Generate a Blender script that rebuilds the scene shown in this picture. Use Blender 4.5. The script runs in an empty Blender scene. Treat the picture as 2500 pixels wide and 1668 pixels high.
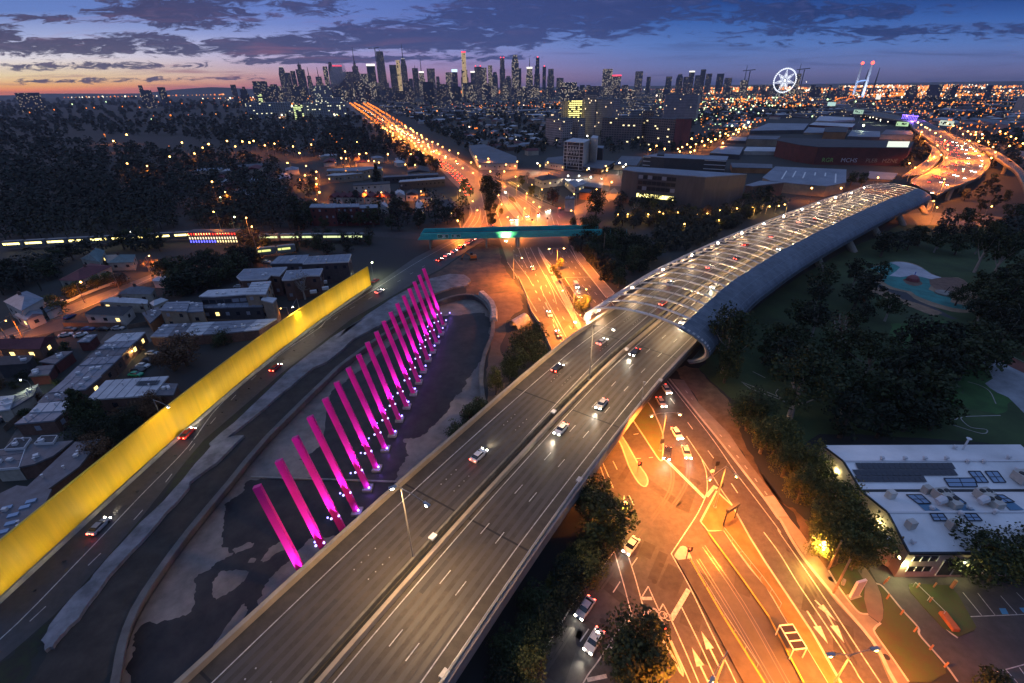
import bpy, math, random
from mathutils import Vector, Matrix
R=random.Random(7)
SC=bpy.context.scene
rad=math.radians
# ---------------------------------------------------------------- camera
F=1147.;CX,CY=1250.,834.;CAMZ=74.
_c,_s=math.cos(rad(28.6)),math.sin(rad(28.6))
FW=Vector((0,_c,-_s));_u=Vector((0,_s,_c));_r=Vector((1,0,0));_q=rad(.8)
RT=math.cos(_q)*_r-math.sin(_q)*_u; UP=math.sin(_q)*_r+math.cos(_q)*_u
CAM=Vector((0,0,CAMZ))
cd=bpy.data.cameras.new('camera');cam=bpy.data.objects.new('camera',cd);SC.collection.objects.link(cam)
cd.sensor_width=36;cd.lens=F/2500*36;cd.clip_start=.5;cd.clip_end=60000
cam.matrix_world=Matrix(((RT.x,UP.x,-FW.x,0),(RT.y,UP.y,-FW.y,0),(RT.z,UP.z,-FW.z,CAMZ),(0,0,0,1)))
SC.camera=cam
def P(px,py,z=0.):
    d=FW+RT*((px-CX)/F)-UP*((py-CY)/F)
    return CAM+d*((z-CAMZ)/d.z)
def PD(px,py,D):
    "point on the sight line at horizontal distance D"
    d=FW+RT*((px-CX)/F)-UP*((py-CY)/F)
    return CAM+d*(D/math.hypot(d.x,d.y))
TL=dict(a=(1300,1250,.26655),b=(1450,900,.25532),c=(1900,1250,.26655),d=(1100,380,.17857),e=(1100,600,.22321),f=(0,0,1.06383),
 g=(640,90,.17021),h=(1000,90,.17021),i=(1320,190,.21277),j=(1500,330,.3234),k=(1740,130,.21277),l=(2100,180,.24228),m=(700,370,.19574),n=(1980,1060,.24231),s=(0,0,1.),o=(1400,640,.1658),p=(0,560,.1913),q=(350,560,.24255),r=(0,780,.24233))
for i_,(x_,y_) in enumerate([(0,0),(800,0),(1600,0),(0,500),(800,500),(1600,500),(0,1068),(800,1068),(1600,1068)]):TL[str(i_+1)]=(x_,y_,.38298)
def G(s):
    o=[];t=TL['s']
    for w in s.split():
        if ':' in w:
            k,w=w.split(':');t=TL[k]
        x,y=w.split(',');o.append((t[0]+float(x)*t[2],t[1]+float(y)*t[2]))
    return o
def W(s,z=0.):return [P(x,y,z) for x,y in (G(s) if isinstance(s,str) else s)]
def at(s,z=0.):return W(s,z)[0]
def hgt(b,t,z=0.):
    "height of an upright thing from its foot and its top in the photo"
    B=P(*b,z);d=FW+RT*((t[0]-CX)/F)-UP*((t[1]-CY)/F)
    k=math.hypot(B.x,B.y)/math.hypot(d.x,d.y)
    return CAMZ+d.z*k-z
def srgb(r,g,b):
    return tuple((c/12.92 if c<=.04045 else ((c+.055)/1.055)**2.4) for c in (r/255,g/255,b/255))
# ---------------------------------------------------------------- render + world
SC.render.engine='CYCLES'
SC.cycles.use_denoising=True
try:SC.cycles.denoiser='OPENIMAGEDENOISE'
except Exception:pass
SC.cycles.max_bounces=4;SC.cycles.diffuse_bounces=2;SC.cycles.glossy_bounces=2;SC.cycles.transmission_bounces=2
SC.cycles.caustics_reflective=False;SC.cycles.caustics_refractive=False
SC.cycles.sample_clamp_indirect=3.
SC.view_settings.view_transform='Standard';SC.view_settings.look='None';SC.view_settings.exposure=.12;SC.view_settings.gamma=1
class NT:
    def __init__(s,t):s.t=t;t.nodes.clear()
    def n(s,k,**kw):
        n=s.t.nodes.new(k)
        for a,b in kw.items():setattr(n,a,b)
        return n
    def l(s,a,b):s.t.links.new(a,b)
    def m(s,op,*v,clamp=False):
        n=s.n('ShaderNodeMath',operation=op,use_clamp=clamp)
        for i,x in enumerate(v):
            if isinstance(x,(int,float)):n.inputs[i].default_value=x
            else:s.l(x,n.inputs[i])
        return n.outputs[0]
    def ramp(s,fac,stops,interp='LINEAR'):
        n=s.n('ShaderNodeValToRGB');cr=n.color_ramp;cr.interpolation=interp
        while len(cr.elements)>1:cr.elements.remove(cr.elements[-1])
        for i,(p,c) in enumerate(stops):
            e=cr.elements[0] if i==0 else cr.elements.new(p)
            e.position=p;e.color=(*c,1) if len(c)==3 else c
        if fac is not None:s.l(fac,n.inputs[0])
        return n.outputs[0]
    def mix(s,f,a,b,bt='MIX'):
        n=s.n('ShaderNodeMix',data_type='RGBA',blend_type=bt)
        for k,x in ((0,f),(6,a),(7,b)):
            if isinstance(x,(int,float)):n.inputs[k].default_value=x
            elif isinstance(x,tuple):n.inputs[k].default_value=(*x,1)
            else:s.l(x,n.inputs[k])
        return n.outputs[2]
wd=bpy.data.worlds.new('World');SC.world=wd;wd.use_nodes=True
N=NT(wd.node_tree)
tc=N.n('ShaderNodeTexCoord');sx=N.n('ShaderNodeSeparateXYZ');N.l(tc.outputs['Generated'],sx.inputs[0])
X,Y,Z=sx.outputs
ya=N.m('MAXIMUM',Y,.05)
U=N.m('DIVIDE',X,ya);V=N.m('DIVIDE',Z,ya)
# elevation ramps, v runs 0 .. .2 over the part of the sky near the horizon
vf=N.m('MULTIPLY',V,5.,clamp=True)
def vv(py):
    t=(834-py)/1147;return max(0,min(1,5*(-_s+_c*t)/(_c+_s*t)))
left=N.ramp(vf,[(0,srgb(205,112,78)),(vv(204),srgb(240,132,74)),(vv(192),srgb(250,180,92)),(vv(170),srgb(252,222,160)),(vv(125),srgb(222,214,214)),(vv(70),srgb(150,160,195)),(vv(10),srgb(90,115,170)),(1,srgb(70,95,160))])
mid=N.ramp(vf,[(0,srgb(120,90,130)),(vv(200),srgb(165,112,132)),(vv(180),srgb(182,130,152)),(vv(150),srgb(168,142,182)),(vv(110),srgb(140,145,192)),(vv(50),srgb(95,115,175)),(1,srgb(65,95,165))])
right=N.ramp(vf,[(0,srgb(78,80,118)),(vv(190),srgb(96,96,138)),(vv(165),srgb(94,108,160)),(vv(120),srgb(76,108,168)),(vv(60),srgb(46,84,148)),(vv(5),srgb(22,54,114)),(1,srgb(40,70,140))])
def mr(x,a,b):
    n=N.n('ShaderNodeMapRange',interpolation_type='SMOOTHSTEP');n.inputs[1].default_value=a;n.inputs[2].default_value=b;N.l(x,n.inputs[0]);return n.outputs[0]
left=N.mix(1.,left,(1.,1.,1.),'MULTIPLY');col=N.mix(mr(U,-.95,-.22),left,mid);col=N.mix(mr(U,-.45,.38),col,right)
# cloud banks: soft bands of noise that lie where the photo's clouds lie
cmb=N.n('ShaderNodeCombineXYZ');N.l(U,cmb.inputs[0]);N.l(N.m('MULTIPLY',V,5.2),cmb.inputs[1])
def noise(sc,det,rough,vec,dist=0.):
    n=N.n('ShaderNodeTexNoise');n.inputs['Scale'].default_value=sc;n.inputs['Detail'].default_value=det;n.inputs['Roughness'].default_value=rough;n.inputs['Distortion'].default_value=dist;N.l(vec,n.inputs['Vector']);return n.outputs[0]
nA=noise(19,12,.68,cmb.outputs[0],1.1);nB=noise(7.,6,.6,cmb.outputs[0]);
cmb2=N.n('ShaderNodeCombineXYZ');N.l(U,cmb2.inputs[0]);N.l(N.m('MULTIPLY',V,14.),cmb2.inputs[1]);nC=noise(4,6,.6,cmb2.outputs[0],.5)
def blob(px,py,a,b,st):
    u0=(px-1250)/1147/1.18;v0=vv(py)/5;A=a/1147/1.18;B=b*.00072
    du=N.m('DIVIDE',N.m('SUBTRACT',U,u0),A);dv=N.m('DIVIDE',N.m('SUBTRACT',V,v0),B)
    d=N.m('ADD',N.m('MULTIPLY',du,du),N.m('MULTIPLY',dv,dv))
    return N.m('MULTIPLY',N.m('SUBTRACT',1.,d,clamp=False),st)
acc=None
for q in [(230,98,330,26,1.15),(25,66,80,26,1.1),(700,105,380,24,1.2),(1090,86,420,42,1.15),(1380,30,380,64,1.2),(480,16,260,34,1.2),(900,140,460,9,.9),(180,148,230,9,.6),(430,150,130,6,.6),(560,45,120,18,.6),
 (1850,42,520,26,.8),(2200,88,520,14,.7),(2050,112,300,8,.35),(760,10,160,20,.6),(150,30,110,10,.6),(300,182,420,6,.4)]:
    b=blob(*q);b=N.m('MAXIMUM',b,-2.);acc=b if acc is None else N.m('MAXIMUM',acc,b)
dens=N.m('ADD',N.m('MULTIPLY',acc,.46),N.m('ADD',N.m('MULTIPLY',N.m('SUBTRACT',nA,.5),2.2),N.m('MULTIPLY',N.m('SUBTRACT',nB,.5),1.3)))
cf=mr(dens,.02,.3)
ccol=N.mix(mr(U,-.9,.1),srgb(54,50,76),srgb(46,58,104));ccol=N.mix(mr(U,.0,.7),ccol,srgb(22,42,88))
ccol=N.mix(mr(nA,.5,.8),ccol,N.mix(mr(U,-.9,.3),srgb(92,76,100),srgb(66,74,120)))
col=N.mix(N.m('MULTIPLY',cf,.93),col,ccol)
# thin streaks of pink and grey veil
col=N.mix(N.m('MULTIPLY',mr(nC,.5,.72),N.m('MULTIPLY',mr(V,.16,.0),.75)),col,N.mix(mr(U,-.7,.3),srgb(150,92,104),srgb(52,64,110)))
col=N.mix(1.,col,(1.22,1.22,1.25),'MULTIPLY')
dome=N.ramp(Z,[(0,(.06,.085,.18)),(.16,(.06,.09,.2)),(.4,(.115,.175,.34)),(1,(.19,.28,.53))])
col=N.mix(mr(Z,.12,.26),col,dome)
col=N.mix(mr(Y,.22,.02),col,dome)
bg=N.n('ShaderNodeBackground');N.l(col,bg.inputs[0]);bg.inputs[1].default_value=1.1
wo=N.n('ShaderNodeOutputWorld');N.l(bg.outputs[0],wo.inputs[0])
wd.cycles.sampling_method='MANUAL';wd.cycles.sample_map_resolution=512
sl=bpy.data.lights.new('afterglow','SUN');sl.energy=.22;sl.angle=rad(20);sl.color=(1,.62,.5)
so=bpy.data.objects.new('afterglow',sl);SC.collection.objects.link(so);so.rotation_euler=Vector((.85,-.45,-.28)).to_track_quat('-Z','Y').to_euler()
# ---------------------------------------------------------------- materials
MT={}
def mat(name,c,rough=.8,noise=.0,scale=1.,c2=None,metal=0.,spec=.5,det=4.,stretch=None,emit=None,es=0.,bump=0.,coord='Object',lo=.35,hi=.65,extra=None):
    if name in MT:return MT[name]
    m=bpy.data.materials.new(name);m.use_nodes=True;N=NT(m.node_tree);MT[name]=m
    b=N.n('ShaderNodeBsdfPrincipled');o=N.n('ShaderNodeOutputMaterial');N.l(b.outputs[0],o.inputs[0])
    b.inputs['Base Color'].default_value=(*c,1);b.inputs['Roughness'].default_value=rough;b.inputs['Metallic'].default_value=metal;b.inputs['Specular IOR Level'].default_value=spec
    if noise or c2:
        t=N.n('ShaderNodeTexCoord');v=t.outputs[coord]
        if stretch:
            mp=N.n('ShaderNodeMapping');mp.inputs['Scale'].default_value=stretch;N.l(v,mp.inputs[0]);v=mp.outputs[0]
        n=N.n('ShaderNodeTexNoise');n.inputs['Scale'].default_value=scale;n.inputs['Detail'].default_value=det;n.inputs['Roughness'].default_value=.65;N.l(v,n.inputs['Vector'])
        c2=c2 or tuple(x*(1-noise) for x in c)
        cc=N.ramp(n.outputs[0],[(lo,c2),(hi,c)])
        n2=N.n('ShaderNodeTexNoise');n2.inputs['Scale'].default_value=scale*.13;n2.inputs['Detail'].default_value=5;N.l(v,n2.inputs['Vector'])
        cc=N.mix(1.,cc,N.ramp(n2.outputs[0],[(.3,(.72,.72,.72)),(.7,(1.15,1.15,1.15))]),'MULTIPLY')
        N.l(cc,b.inputs['Base Color'])
        if bump:
            bp=N.n('ShaderNodeBump');bp.inputs['Strength'].default_value=bump;bp.inputs['Distance'].default_value=.1;N.l(n.outputs[0],bp.inputs['Height']);N.l(bp.outputs[0],b.inputs['Normal'])
    if emit:
        b.inputs['Emission Color'].default_value=(*emit,1);b.inputs['Emission Strength'].default_value=es
        m.cycles.emission_sampling='NONE'
    return m
def emat(name,c,s,samp='NONE'):
    if name in MT:return MT[name]
    m=bpy.data.materials.new(name);m.use_nodes=True;N=NT(m.node_tree);MT[name]=m
    e=N.n('ShaderNodeEmission');e.inputs[0].default_value=(*c,1);e.inputs[1].default_value=s;o=N.n('ShaderNodeOutputMaterial');N.l(e.outputs[0],o.inputs[0])
    m.cycles.emission_sampling=samp;return m
def wmat(name,wall,win,lit,cw,ch,frac=.08,fw=.6,fh=.55,es=2.,litc2=None):
    "wall with rows of windows pressed in as darker glass, a share of them lit; cell cw x ch metres, object coordinates along the wall"
    if name in MT:return MT[name]
    m=bpy.data.materials.new(name);m.use_nodes=True;N=NT(m.node_tree);MT[name]=m
    b=N.n('ShaderNodeBsdfPrincipled');o=N.n('ShaderNodeOutputMaterial');N.l(b.outputs[0],o.inputs[0])
    g=N.n('ShaderNodeNewGeometry');sn=N.n('ShaderNodeSeparateXYZ');N.l(g.outputs['True Normal'],sn.inputs[0])
    sp=N.n('ShaderNodeSeparateXYZ');N.l(g.outputs['Position'],sp.inputs[0])
    # distance along the wall = position . (normal turned a quarter)
    al=N.m('SUBTRACT',N.m('MULTIPLY',sp.outputs[0],sn.outputs[1]),N.m('MULTIPLY',sp.outputs[1],sn.outputs[0]))
    a=N.m('DIVIDE',al,cw);h=N.m('DIVIDE',sp.outputs[2],ch)
    fa=N.m('FRACT',a);fh_=N.m('FRACT',h)
    w=N.m('MULTIPLY',N.m('LESS_THAN',N.m('ABSOLUTE',N.m('SUBTRACT',fa,.5)),fw/2),N.m('LESS_THAN',N.m('ABSOLUTE',N.m('SUBTRACT',fh_,.5)),fh/2))
    w=N.m('MULTIPLY',w,N.m('LESS_THAN',N.m('ABSOLUTE',sn.outputs[2]),.5))
    cv=N.n('ShaderNodeCombineXYZ');N.l(N.m('FLOOR',a),cv.inputs[0]);N.l(N.m('FLOOR',h),cv.inputs[1]);oi=N.n('ShaderNodeObjectInfo');N.l(N.m('MULTIPLY',oi.outputs['Random'],91.),cv.inputs[2])
    wn=N.n('ShaderNodeTexWhiteNoise',noise_dimensions='3D');N.l(cv.outputs[0],wn.inputs[0])
    on=N.m('MULTIPLY',w,N.m('LESS_THAN',wn.outputs[0],frac))
    nz=N.n('ShaderNodeTexNoise');nz.inputs['Scale'].default_value=.15;N.l(g.outputs['Position'],nz.inputs['Vector'])
    wc=N.mix(1.,wall,N.ramp(nz.outputs[0],[(.3,(.75,.75,.75)),(.7,(1.1,1.1,1.1))]),'MULTIPLY')
    N.l(N.mix(w,wc,win),b.inputs['Base Color'])
    N.l(N.m('SUBTRACT',.8,N.m('MULTIPLY',w,.65)),b.inputs['Roughness'])
    N.l(N.mix(wn.outputs[0],lit,litc2 or lit) if litc2 else N.mix(0.,lit,lit),b.inputs['Emission Color'])
    N.l(N.m('MULTIPLY',on,es),b.inputs['Emission Strength']);m.cycles.emission_sampling='NONE';return m
# ---------------------------------------------------------------- mesh builder
def ragged(p,amp=.9,lv=3,seed=1):
    rr=random.Random(seed);p=[Vector(q) for q in p]
    for k in range(lv):
        o=[]
        for i in range(len(p)):
            a,b=p[i],p[(i+1)%len(p)];d=b-a;n=Vector((-d.y,d.x,0));L=n.length
            o+=[a,(a+b)/2+(n/L*max(-L*.3,min(L*.3,rr.gauss(0,amp*.55**k))) if L>.6 else Vector())]
        p=o
    return p
class MB:
    def __init__(s):s.v=[];s.f=[];s.m=[]
    def add(s,v,f,mi=0):
        k=len(s.v);s.v+=[tuple(p) for p in v];s.f+=[tuple(i+k for i in q) for q in f];s.m+=[mi]*len(f)
    def poly(s,p,mi=0,z=None):
        p=[Vector((q[0],q[1],q[2] if z is None else z)) for q in p]
        a=sum(p[i].x*p[(i+1)%len(p)].y-p[(i+1)%len(p)].x*p[i].y for i in range(len(p)))
        if a<0:p=p[::-1]
        s.add(p,[tuple(range(len(p)))],mi)
    def prism(s,p,z0,z1,mi=0,mt=None,bottom=False):
        p=[(q[0],q[1]) for q in p];n=len(p)
        a=sum(p[i][0]*p[(i+1)%n][1]-p[(i+1)%n][0]*p[i][1] for i in range(n))
        if a<0:p=p[::-1]
        z1=z1 if hasattr(z1,'__len__') else [z1]*n
        if a<0:z1=z1[::-1]
        v=[(x,y,z0) for x,y in p]+[(p[i][0],p[i][1],z1[i]) for i in range(n)]
        s.add(v,[(i,(i+1)%n,n+(i+1)%n,n+i) for i in range(n)],mi)
        s.add(v,[tuple(range(n,2*n))]+([tuple(range(n-1,-1,-1))] if bottom else []),mi if mt is None else mt)
    def box(s,c,d,rz=0,mi=0):
        cx,cy,cz=c;hx,hy,hz=d[0]/2,d[1]/2,d[2]/2;co,si=math.cos(rz),math.sin(rz)
        v=[(cx+x*co-y*si,cy+x*si+y*co,cz+z) for z in (-hz,hz) for x,y in ((-hx,-hy),(hx,-hy),(hx,hy),(-hx,hy))]
        s.add(v,[(3,2,1,0),(4,5,6,7),(0,1,5,4),(1,2,6,5),(2,3,7,6),(3,0,4,7)],mi)
    def bar(s,a,b,w,h,mi=0,up=Vector((0,0,1))):
        a,b=Vector(a),Vector(b);d=(b-a).normalized();sd=d.cross(up)
        if sd.length<1e-4:sd=Vector((1,0,0))
        sd.normalize();u=sd.cross(d)
        v=[q+sd*(x*w/2)+u*(y*h/2) for q in (a,b) for x,y in ((-1,-1),(1,-1),(1,1),(-1,1))]
        s.add(v,[(0,1,2,3),(7,6,5,4),(0,4,5,1),(1,5,6,2),(2,6,7,3),(3,7,4,0)],mi)
    def tube(s,path,r,n=6,mi=0,cap=True):
        path=[Vector(p) for p in path];rs=r if hasattr(r,'__len__') else [r]*len(path)
        k=len(s.v);prev=None
        for i,p in enumerate(path):
            d=(path[min(i+1,len(path)-1)]-path[max(i-1,0)]).normalized()
            a=d.cross(Vector((0,0,1))) if abs(d.z)<.95 else d.cross(Vector((1,0,0)))
            a.normalize();b=d.cross(a)
            for j in range(n):
                t=2*math.pi*j/n;s.v.append(tuple(p+(a*math.cos(t)+b*math.sin(t))*rs[i]))
        for i in range(len(path)-1):
            for j in range(n):
                s.f.append((k+i*n+j,k+(i+1)*n+j,k+(i+1)*n+(j+1)%n,k+i*n+(j+1)%n));s.m.append(mi)
        if cap:
            s.f.append(tuple(k+j for j in range(n)));s.f.append(tuple(k+(len(path)-1)*n+j for j in range(n-1,-1,-1)));s.m+=[mi,mi]
    def ball(s,c,r,n=8,m=5,mi=0,sq=(1,1,1)):
        c=Vector(c);v=[c+Vector((0,0,r*sq[2]))]
        for i in range(1,m):
            for j in range(n):
                a=math.pi*i/m;t=2*math.pi*j/n;v.append(c+Vector((r*sq[0]*math.sin(a)*math.cos(t),r*sq[1]*math.sin(a)*math.sin(t),r*sq[2]*math.cos(a))))
        v.append(c-Vector((0,0,r*sq[2])));f=[(0,1+j,1+(j+1)%n) for j in range(n)]
        for i in range(m-2):
            for j in range(n):f.append((1+i*n+j,1+(i+1)*n+j,1+(i+1)*n+(j+1)%n,1+i*n+(j+1)%n))
        e=len(v)-1;f+=[(e,1+(m-2)*n+(j+1)%n,1+(m-2)*n+j) for j in range(n)]
        s.add(v,f,mi)
    def strip(s,path,w,z=None,mi=0):
        path=[Vector(p) for p in path];k=len(s.v)
        for i,p in enumerate(path):
            d=path[min(i+1,len(path)-1)]-path[max(i-1,0)];n=Vector((d.y,-d.x,0));n.normalize()
            zz=p.z if z is None else z
            for q in (p-n*w/2,p+n*w/2):s.v.append((q.x,q.y,zz))
        for i in range(len(path)-1):s.f.append((k+2*i,k+2*i+1,k+2*i+3,k+2*i+2));s.m.append(mi)
    def sweep(s,path,prof,closed=False,mi=0):
        "prof: list of (offset to the right, dz) or a function of i"
        path=[Vector(p) for p in path];k=len(s.v);n_=None
        for i,p in enumerate(path):
            d=path[min(i+1,len(path)-1)]-path[max(i-1,0)];n=Vector((d.y,-d.x,0));n.normalize()
            pr=prof(i) if callable(prof) else prof;n_=len(pr)
            for o,dz in pr:q=p+n*o;s.v.append((q.x,q.y,p.z+dz))
        for i in range(len(path)-1):
            for j in range(n_ if closed else n_-1):
                j2=(j+1)%n_;s.f.append((k+i*n_+j,k+i*n_+j2,k+(i+1)*n_+j2,k+(i+1)*n_+j));s.m.append(mi)
        if closed:
            e=len(path)-1;s.f.append(tuple(k+j for j in range(n_-1,-1,-1)));s.f.append(tuple(k+e*n_+j for j in range(n_)));s.m+=[mi,mi]
    def build(s,name,mats,parent=None,smooth=False):
        me=bpy.data.meshes.new(name);me.from_pydata(s.v,[],s.f)
        for m in (mats if isinstance(mats,(list,tuple)) else [mats]):
            if m:me.materials.append(m)
        me.polygons.foreach_set('material_index',s.m)
        if smooth:me.polygons.foreach_set('use_smooth',[True]*len(s.f))
        me.update()
        o=bpy.data.objects.new(name,me);SC.collection.objects.link(o)
        if parent:o.parent=parent
        return o
def tag(o,label=None,cat=None,group=None,kind=None):
    for k,v in (('label',label),('category',cat),('group',group),('kind',kind)):
        if v:o[k]=v
    return o
def thing(name,label,cat,loc=(0,0,0),rz=0,group=None):
    o=bpy.data.objects.new(name,None);SC.collection.objects.link(o);o.location=loc;o.rotation_euler=(0,0,rz);o.empty_display_size=.5
    return tag(o,label,cat,group)
def dup(r,loc,rz=0,sc=1.,label=None,group=None,lights=True):
    def cp(o,par):
        c=o.copy();SC.collection.objects.link(c)
        if par:c.parent=par
        for ch in KIDS.get(o.name,[]):cp(ch,c)
        return c
    if r.name not in KIDS:
        for o in r.children_recursive:KIDS.setdefault(o.parent.name,[]).append(o)
        KIDS.setdefault(r.name,[])
    c=cp(r,None);c.location=loc;c.rotation_euler=(0,0,rz);c.scale=(sc,sc,sc) if not hasattr(sc,'__len__') else sc
    if label:c['label']=label
    if group:c['group']=group
    return c
KIDS={}
def struct(name,mb,m,**k):
    o=mb.build(name,m,**k)
    if not o.parent:o['kind']='structure'
    return o
def light(parent,loc,col,watt,kind='POINT',rad_=.3,size=160,blend=.6,aim=None):
    l=bpy.data.lights.new('lamp_light',kind);l.energy=watt;l.color=col;l.shadow_soft_size=rad_
    if kind=='SPOT':l.spot_size=rad(size);l.spot_blend=blend
    o=bpy.data.objects.new('lamp_light',l);SC.collection.objects.link(o);o.location=loc
    if aim is not None:o.rotation_euler=Vector(aim).to_track_quat('-Z','Y').to_euler()
    if parent:o.parent=parent
    return o
def cr(pts,n=6):
    pts=[Vector(p) for p in pts];q=[2*pts[0]-pts[1]]+pts+[2*pts[-1]-pts[-2]];o=[]
    for i in range(1,len(q)-2):
        a,b,c,d=q[i-1:i+3]
        for k in range(n):
            t=k/n;o.append(.5*((2*b)+(c-a)*t+(2*a-5*b+4*c-d)*t*t+(3*b-a-3*c+d)*t**3))
    o.append(pts[-1]);return o
def resample(path,step):
    path=[Vector(p) for p in path];o=[path[0]];acc=0.;
    for a,b in zip(path,path[1:]):
        L=(b-a).length
        if L<1e-9:continue
        t=step-acc
        while t<=L:o.append(a+(b-a)*(t/L));t+=step
        acc=(acc+L)%step if t>L else 0
        acc=L-(t-step)
    return o
def dashes(mb,path,on,off,w,z,mi=0):
    pts=resample(path,.5*on);k=max(1,round(2*(on+off)/on))
    for i in range(0,len(pts)-2,k):mb.strip(pts[i:i+3],w,z,mi)
ORD='nearest,second nearest,third nearest,fourth nearest,fifth nearest,sixth nearest,seventh nearest,eighth nearest,ninth nearest,tenth nearest,eleventh nearest,twelfth nearest,thirteenth nearest,fourteenth nearest,fifteenth nearest,sixteenth nearest,seventeenth nearest,farthest'.split(',')
# ---------------------------------------------------------------- ground, roads, paving
asph=mat('asphalt',(.062,.06,.062),.62,.35,.9,spec=.4);asph_old=mat('old asphalt',(.1,.095,.09),.7,.4,.5)
conc=mat('concrete',(.3,.285,.26),.8,.3,.6);conc_d=mat('weathered concrete',(.15,.145,.14),.85,.45,.25,det=8)
kerbm=mat('kerb concrete',(.42,.4,.36),.8,.2,1.);paint=mat('road paint',(.6,.59,.56),.6,.45,1.6,det=8)
dirt=mat('bare dirt',(.17,.12,.075),.95,.5,.35,det=8);dirt_d=mat('dark soil',(.05,.042,.036),.95,.5,.3,det=8)
grassm=mat('grass',(.055,.085,.022),.95,.55,.5,c2=(.07,.06,.025),det=8);lawn_d=mat('lawn',(.016,.034,.012),.95,.5,.2,det=8)
pathm=mat('path paving',(.2,.175,.15),.85,.25,.4);white=mat('white paint',(.8,.8,.78),.6);yel=mat('yellow paint',(.5,.34,.05),.6,.3,2.)
steel=mat('galvanised steel',(.45,.46,.48),.45,.15,2.,metal=.4);darkst=mat('dark steel',(.05,.055,.06),.5,metal=.3)
watm=mat('still water',(.008,.01,.014),.09,.3,.1,spec=.6)
g=MB();n_=24
g.add([(0,0,-4)]+[(18000*math.cos(i*math.tau/n_),18000*math.sin(i*math.tau/n_)+2000,-4) for i in range(n_)],[(0,1+i,1+(i+1)%n_) for i in range(n_)])
struct('ground',g,mat('ground',(.022,.026,.024),.95,.6,.012,c2=(.03,.026,.024),det=12))
GZ=0.
# the city plain: one closed sheet at street level that stops at the basin, which lies lower
def sheet(name,pts,z,m,th=0):
    b=MB();p=W(pts) if isinstance(pts,str) else pts
    if name in ('verge','bare_soil','construction_dirt','spoil_heap','park_lawn','dirt_verge','sand_strip'):p=ragged(p,.7,3,len(pts))
    if th:b.prism(p,z,z+th)
    else:b.poly(p,z=z)
    return struct(name,b,m)
basin="7:700,1700 740,1500 770,1330 850,1110 1000,870 1200,600 1450,300 1700,0 5:0,1100 100,1010 300,865 480,745 640,650 740,605 830,580 930,577 1000,620 1040,680 1062,745 1052,850 1005,960 985,1130 1010,1300 1030,1500 s:1190,1130 1150,1240 1000,1480 820,1700 640,1800"
bp=cr(W(basin)+[W(basin)[0]],2)[:-1];bp=[Vector((p.x,p.y,0)) for p in bp]
# ground plate with the basin cut out: ring of quads between basin outline and a far circle
def ring_plate():
    b=MB();c=sum(bp,Vector())/len(bp);n=len(bp);k=0
    a=[p for p in bp];ar=sum(a[i].x*a[(i+1)%n].y-a[(i+1)%n].x*a[i].y for i in range(n))
    if ar<0:a=a[::-1]
    # split by a bridge edge: polygon outline with hole written as one keyholed outline is fragile, so cut the plain into two halves through the hole
    iy=max(range(n),key=lambda i:a[i].y);il=min(range(n),key=lambda i:a[i].y)
    def arc(i,j):
        o=[a[i]];
        while i!=j:i=(i+1)%n;o.append(a[i])
        return o
    top,bot=a[iy],a[il];L1=arc(iy,il);L2=arc(il,iy) # ccw: top->left->bottom, bottom->right->top
    BIG=16000
    p1=[Vector((top.x,BIG,0)),Vector((-BIG,BIG,0)),Vector((-BIG,-300,0)),Vector((bot.x,-300,0))]+L1[::-1]
    p2=[Vector((bot.x,-300,0)),Vector((BIG,-300,0)),Vector((BIG,BIG,0)),Vector((top.x,BIG,0))]+L2[::-1]
    b.poly(p1,z=0);b.poly(p2,z=0)
    return b
struct('plain',ring_plate(),mat('plain ground',(.03,.033,.028),.95,.5,.02,c2=(.024,.026,.03),det=12))
BZ=-2.
b=MB();b.poly(bp,z=BZ);struct('creek_bed',b,mat('creek apron',(.24,.21,.19),.85,.4,.3,c2=(.14,.125,.115),det=10))
b=MB();b.sweep(bp+[bp[0]],[(.9,.02),(.9,.5),(-.3,.5),(-.3,BZ-.5)]);b.add([],[]);struct('creek_wall',b,kerbm if False else conc_d)
wp="7:835,1520 860,1300 900,1200 1050,1165 1220,1110 1240,900 1300,860 1400,790 1490,735 1410,690 1430,540 1440,420 1520,370 1600,270 1760,262 2040,250 1900,140 2050,50 5:10,1220 120,1120 260,1010 420,870 600,760 720,715 860,700 1000,690 1040,770 1020,900 960,1010 905,1100 860,1190 810,1225 740,1340 640,1440 590,1480 480,1500 520,1600 8:455,200 430,320 s:930,1250 7:2200,620 2020,640 1960,660 1850,780 1780,840 1700,930 1640,1040 1560,1240 1400,1440 1260,1600 1000,1750"
b=MB();b.poly(ragged(cr(W(wp,BZ),2),.35,3,2),z=BZ+.03);o=struct('creek_water',b,mat('wet creek bed',(.022,.021,.024),.5,.5,.25,c2=(.045,.042,.042),spec=.2))
for s_ in ("7:1350,1000 1370,900 1430,850 1570,850 1555,920 1460,985 1380,1035","7:1660,790 1740,690 1800,670 1820,710 1760,740 1700,790","7:1580,800 1600,770 1635,775 1620,800","7:1480,720 1600,670 1615,690 1500,745","7:1500,1130 1560,1060 1570,1130 1470,1300 1330,1480 1280,1480 1380,1300"):
    b=MB();b.poly(ragged(cr(W(s_,BZ),2),.25,3,3),z=BZ+.06);struct('dry_bank',b,MT['creek apron'])
b=MB();b.bar(at('7:1600,252',BZ+.2),at('8:440,283',BZ+.2),.35,.3);struct('creek_weir',b,conc)
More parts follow.
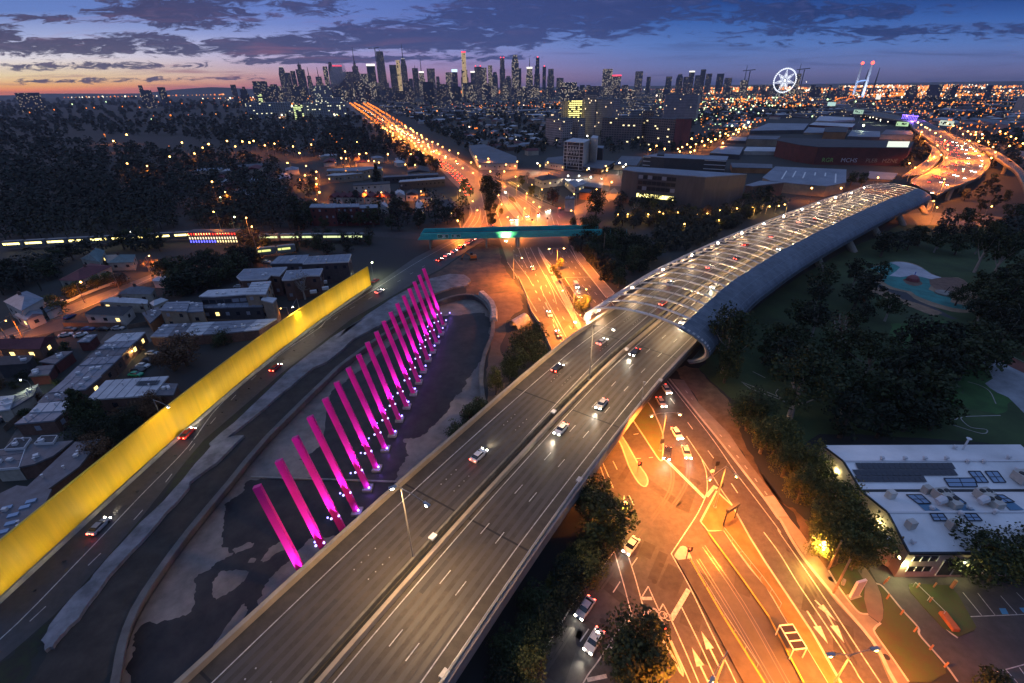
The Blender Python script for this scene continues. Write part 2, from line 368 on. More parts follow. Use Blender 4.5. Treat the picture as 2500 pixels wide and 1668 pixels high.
# strip of grey sprayed concrete slope beside the freeway
slope="7:300,1375 275,1310 330,1210 500,1000 640,850 900,560 1170,285 1350,70 4:1340,1535 1500,1400 1850,1060 2110,860 2350,715 5:60,870 120,800 300,680 420,600 650,480 780,450 870,455 912,490 890,525 800,535 640,590 500,680 330,780 160,870 0,1010 4:2000,1050 1700,1300 1450,1500 7:1560,0 1380,180 1215,300 1180,370 960,620 700,900 560,1090 420,1260 350,1350"
b=MB();pp=ragged(W(slope),.18,2,5);b.prism(pp,.0,.7);struct('concrete_slope',b,mat('sprayed concrete',(.25,.25,.27),.9,.55,.3,det=9,bump=.6))
sheet('construction_dirt',"5:640,470 720,420 990,240 1090,270 1110,330 1130,400 1190,480 1230,560 1250,660 1170,700 1060,740 1030,650 960,580 880,570 910,500 880,455 780,445",.03,mat('construction dirt',(.13,.085,.06),.95,.6,.25,c2=(.04,.035,.035),det=9))
sheet('spoil_heap',"5:1005,580 1130,560 1205,565 1240,620 1230,680 1190,700 1140,740 1100,900 1150,1100 1140,1250 1060,1350 1020,1230 1010,1050 1040,900 1070,750 1040,650",.05,mat('clay spoil',(.15,.1,.07),.95,.4,.3,det=9))
b=MB();pth=cr(W("5:980,572 1010,600 1045,640 1060,690 1058,745",0),5);b.sweep(pth,[(-1.4,0),(-.9,1.6),(.9,1.6),(1.4,0)],closed=True);struct('gabion_wall',b,mat('limewashed gabions',(.42,.4,.38),.9,.5,.8,bump=.8))
sheet('verge',"7:-100,1560 100,1352 350,1132 520,952 880,542 1180,165 4:1300,1502 1500,1332 1800,1072 2060,872 5:150,732 440,567 640,452 650,478 420,598 300,678 120,798 60,868 4:2350,715 2110,858 1850,1058 1500,1398 1340,1533 7:1350,68 1170,283 900,558 640,848 500,998 330,1208 275,1308 200,1450 50,1700",.025,mat('rough verge',(.03,.042,.016),.95,.5,.6,c2=(.025,.022,.02),det=10))
sheet('bare_soil',"7:1560,5 1380,182 1215,302 1180,372 960,622 700,902 560,1092 420,1262 350,1352 300,1380 150,1700 600,1700 720,1480 750,1330 830,1110 980,870 1180,600 1430,300 1680,0 5:0,1090 90,1000 290,855 470,735 630,640 640,595 500,685 330,785 160,875 0,1015 4:2000,1055 1700,1305 1450,1505",.022,dirt_d)
# roads
rl="s:1100,1860 a:0,1400 120,1190 350,860 550,570 700,340 820,190 s:1490,1230 1440,1140 1395,1000 e:1120,1180 1050,1000 960,850 850,650 740,360 620,180 560,0 d:660,1120 630,985"
rr="d:1600,1000 1600,1110 e:1330,60 1420,200 1560,390 1700,590 s:1560,830 b:720,100 980,420 1160,640 1260,760 1380,920 1550,1140 1620,1230 1760,1430 c:0,50 200,380 480,720 860,1180 1100,1500 s:2260,1760 2330,1860"
sheet('main_road',rl+' '+' '.join('s:%.1f,%.1f'%p for p in G(rr)),.04,asph)
bl="d:150,985 250,830 265,700 225,560 2:780,1150 700,1060 560,1000 420,900 240,770 130,690 75,600"
br="2:105,592 250,660 420,760 600,870 760,960 960,1090 1130,1170 1300,1260 1480,1330 d:1500,760 1640,720 1830,640 1900,700 1780,960 1600,1000 1400,1000"
sheet('boulevard',bl+' '+br+' d:630,985 400,985',.044,mat('worn boulevard asphalt',(.12,.1,.085),.6,.3,.3))
sheet('shop_street',"2:960,1060 1000,1040 1200,1075 1500,1090 1860,1115 1880,1190 1500,1165 1200,1130 1130,1150 960,1092",.05,asph_old)
sheet('cross_street',"d:1830,640 1900,560 2150,500 2240,440 2300,500 2240,600 2000,700 1900,705",.048,asph_old)
fl="s:-90,1540 7:0,1040 400,675 840,255 1075,5 4:1340,1315 1700,975 2050,725 2350,550 5:275,530 560,335 700,265 870,190 d:150,985"
fr="d:400,985 445,1150 5:1000,225 880,300 720,410 640,450 440,565 150,730 4:2060,870 1800,1070 1500,1330 1300,1500 7:1180,160 880,540 520,950 350,1130 100,1350 s:-90,1690"
sheet('freeway_approach',fl+' '+fr,.046,mat('freeway asphalt',(.055,.053,.056),.6,.3,.8))
sheet('left_street',"4:-150,880 0,812 200,735 480,625 850,490 1000,430 1180,380 1500,325 1700,300 1700,320 1500,350 1200,408 1000,470 720,590 430,700 400,800 0,890 -150,955",.05,mat('street asphalt',(.1,.09,.085),.7,.3,.5))
b=MB();b.strip(cr(W("4:-150,860 0,800 230,715 480,608 830,472",0),4),.35,.0);b=MB();b.sweep(cr(W("4:400,640 620,545 830,475",0),4),[(-.12,0),(-.12,1.1),(.12,1.1),(.12,0)],closed=True);tag(b.build('garden_wall',kerbm),'long low pale garden wall beside the left street','wall')
sheet('alley',"4:0,1600 100,1440 330,1200 560,960 700,800 1000,780 980,860 930,900 760,1090 560,1190 420,1300 400,1567",.03,asph_old)
# footpaths, verges, lawns
sheet('footpath',"b:740,100 860,110 1000,330 1290,620 1450,860 1720,1210 1960,1560 c:330,370 460,540 700,880 820,945 930,1030 880,1070 890,1140 1190,1560 s:2330,1790 2290,1790 c:1020,1560 860,1180 530,830 200,395 0,60 b:1760,1440 1620,1240 1380,930 1160,650",.06,pathm)
b=MB();b.strip(cr(W("b:720,100 980,425 1160,645 1380,925 1620,1235 1760,1435 c:20,80 200,385 500,760 860,1185 1020,1480 1150,1700"),4),.55,.14);struct('kerb',b,kerbm)
sheet('paving_slab',"b:1620,1230 1720,1215 1860,1420 1760,1420",.09,mat('pale paving',(.34,.3,.26),.8,.2,.5));sheet('paving_slab',"b:1760,1424 1860,1424 1975,1560 c:330,365 220,372 60,130",.09,mat('tan paving',(.3,.25,.2),.8,.2,.5))
sheet('dirt_verge',"b:770,0 1000,0 1250,260 1400,560 1530,850 1700,1180 1900,1330 2100,1500 c:260,100 420,300 560,480 650,470 460,535 330,368 b:1960,1560 1720,1210 1450,860 1290,620 1000,330 860,110",.05,dirt)
sheet('verge_grass',"c:460,535 560,480 650,470 700,500 790,640 780,780 820,940 760,930 700,880 550,680",.12,grassm)
sheet('curved_path',"c:640,440 800,515 900,660 940,760 962,900 955,980 930,1022 820,942 785,800 790,690 760,600 690,505",.09,mat('brown paving',(.16,.125,.1),.8,.2,.5))
sheet('roadside_lawn',"c:935,1025 958,980 965,890 945,760 900,665 960,700 1280,1070 1285,1130 1520,1420 1535,1480 1400,1560 1190,1560 890,1110 885,1070",.13,grassm)
sheet('car_park',"c:820,500 900,640 960,690 1290,1065 1300,1130 1640,1560 s:2360,1800 2800,1900 2850,1450 c:2600,560 1560,495 1130,495",.05,mat('car park asphalt',(.07,.066,.066),.75,.3,.7))
b=MB()
for s_ in ("c:895,660 960,695 1130,900 1275,1060 1290,1130 1420,1280 1540,1420 1640,1560","c:1230,665 1205,700 1260,780 1450,980 1560,1100 1640,1160","c:935,1022 885,1065 885,1120 1040,1340 1190,1560","c:460,540 550,690 700,890 760,935 820,942"):b.strip(cr(W(s_),4),.3,.17)
struct('kerb',b,kerbm)
b=MB()
for s_ in ("c:1740,962 2400,935","c:1690,740 1865,955","c:1825,745 1990,955","c:2035,770 2190,945","c:2180,740 2330,890","c:1920,1490 2251,1400 2500,1340","c:2090,1455 2190,1567","c:2205,1425 2260,1500"):b.strip(W(s_),.13,.07)
b.build('parking_lines',paint)['kind']='structure'
for s_,nm in (("c:2020,885 2080,885 2110,940 2050,940",'accessible_bay'),("c:2205,880 2260,880 2290,925 2240,925",'accessible_bay')):
    sheet(nm,s_,.075,mat('blue bay paint',(.06,.25,.45),.7))
b=MB();p=W("c:1190,670 1230,662 1560,680 1640,760 1810,1060 1790,1090 1640,1150 1500,1060 1330,880 1210,740");b.prism(p,.05,.2);struct('lawn_island',b,grassm)
# park
sheet('park_lawn',"6:400,900 560,720 900,470 1300,250 1700,60 2350,150 2600,200 s:2700,900 2700,1120 2400,1080 2000,1060 b:1900,860 1500,500 1250,230 1000,0",.035,mat('park lawn',(.05,.085,.028),.95,.5,.08,det=9))
sheet('park_lawn',"6:1500,760 1800,740 1900,760 2100,880 2350,1000 2350,1250 2200,1330 1900,1290 1700,1100 1500,900",.045,mat('green lawn',(.045,.12,.03),.95,.4,.2))
sheet('park_path',"6:1280,470 1340,440 1500,490 1700,610 1880,710 1930,730 1890,730 1700,660 1450,550 1300,500",.06,mat('park path paving',(.05,.05,.058),.8,.3,.4))
sheet('sand_strip',"6:1285,505 1330,500 1500,560 1700,640 1810,680 1815,705 1770,710 1560,630 1350,550",.07,mat('bark mulch',(.3,.19,.12),.9,.4,.5))
pg="6:1360,400 1500,365 1570,362 1640,375 1700,400 1760,440 1830,465 1930,465 1990,500 2010,545 2080,580 2085,610 2040,635 2080,655 2060,680 1980,690 1880,680 1740,640 1650,600 1600,560 1500,540 1420,500 1370,470 1450,455"
sheet('playground',[*cr(W(pg),2)],.08,mat('tan rubber paving',(.32,.22,.14),.85,.3,.4))
sheet('playground_surface',[*cr(W("6:1370,405 1500,368 1570,366 1640,380 1700,405 1760,445 1730,470 1780,490 1740,540 1830,570 1900,570 1880,620 1960,640 2040,640 2010,670 1900,660 1760,620 1660,580 1630,555 1520,530 1450,490 1450,450"),2)],.1,mat('teal rubber paving',(.05,.27,.25),.85,.35,.3))
sheet('playground_ring',[*cr(W("6:1490,455 1560,400 1500,372 1570,366 1640,380 1700,405 1760,445 1830,468 1790,480 1740,472 1690,460 1640,455 1560,462"),2)],.11,mat('white rubber paving',(.5,.5,.55),.85,.2,.4))
for s_ in ("6:1575,480 1620,470 1690,490 1700,510 1650,520 1600,505","6:1745,480 1830,465 1930,470 1985,500 1990,530 1930,560 1850,560 1790,540 1750,510"):sheet('soft_fall_pit',[*cr(W(s_),2)],.12,mat('bark pit',(.2,.12,.09),.9,.4,.5))
sheet('skate_plaza',[*cr(W("6:2020,930 2100,920 2200,985 2350,1060 2450,1120 2450,1400 2350,1330 2250,1230 2180,1200 2100,1140 2150,1110 2110,1030"),2)],.07,mat('plaza concrete',(.3,.32,.35),.85,.5,.12,det=9))
sheet('red_path',[*cr(W("6:2110,890 2200,935 2350,1010 2450,1060 2450,1110 2350,1075 2200,1000 2110,925"),2)],.08,mat('red path',(.2,.07,.05),.85,.3,.4))
b=MB()
for s_ in ("b:1410,130 1700,245 1930,355 1800,310 1740,240 1760,200","6:1780,1265 1860,1285 1920,1340 1915,1370 1840,1360","6:2200,1345 2020,1350 1960,1355 1950,1370 2010,1420 2110,1435 2080,1460 1880,1400","6:1990,1130 2060,1150 2130,1190 2170,1270","6:2100,885 2200,930 2350,1005","6:1720,838 1850,830 1890,840","6:560,1140 620,1180 760,1230 890,1285","6:620,1065 700,1105"):b.strip(cr(W(s_),4),.22,.09)
struct('path_edging',b,kerbm)
# ---------- markings on the main road
b=MB();Zm=.07
def ln(s,w=.18,z=Zm):b.strip(cr(W(s),4) if len(s.split())>2 else W(s),w,z)
for s_ in ("b:700,120 1000,500 1180,740 1350,990 1540,1240 1780,1560 c:0,175 240,520 500,905 930,1560 s:2215,1760","9:690,605 790,740 900,920 1000,1070 1240,1430 1320,1560 s:2180,1750","b:885,650 1020,850 1130,1020 1230,1180 1340,1330","b:1030,870 1070,980 1083,1100 1078,1190 1055,1255 990,1390 880,1560 a:1270,385","a:1270,385 1440,690 1640,1110 1860,1560 s:1830,1760","a:1195,845 1270,990 1400,1280 1520,1560 s:1740,1750","a:1360,865 1530,1210 1690,1560 s:1790,1750","a:1215,1060 1440,1560 s:1720,1750",
  "a:1195,845 1160,910","a:1060,685 990,800 ","a:1060,685 1160,910","a:820,245 930,570 1030,935","a:745,350 850,720 920,1000","a:900,925 770,1110 600,1370 470,1560 s:1370,1790","a:745,370 600,560 430,760 210,1110 0,1430 s:1230,1760","b:75,885 130,1010 185,1145","b:60,935 120,1110",
  "e:620,180 700,300 800,480 880,620 940,720","e:690,140 790,270 850,350 900,440","e:740,20 770,110 840,245","e:720,10 745,40 760,20","e:800,20 860,160 900,230","e:990,440 1010,520 1160,800 1280,1030","e:1030,620 1130,800 1250,1060","e:1240,350 1530,345","e:1300,40 1390,180 1530,350 1740,600 s:1570,830","e:960,20 1000,100 1100,210","e:1000,80 1060,190 1110,230","e:1060,20 1100,100 1110,40 1060,30","e:1040,320 1170,540 1300,740 1420,940","e:1120,390 1200,500","e:870,20 960,200 1100,460 1160,640"):ln(s_)
for s_ in ("b:670,855 1060,1240","b:1075,1225 1150,1135"):ln(s_,.7)
ln("a:1430,712 1268,988",.75);ln("b:1135,1125 1180,1150",.8)
for s_ in ("a:1003,795 1095,795","a:845,1030 900,1005","a:680,1262 765,1246","a:500,1542 680,1505"):ln(s_,.55)
for s_ in ("b:730,285 770,340","b:895,515 945,583","b:1090,787 1145,860","b:1312,1100 1375,1193","a:515,1075 435,1190","a:803,640 738,740","a:960,420 905,500","a:872,190 832,250","b:182,885 222,968","b:335,1215 382,1308","b:875,212 897,238","b:930,282 945,300","b:1203,632 1223,655","b:1287,735 1305,757","b:1363,832 1386,857","b:1442,930 1466,962","b:1537,1052 1560,1085","b:1630,1175 1655,1210","b:380,632 425,625","b:525,855 565,850","b:405,862 450,860"):ln(s_)
for s_ in ("e:660,0 760,180 900,440 980,620","e:830,20 960,400 1100,760 1220,1080","e:1040,430 1200,740 1380,990","e:1190,60 1300,240 1520,540 1620,660","e:1260,60 1360,230 1540,470 1700,640","e:900,420 1000,640 1130,880 1200,1080"):dashes(b,cr(W(s_),5),2.6,5,.18,Zm)
def arrow(tail,tip,w=.28,hw=.6,hl=2.6,z=Zm):
    t,p=at(tail),at(tip);d=(p-t).normalized();n=Vector((d.y,-d.x,0));q=p-d*hl
    b.strip([t,q],w,z);b.poly([q-n*hw,q+n*hw,p],z=z)
arrow('a:1610,1567','a:1458,1242');arrow('a:1710,1425','a:1545,1095');arrow('c:262,908','c:455,1210');arrow('c:335,810','c:525,1000');arrow('c:420,900','c:605,1205')
for cx_ in ('a:1195,945','a:1240,965'):
    c_=at(cx_);b.strip([c_+Vector((.55*math.cos(t*.52),.55*math.sin(t*.52),0)) for t in range(13)],.12,Zm)
ln("a:1195,945 1215,925 1240,965",.1);ln("a:1205,915 1222,950",.1)
mk=b.build('lane_markings',paint);mk['kind']='structure'
# boulevard and approach markings
b=MB()
for s_ in ("d:640,790 670,880 705,980","d:270,700 290,790 170,985","d:335,700 345,800 300,900 240,985","d:400,700 405,800 370,900 300,985","d:460,820 440,900 400,985","d:930,540 1080,640 1200,740 1260,790","d:880,560 1000,620 1160,740 1230,820","d:770,400 900,470 1100,600 1280,690","2:1160,1150 1300,1240 1450,1310","d:1380,820 1420,960","d:1450,880 1480,960","d:1470,820 1500,860","d:640,420 760,500 860,560","d:820,680 900,780 960,850","d:860,640 960,760 1060,860","2:860,1040 960,1100 1060,1160"):ln(s_,.25,.075)
for s_ in ("2:300,760 460,860 620,960 760,1050 900,1140","2:280,740 460,840 640,940 780,1020 940,1120"):dashes(b,cr(W(s_),5),4,8,.3,.075)
for s_ in ("5:265,560 140,640 0,730 4:2030,790 1780,960 1420,1260 7:1200,60 900,370 500,790 0,1290 s:-90,1600","5:870,205 600,350 330,520 200,600",):ln(s_,.2,.075)
for s_ in ("4:2110,720 1900,870 1600,1120 1340,1400 7:950,420 500,880 100,1260","5:880,240 600,400 300,580 100,690 0,770"):dashes(b,cr(W(s_),5),2.5,7,.18,.075)
for s_ in ("4:0,850 300,745 600,635 1000,450","4:0,870 220,790","4:200,760 330,690 260,770"):ln(s_,.2,.075)
b.build('lane_markings',paint)['kind']='structure'
rq=random.Random(8);b=MB()
for s_ in ('a:1150,500','a:1280,620','a:1050,350','b:800,1000','b:900,1200','b:600,1150','b:1200,900','9:560,900','9:900,700','a:700,700','a:500,1100','a:300,1300','e:800,500','e:1000,900','e:1200,900','e:1300,400','e:1500,500','e:700,250','b:300,1000','a:1500,800','a:1650,1300','c:300,700','c:600,1200'):
    c_=at(s_);a_=rq.choice((1.02,1.05,-.9))+rq.uniform(-.1,.1);u_=Vector((math.cos(a_),math.sin(a_),0));w_=Vector((-u_.y,u_.x,0));l_,d_=rq.uniform(1.5,6),rq.uniform(.6,1.6);b.poly([c_-u_*l_-w_*d_,c_+u_*l_-w_*d_,c_+u_*l_+w_*d_,c_-u_*l_+w_*d_],z=.052)
b.build('road_patches',mat('patched asphalt',(.042,.04,.04),.75,.4,.8))['kind']='structure'
b=MB()
for s_ in ('a:1115,640','b:350,898','a:1590,95','c:487,620','c:990,1332','a:1180,490','b:1000,1100','e:900,600','a:640,1000','9:1120,905'):
    c_=at(s_);b.poly([c_+Vector((.45*math.cos(t*.524),.45*math.sin(t*.524),0)) for t in range(12)],z=.078)
b.build('manhole_covers',mat('cast iron',(.03,.028,.026),.5,metal=.5))['kind']='structure'
b=MB()
for s_ in ("b:640,700 700,850 740,1000 720,1150 640,1300 500,1500","b:660,690 722,850 765,1000 745,1160 665,1310 530,1500","b:760,560 850,750 890,900 880,1060 820,1200 660,1420","b:780,550 872,745 915,900 905,1065 843,1210 690,1430","9:720,560 900,830 1080,1130 1290,1480","9:745,555 925,825 1105,1120 1315,1470","a:1000,150 700,560 420,960 120,1420","a:1030,160 730,570 450,970 150,1430"):b.strip(cr(W(s_),5),.35,.056)
b.build('tyre_marks',mat('rubbered asphalt',(.04,.036,.034),.5,.3,.5,c2=(.06,.056,.054)))['kind']='structure'
# islands and medians
def isl(name,s,z,m,kerb=True,sm=2):
    p=cr(W(s)+[W(s)[0]],sm)[:-1] if sm else W(s);bb=MB();bb.prism(p,.04,z);o=struct(name,bb,m)
    if kerb:
        kk=MB();kk.strip(p+[p[0]],.35,z+.02);struct('kerb',kk,kerbm)
isl('traffic_island',"b:180,600 235,690 270,760 330,930 400,1060 450,1120 495,1132 515,1080 490,1010 430,930 380,840 260,640",.16,mat('island concrete',(.24,.2,.16),.8,.2,.5))
isl('grass_island',"b:360,480 430,400 520,330 600,480 655,620 662,740 655,860 640,888 590,830 480,660",.16,grassm)
isl('traffic_island',"a:1052,940 1090,896 1130,903 1160,960 1215,1075 1375,1470 1350,1470 1290,1340 1220,1230 1140,1110 1010,980",.16,grassm)
isl('tram_refuge',"a:1305,412 1322,380 1360,330 1398,330 1415,360 1450,430 1440,450 1380,470",.2,kerbm)
isl('median_bed',"9:390,345 430,385 490,440 545,540 600,640 700,800 1000,1250 1180,1567 1300,1800 1220,1800 1090,1567 960,1350 830,1180 740,1020 560,780 430,600 335,600 287,540",.17,mat('mulched bed',(.2,.13,.06),.95,.5,.4,c2=(.1,.08,.03),det=9),sm=0)
isl('tram_platform',"9:338,612 430,600 560,800 700,960 830,1180 960,1350 1090,1567 1220,1800 1070,1800 940,1567 720,1150 560,920",.32,mat('platform asphalt',(.075,.065,.06),.8,.3,.6),kerb=False,sm=0)
isl('tram_platform',"9:135,790 215,780 420,1130 690,1567 830,1800 720,1800 560,1567 260,1010",.32,MT['platform asphalt'],kerb=False,sm=0)
b=MB()
for s_ in ("9:335,612 560,920 720,1150 940,1567 1070,1800","9:218,780 420,1130 690,1567 830,1800"):b.strip(W(s_),.28,.35)
b.build('platform_edge_lines',yel)['kind']='structure'
b=MB()
for o_ in (0,):
    for s_ in ("9:262,780 480,1130 730,1567 870,1800","9:280,775 500,1130 755,1567 895,1800","9:300,700 545,1060 830,1567 960,1800","9:315,690 565,1055 855,1567 985,1800"):b.strip(cr(W(s_),3),.09,.07)
b.build('tram_rails',mat('rail steel',(.3,.28,.26),.3,metal=.8))['kind']='structure'
isl('road_median',"e:955,20 985,60 1090,240 1150,350 1340,700 1440,930 1415,945 1300,740 1130,390 1070,262 975,90",.16,conc,sm=0)
isl('road_median',"e:1200,370 1250,360 1420,620 1480,760 1440,800 1360,720 1300,600",.14,dirt_d,sm=0)
isl('footpath',"e:1312,0 1370,30 1440,110 1620,330 1790,520 1760,560 1700,570 1500,310 1390,160",.12,MT['path paving'],sm=0)
isl('tram_median',"d:700,545 740,560 860,700 1000,880 930,900 800,760 720,650",.16,conc,sm=0)
isl('tram_median',"d:870,640 910,640 1090,880 1040,892",.16,conc,sm=0)
isl('grass_median',"d:790,560 860,570 900,630 880,650 800,600",.16,grassm)
isl('grass_median',"d:780,360 860,370 920,420 980,440 930,440 860,410",.16,grassm)
isl('boulevard_median',"2:960,1150 1010,1160 1110,1290 1080,1330 1050,1430 1020,1440 1000,1330",.16,dirt_d,sm=0)
isl('boulevard_median',"2:180,690 260,720 700,1020 690,1040 420,880 170,700",.16,grassm,sm=0)
# ---------------------------------------------------------------- the viaduct and its sound tube
CL=cr([Vector((x,y,9)) for x,y in [(-75,-47),(-58,-20),(-38.5,10),(-20.6,39),(-3.5,65.5),(21,101),(36.6,121),(61.5,151),(76,166),(99,188),(125,211),(157,238),(196,270),(223,290),(244,307)]],10)
CLr=resample(CL,2.);SA=[0]
for a_,b_ in zip(CLr,CLr[1:]):SA.append(SA[-1]+(b_-a_).length)
S0=-32.1  # so that s matches the surveyed stations
def sfr(s):
    "point and right normal at station s"
    s-=S0;i=max(0,min(len(CLr)-2,int(s/2)));t=(s-SA[i])/max(1e-6,SA[i+1]-SA[i]);p=CLr[i].lerp(CLr[i+1],t)
    j0,j1=max(0,i-2),min(len(CLr)-1,i+3);d=CLr[j1]-CLr[j0];d.normalize();return p,Vector((d.y,-d.x,0)),d
SE=SA[-1]+S0
def hw(s):return 14.3+.9*max(0,min(1,(s-110)/50))
def along(s0,s1,off,dz=0.,step=3.):
    n=max(2,int((s1-s0)/step));o=[]
    for i in range(n+1):
        s=s0+(s1-s0)*i/n;p,nn,_=sfr(s);q=p+nn*(off(s) if callable(off) else off);q.z+=dz;o.append(q)
    return o
via=thing('viaduct','elevated freeway viaduct that runs from the lower left corner into the sound tube','bridge',(0,0,0))
PS=-28
asd=mat('viaduct asphalt',(.08,.067,.052),.62,.35,.5,spec=.35,stretch=(1,1,1))
lefts=along(PS,SE,0);
dk=MB();dk.sweep(along(PS,SE,0,-.0,4),lambda i:[(-hw(PS+i*4),-1.6),(-hw(PS+i*4),0.),(hw(PS+i*4),0.),(hw(PS+i*4),-1.6),(8,-2.6),(-8,-2.6)],closed=True)
o=dk.build('deck',asd,via)
tanc=mat('parapet concrete',(.36,.3,.22),.8,.2,.5)
for nm,f,w,h,m in (('parapet',lambda s:-hw(s)+.45,.9,1.,tanc),('parapet',lambda s:hw(s)-.2,.4,1.,conc),('median_barrier',lambda s:-.75 if s<135 else -.75,.5,.9,mat('barrier concrete',(.2,.19,.15),.85,.4,.6)),('median_barrier',1.0,.8,.9,tanc)):
    q=MB();q.sweep(along(PS,SE-3,f,.0),[(-w/2,-.2),(-w/2*.8,h),(w/2*.8,h),(w/2,-.2)],closed=True);q.build(nm,m,via)
q=MB();q.strip(along(PS,SE-4,.12),.85,9.03);q.build('median_gap_shade',mat('painted gap shade',(.02,.02,.02),.95,.3,.5),via)  # dark strip painted on the deck for the shade of the open gap
# outer fascia of pink-grey concrete below the right parapet
q=MB();q.sweep(along(PS,SE,0,-.2),lambda i:[(hw(PS)+.02,-1.6),(hw(PS)+.5,-1.2),(hw(PS)+.5,.95),(hw(PS)+.02,.95)],closed=True)
q.build('fascia',mat('fascia concrete',(.24,.2,.19),.8,.3,.4),via)
q=MB()
def ml(s):return -1.35 if s<110 else -1.35-(s-110)*.03
for f in (-10.8,ml,2.25,lambda s:11.6+.011*max(0,s-90)):q.strip(along(PS,SE,f),.17,9.03)
for f,ph in ((lambda s:5.12+.013*max(0,s-95),0),(lambda s:8.25+.018*max(0,s-95),-.2)):
    s=-15+ph
    while s<SE-4:q.strip(along(s,s+2.6,f),.15,9.03);s+=10.45
s=-8.
while s<190:
    for f in (-7.6,-4.5):
        for k in range(4):
            p,n,_=sfr(s+k*1.45);q.box(p+n*f+Vector((0,0,.05)),(.16,.16,.08))
    s+=20.5
q.build('lane_markings',paint,via)
q=MB()
for s in range(-20,150,9):
    p,n,d=sfr(s);c_=p+n*(hw(s)-.2);q.tube([c_+Vector((0,0,1)),c_+Vector((0,0,1.45))],.05,5)
q.tube([p+Vector((0,0,1.45)) for p in along(-20,150,lambda s:hw(s)-.2)],.06,5);q.build('hand_rail',steel,via)
for px_,m in (('8:745,1510',steel),('8:1605,270',steel),('5:2120,1120',steel),('8:670,633',white),('5:1440,1318',white),('5:1905,920',white)):
    p=at(px_,9.9);q=MB();q.box(p,(1.2,.9,.35),.98);q.build('junction_box',m,via)
q=MB()
for o_ in (-9.9,-8.5,-6.8,-5.3,-3.7,-2.1,2.9,4.4,6.0,7.5,9.2,10.7):q.strip(along(PS,SE,o_),.75,9.012)
q.build('tyre_tracks',mat('worn wheel tracks',(.058,.052,.046),.55,.2,.2,c2=(.07,.063,.055)),via)
for s in range(-20,int(SE),37):
    p,n,d=sfr(s);
    for a_,b_ in ((-13.3,-1.1),(1.6,13.6)):q=MB();q.strip([p+n*a_,p+n*b_],.35,9.02);q.build('expansion_joint',mat('joint rubber',(.015,.015,.015),.8),via)
rj=random.Random(4)
for k in range(26):
    q=MB();s=rj.uniform(-15,165);p,n,d=sfr(s);o_=rj.choice((-9,-6,-3,4,7,10))+rj.uniform(-1,1);L_=rj.uniform(3,14);q.strip([p+n*o_,p+n*(o_+rj.uniform(-.1,.1))+d*L_],rj.uniform(1.2,2.8),9.008+.0001*k);q.build('repair_patch',mat('patch asphalt',(.06,.053,.047),.7,.3,.6),via)
# piers
prm=mat('pier concrete',(.34,.31,.27),.8,.3,.4)
for s_,up_ in (('6:1062,398',0),('6:1272,302',0),('6:1440,218',0),('6:1588,132',0),('l:668,1412',0)):
    f_=at(s_);b_,n,d=None,None,None;bi=min(range(len(CLr)),key=lambda i:(CLr[i].xy-f_.xy).length);c_=CLr[bi];tp_=f_.lerp(Vector((c_.x,c_.y,0)),.3);tp_.z=6.2;q=MB();q.tube([Vector((f_.x,f_.y,-.5)),tp_],[1.5,1.9],12);q.build('raking_pier',prm,via)
for s in (-10,38,92,150,195,232,266,300,333,SE-2):
    if s>SE:break
    p,n,d=sfr(s);q=MB();a=math.atan2(n.y,n.x)
    q.box((p.x,p.y,5.6),(20,2.2,1.7),a);
    for o_ in ((-6,6) if s<150 else (3,)):
        c_=p+n*o_;q.tube([(c_.x,c_.y,-.5),(c_.x,c_.y,5.)],[1.25,1.5],12)
    q.build('pier',prm,via)
# ------------------------------------------------------------ sound tube
tube=thing('sound_tube','curved elliptical sound tube of pale ribs with a dark blue shell over the freeway','tunnel',(0,0,0))
T0=171.;EA,EB,EC=19.4,6.6,9.9
def tp(s,t,k=1.,dy=0.):
    "point of the tube's ellipse, t in degrees from the left base over the top to the right"
    p,n,d=sfr(s);c=p+n*1.1;c.z=EC;r=rad(t)
    return c-n*(EA*k*math.cos(r))+Vector((0,0,EB*k*math.sin(r)))+d*dy
rib=mat('rib paint',(.62,.57,.53),.4,.15,.6);ribd=mat('purlin steel',(.13,.14,.16),.45,.2,.8,metal=.3)
TE=SE-1;NR=44;st=(TE-T0)/NR;TS=126 # shell starts at this angle
for i in range(NR+1):
    s=T0+i*st;q=MB();w=1. if i else 1.;h=.5 if i else 1.0
    ts=list(range(-8,226 if i in(0,NR) else 130,6))
    pts=[(tp(s,t),tp(s,t,1-h/ (EA if 45<t<135 else 15))) for t in ts];_,n,d=sfr(s);v=[];f=[]
    for (a_,b_),t in zip(pts,ts):
        w_=w*(1+1.3*max(0,min(1,(50-t)/60)));c1=a_-d*w_/2;c2=a_+d*w_/2;c3=b_+d*w_/2;c4=b_-d*w_/2;v+=[c1,c2,c3,c4]
    for k in range(len(pts)-1):
        for j in range(4):f.append((4*k+j,4*k+(j+1)%4,4*k+4+(j+1)%4,4*k+4+j))
    f+=[(3,2,1,0),tuple(4*(len(pts)-1)+j for j in range(4))]
    q.add(v,f);q.build('rib',rib,tube)
    if i<NR:
        # shoulder panels: pale blades between the ribs on the left flank
        q=MB()
        for t0,t1 in ((2,13),(17,28),(32,42)):
            a_,b_,c_,e_=tp(s+.6,t0,1.0),tp(s+st-.6,t0+3,1.0),tp(s+st*.8,t1+2,1.0),tp(s+st*.25,t1,1.0)
            a2,b2,c2,e2=[x+Vector((0,0,-.08)) for x in (a_,b_,c_,e_)]
            q.add([a_,b_,c_,e_,a2,b2,c2,e2],[(0,1,2,3),(7,6,5,4),(0,4,5,1),(1,5,6,2),(2,6,7,3),(3,7,4,0)])
        q.build('louvre_panel',rib,tube)
        # lattice strut from rib to rib
        q=MB();q.tube([tp(s,4),tp(s+st,20)],.1,4);q.tube([tp(s,40),tp(s+st,24)],.09,4);q.build('strut',ribd,tube)
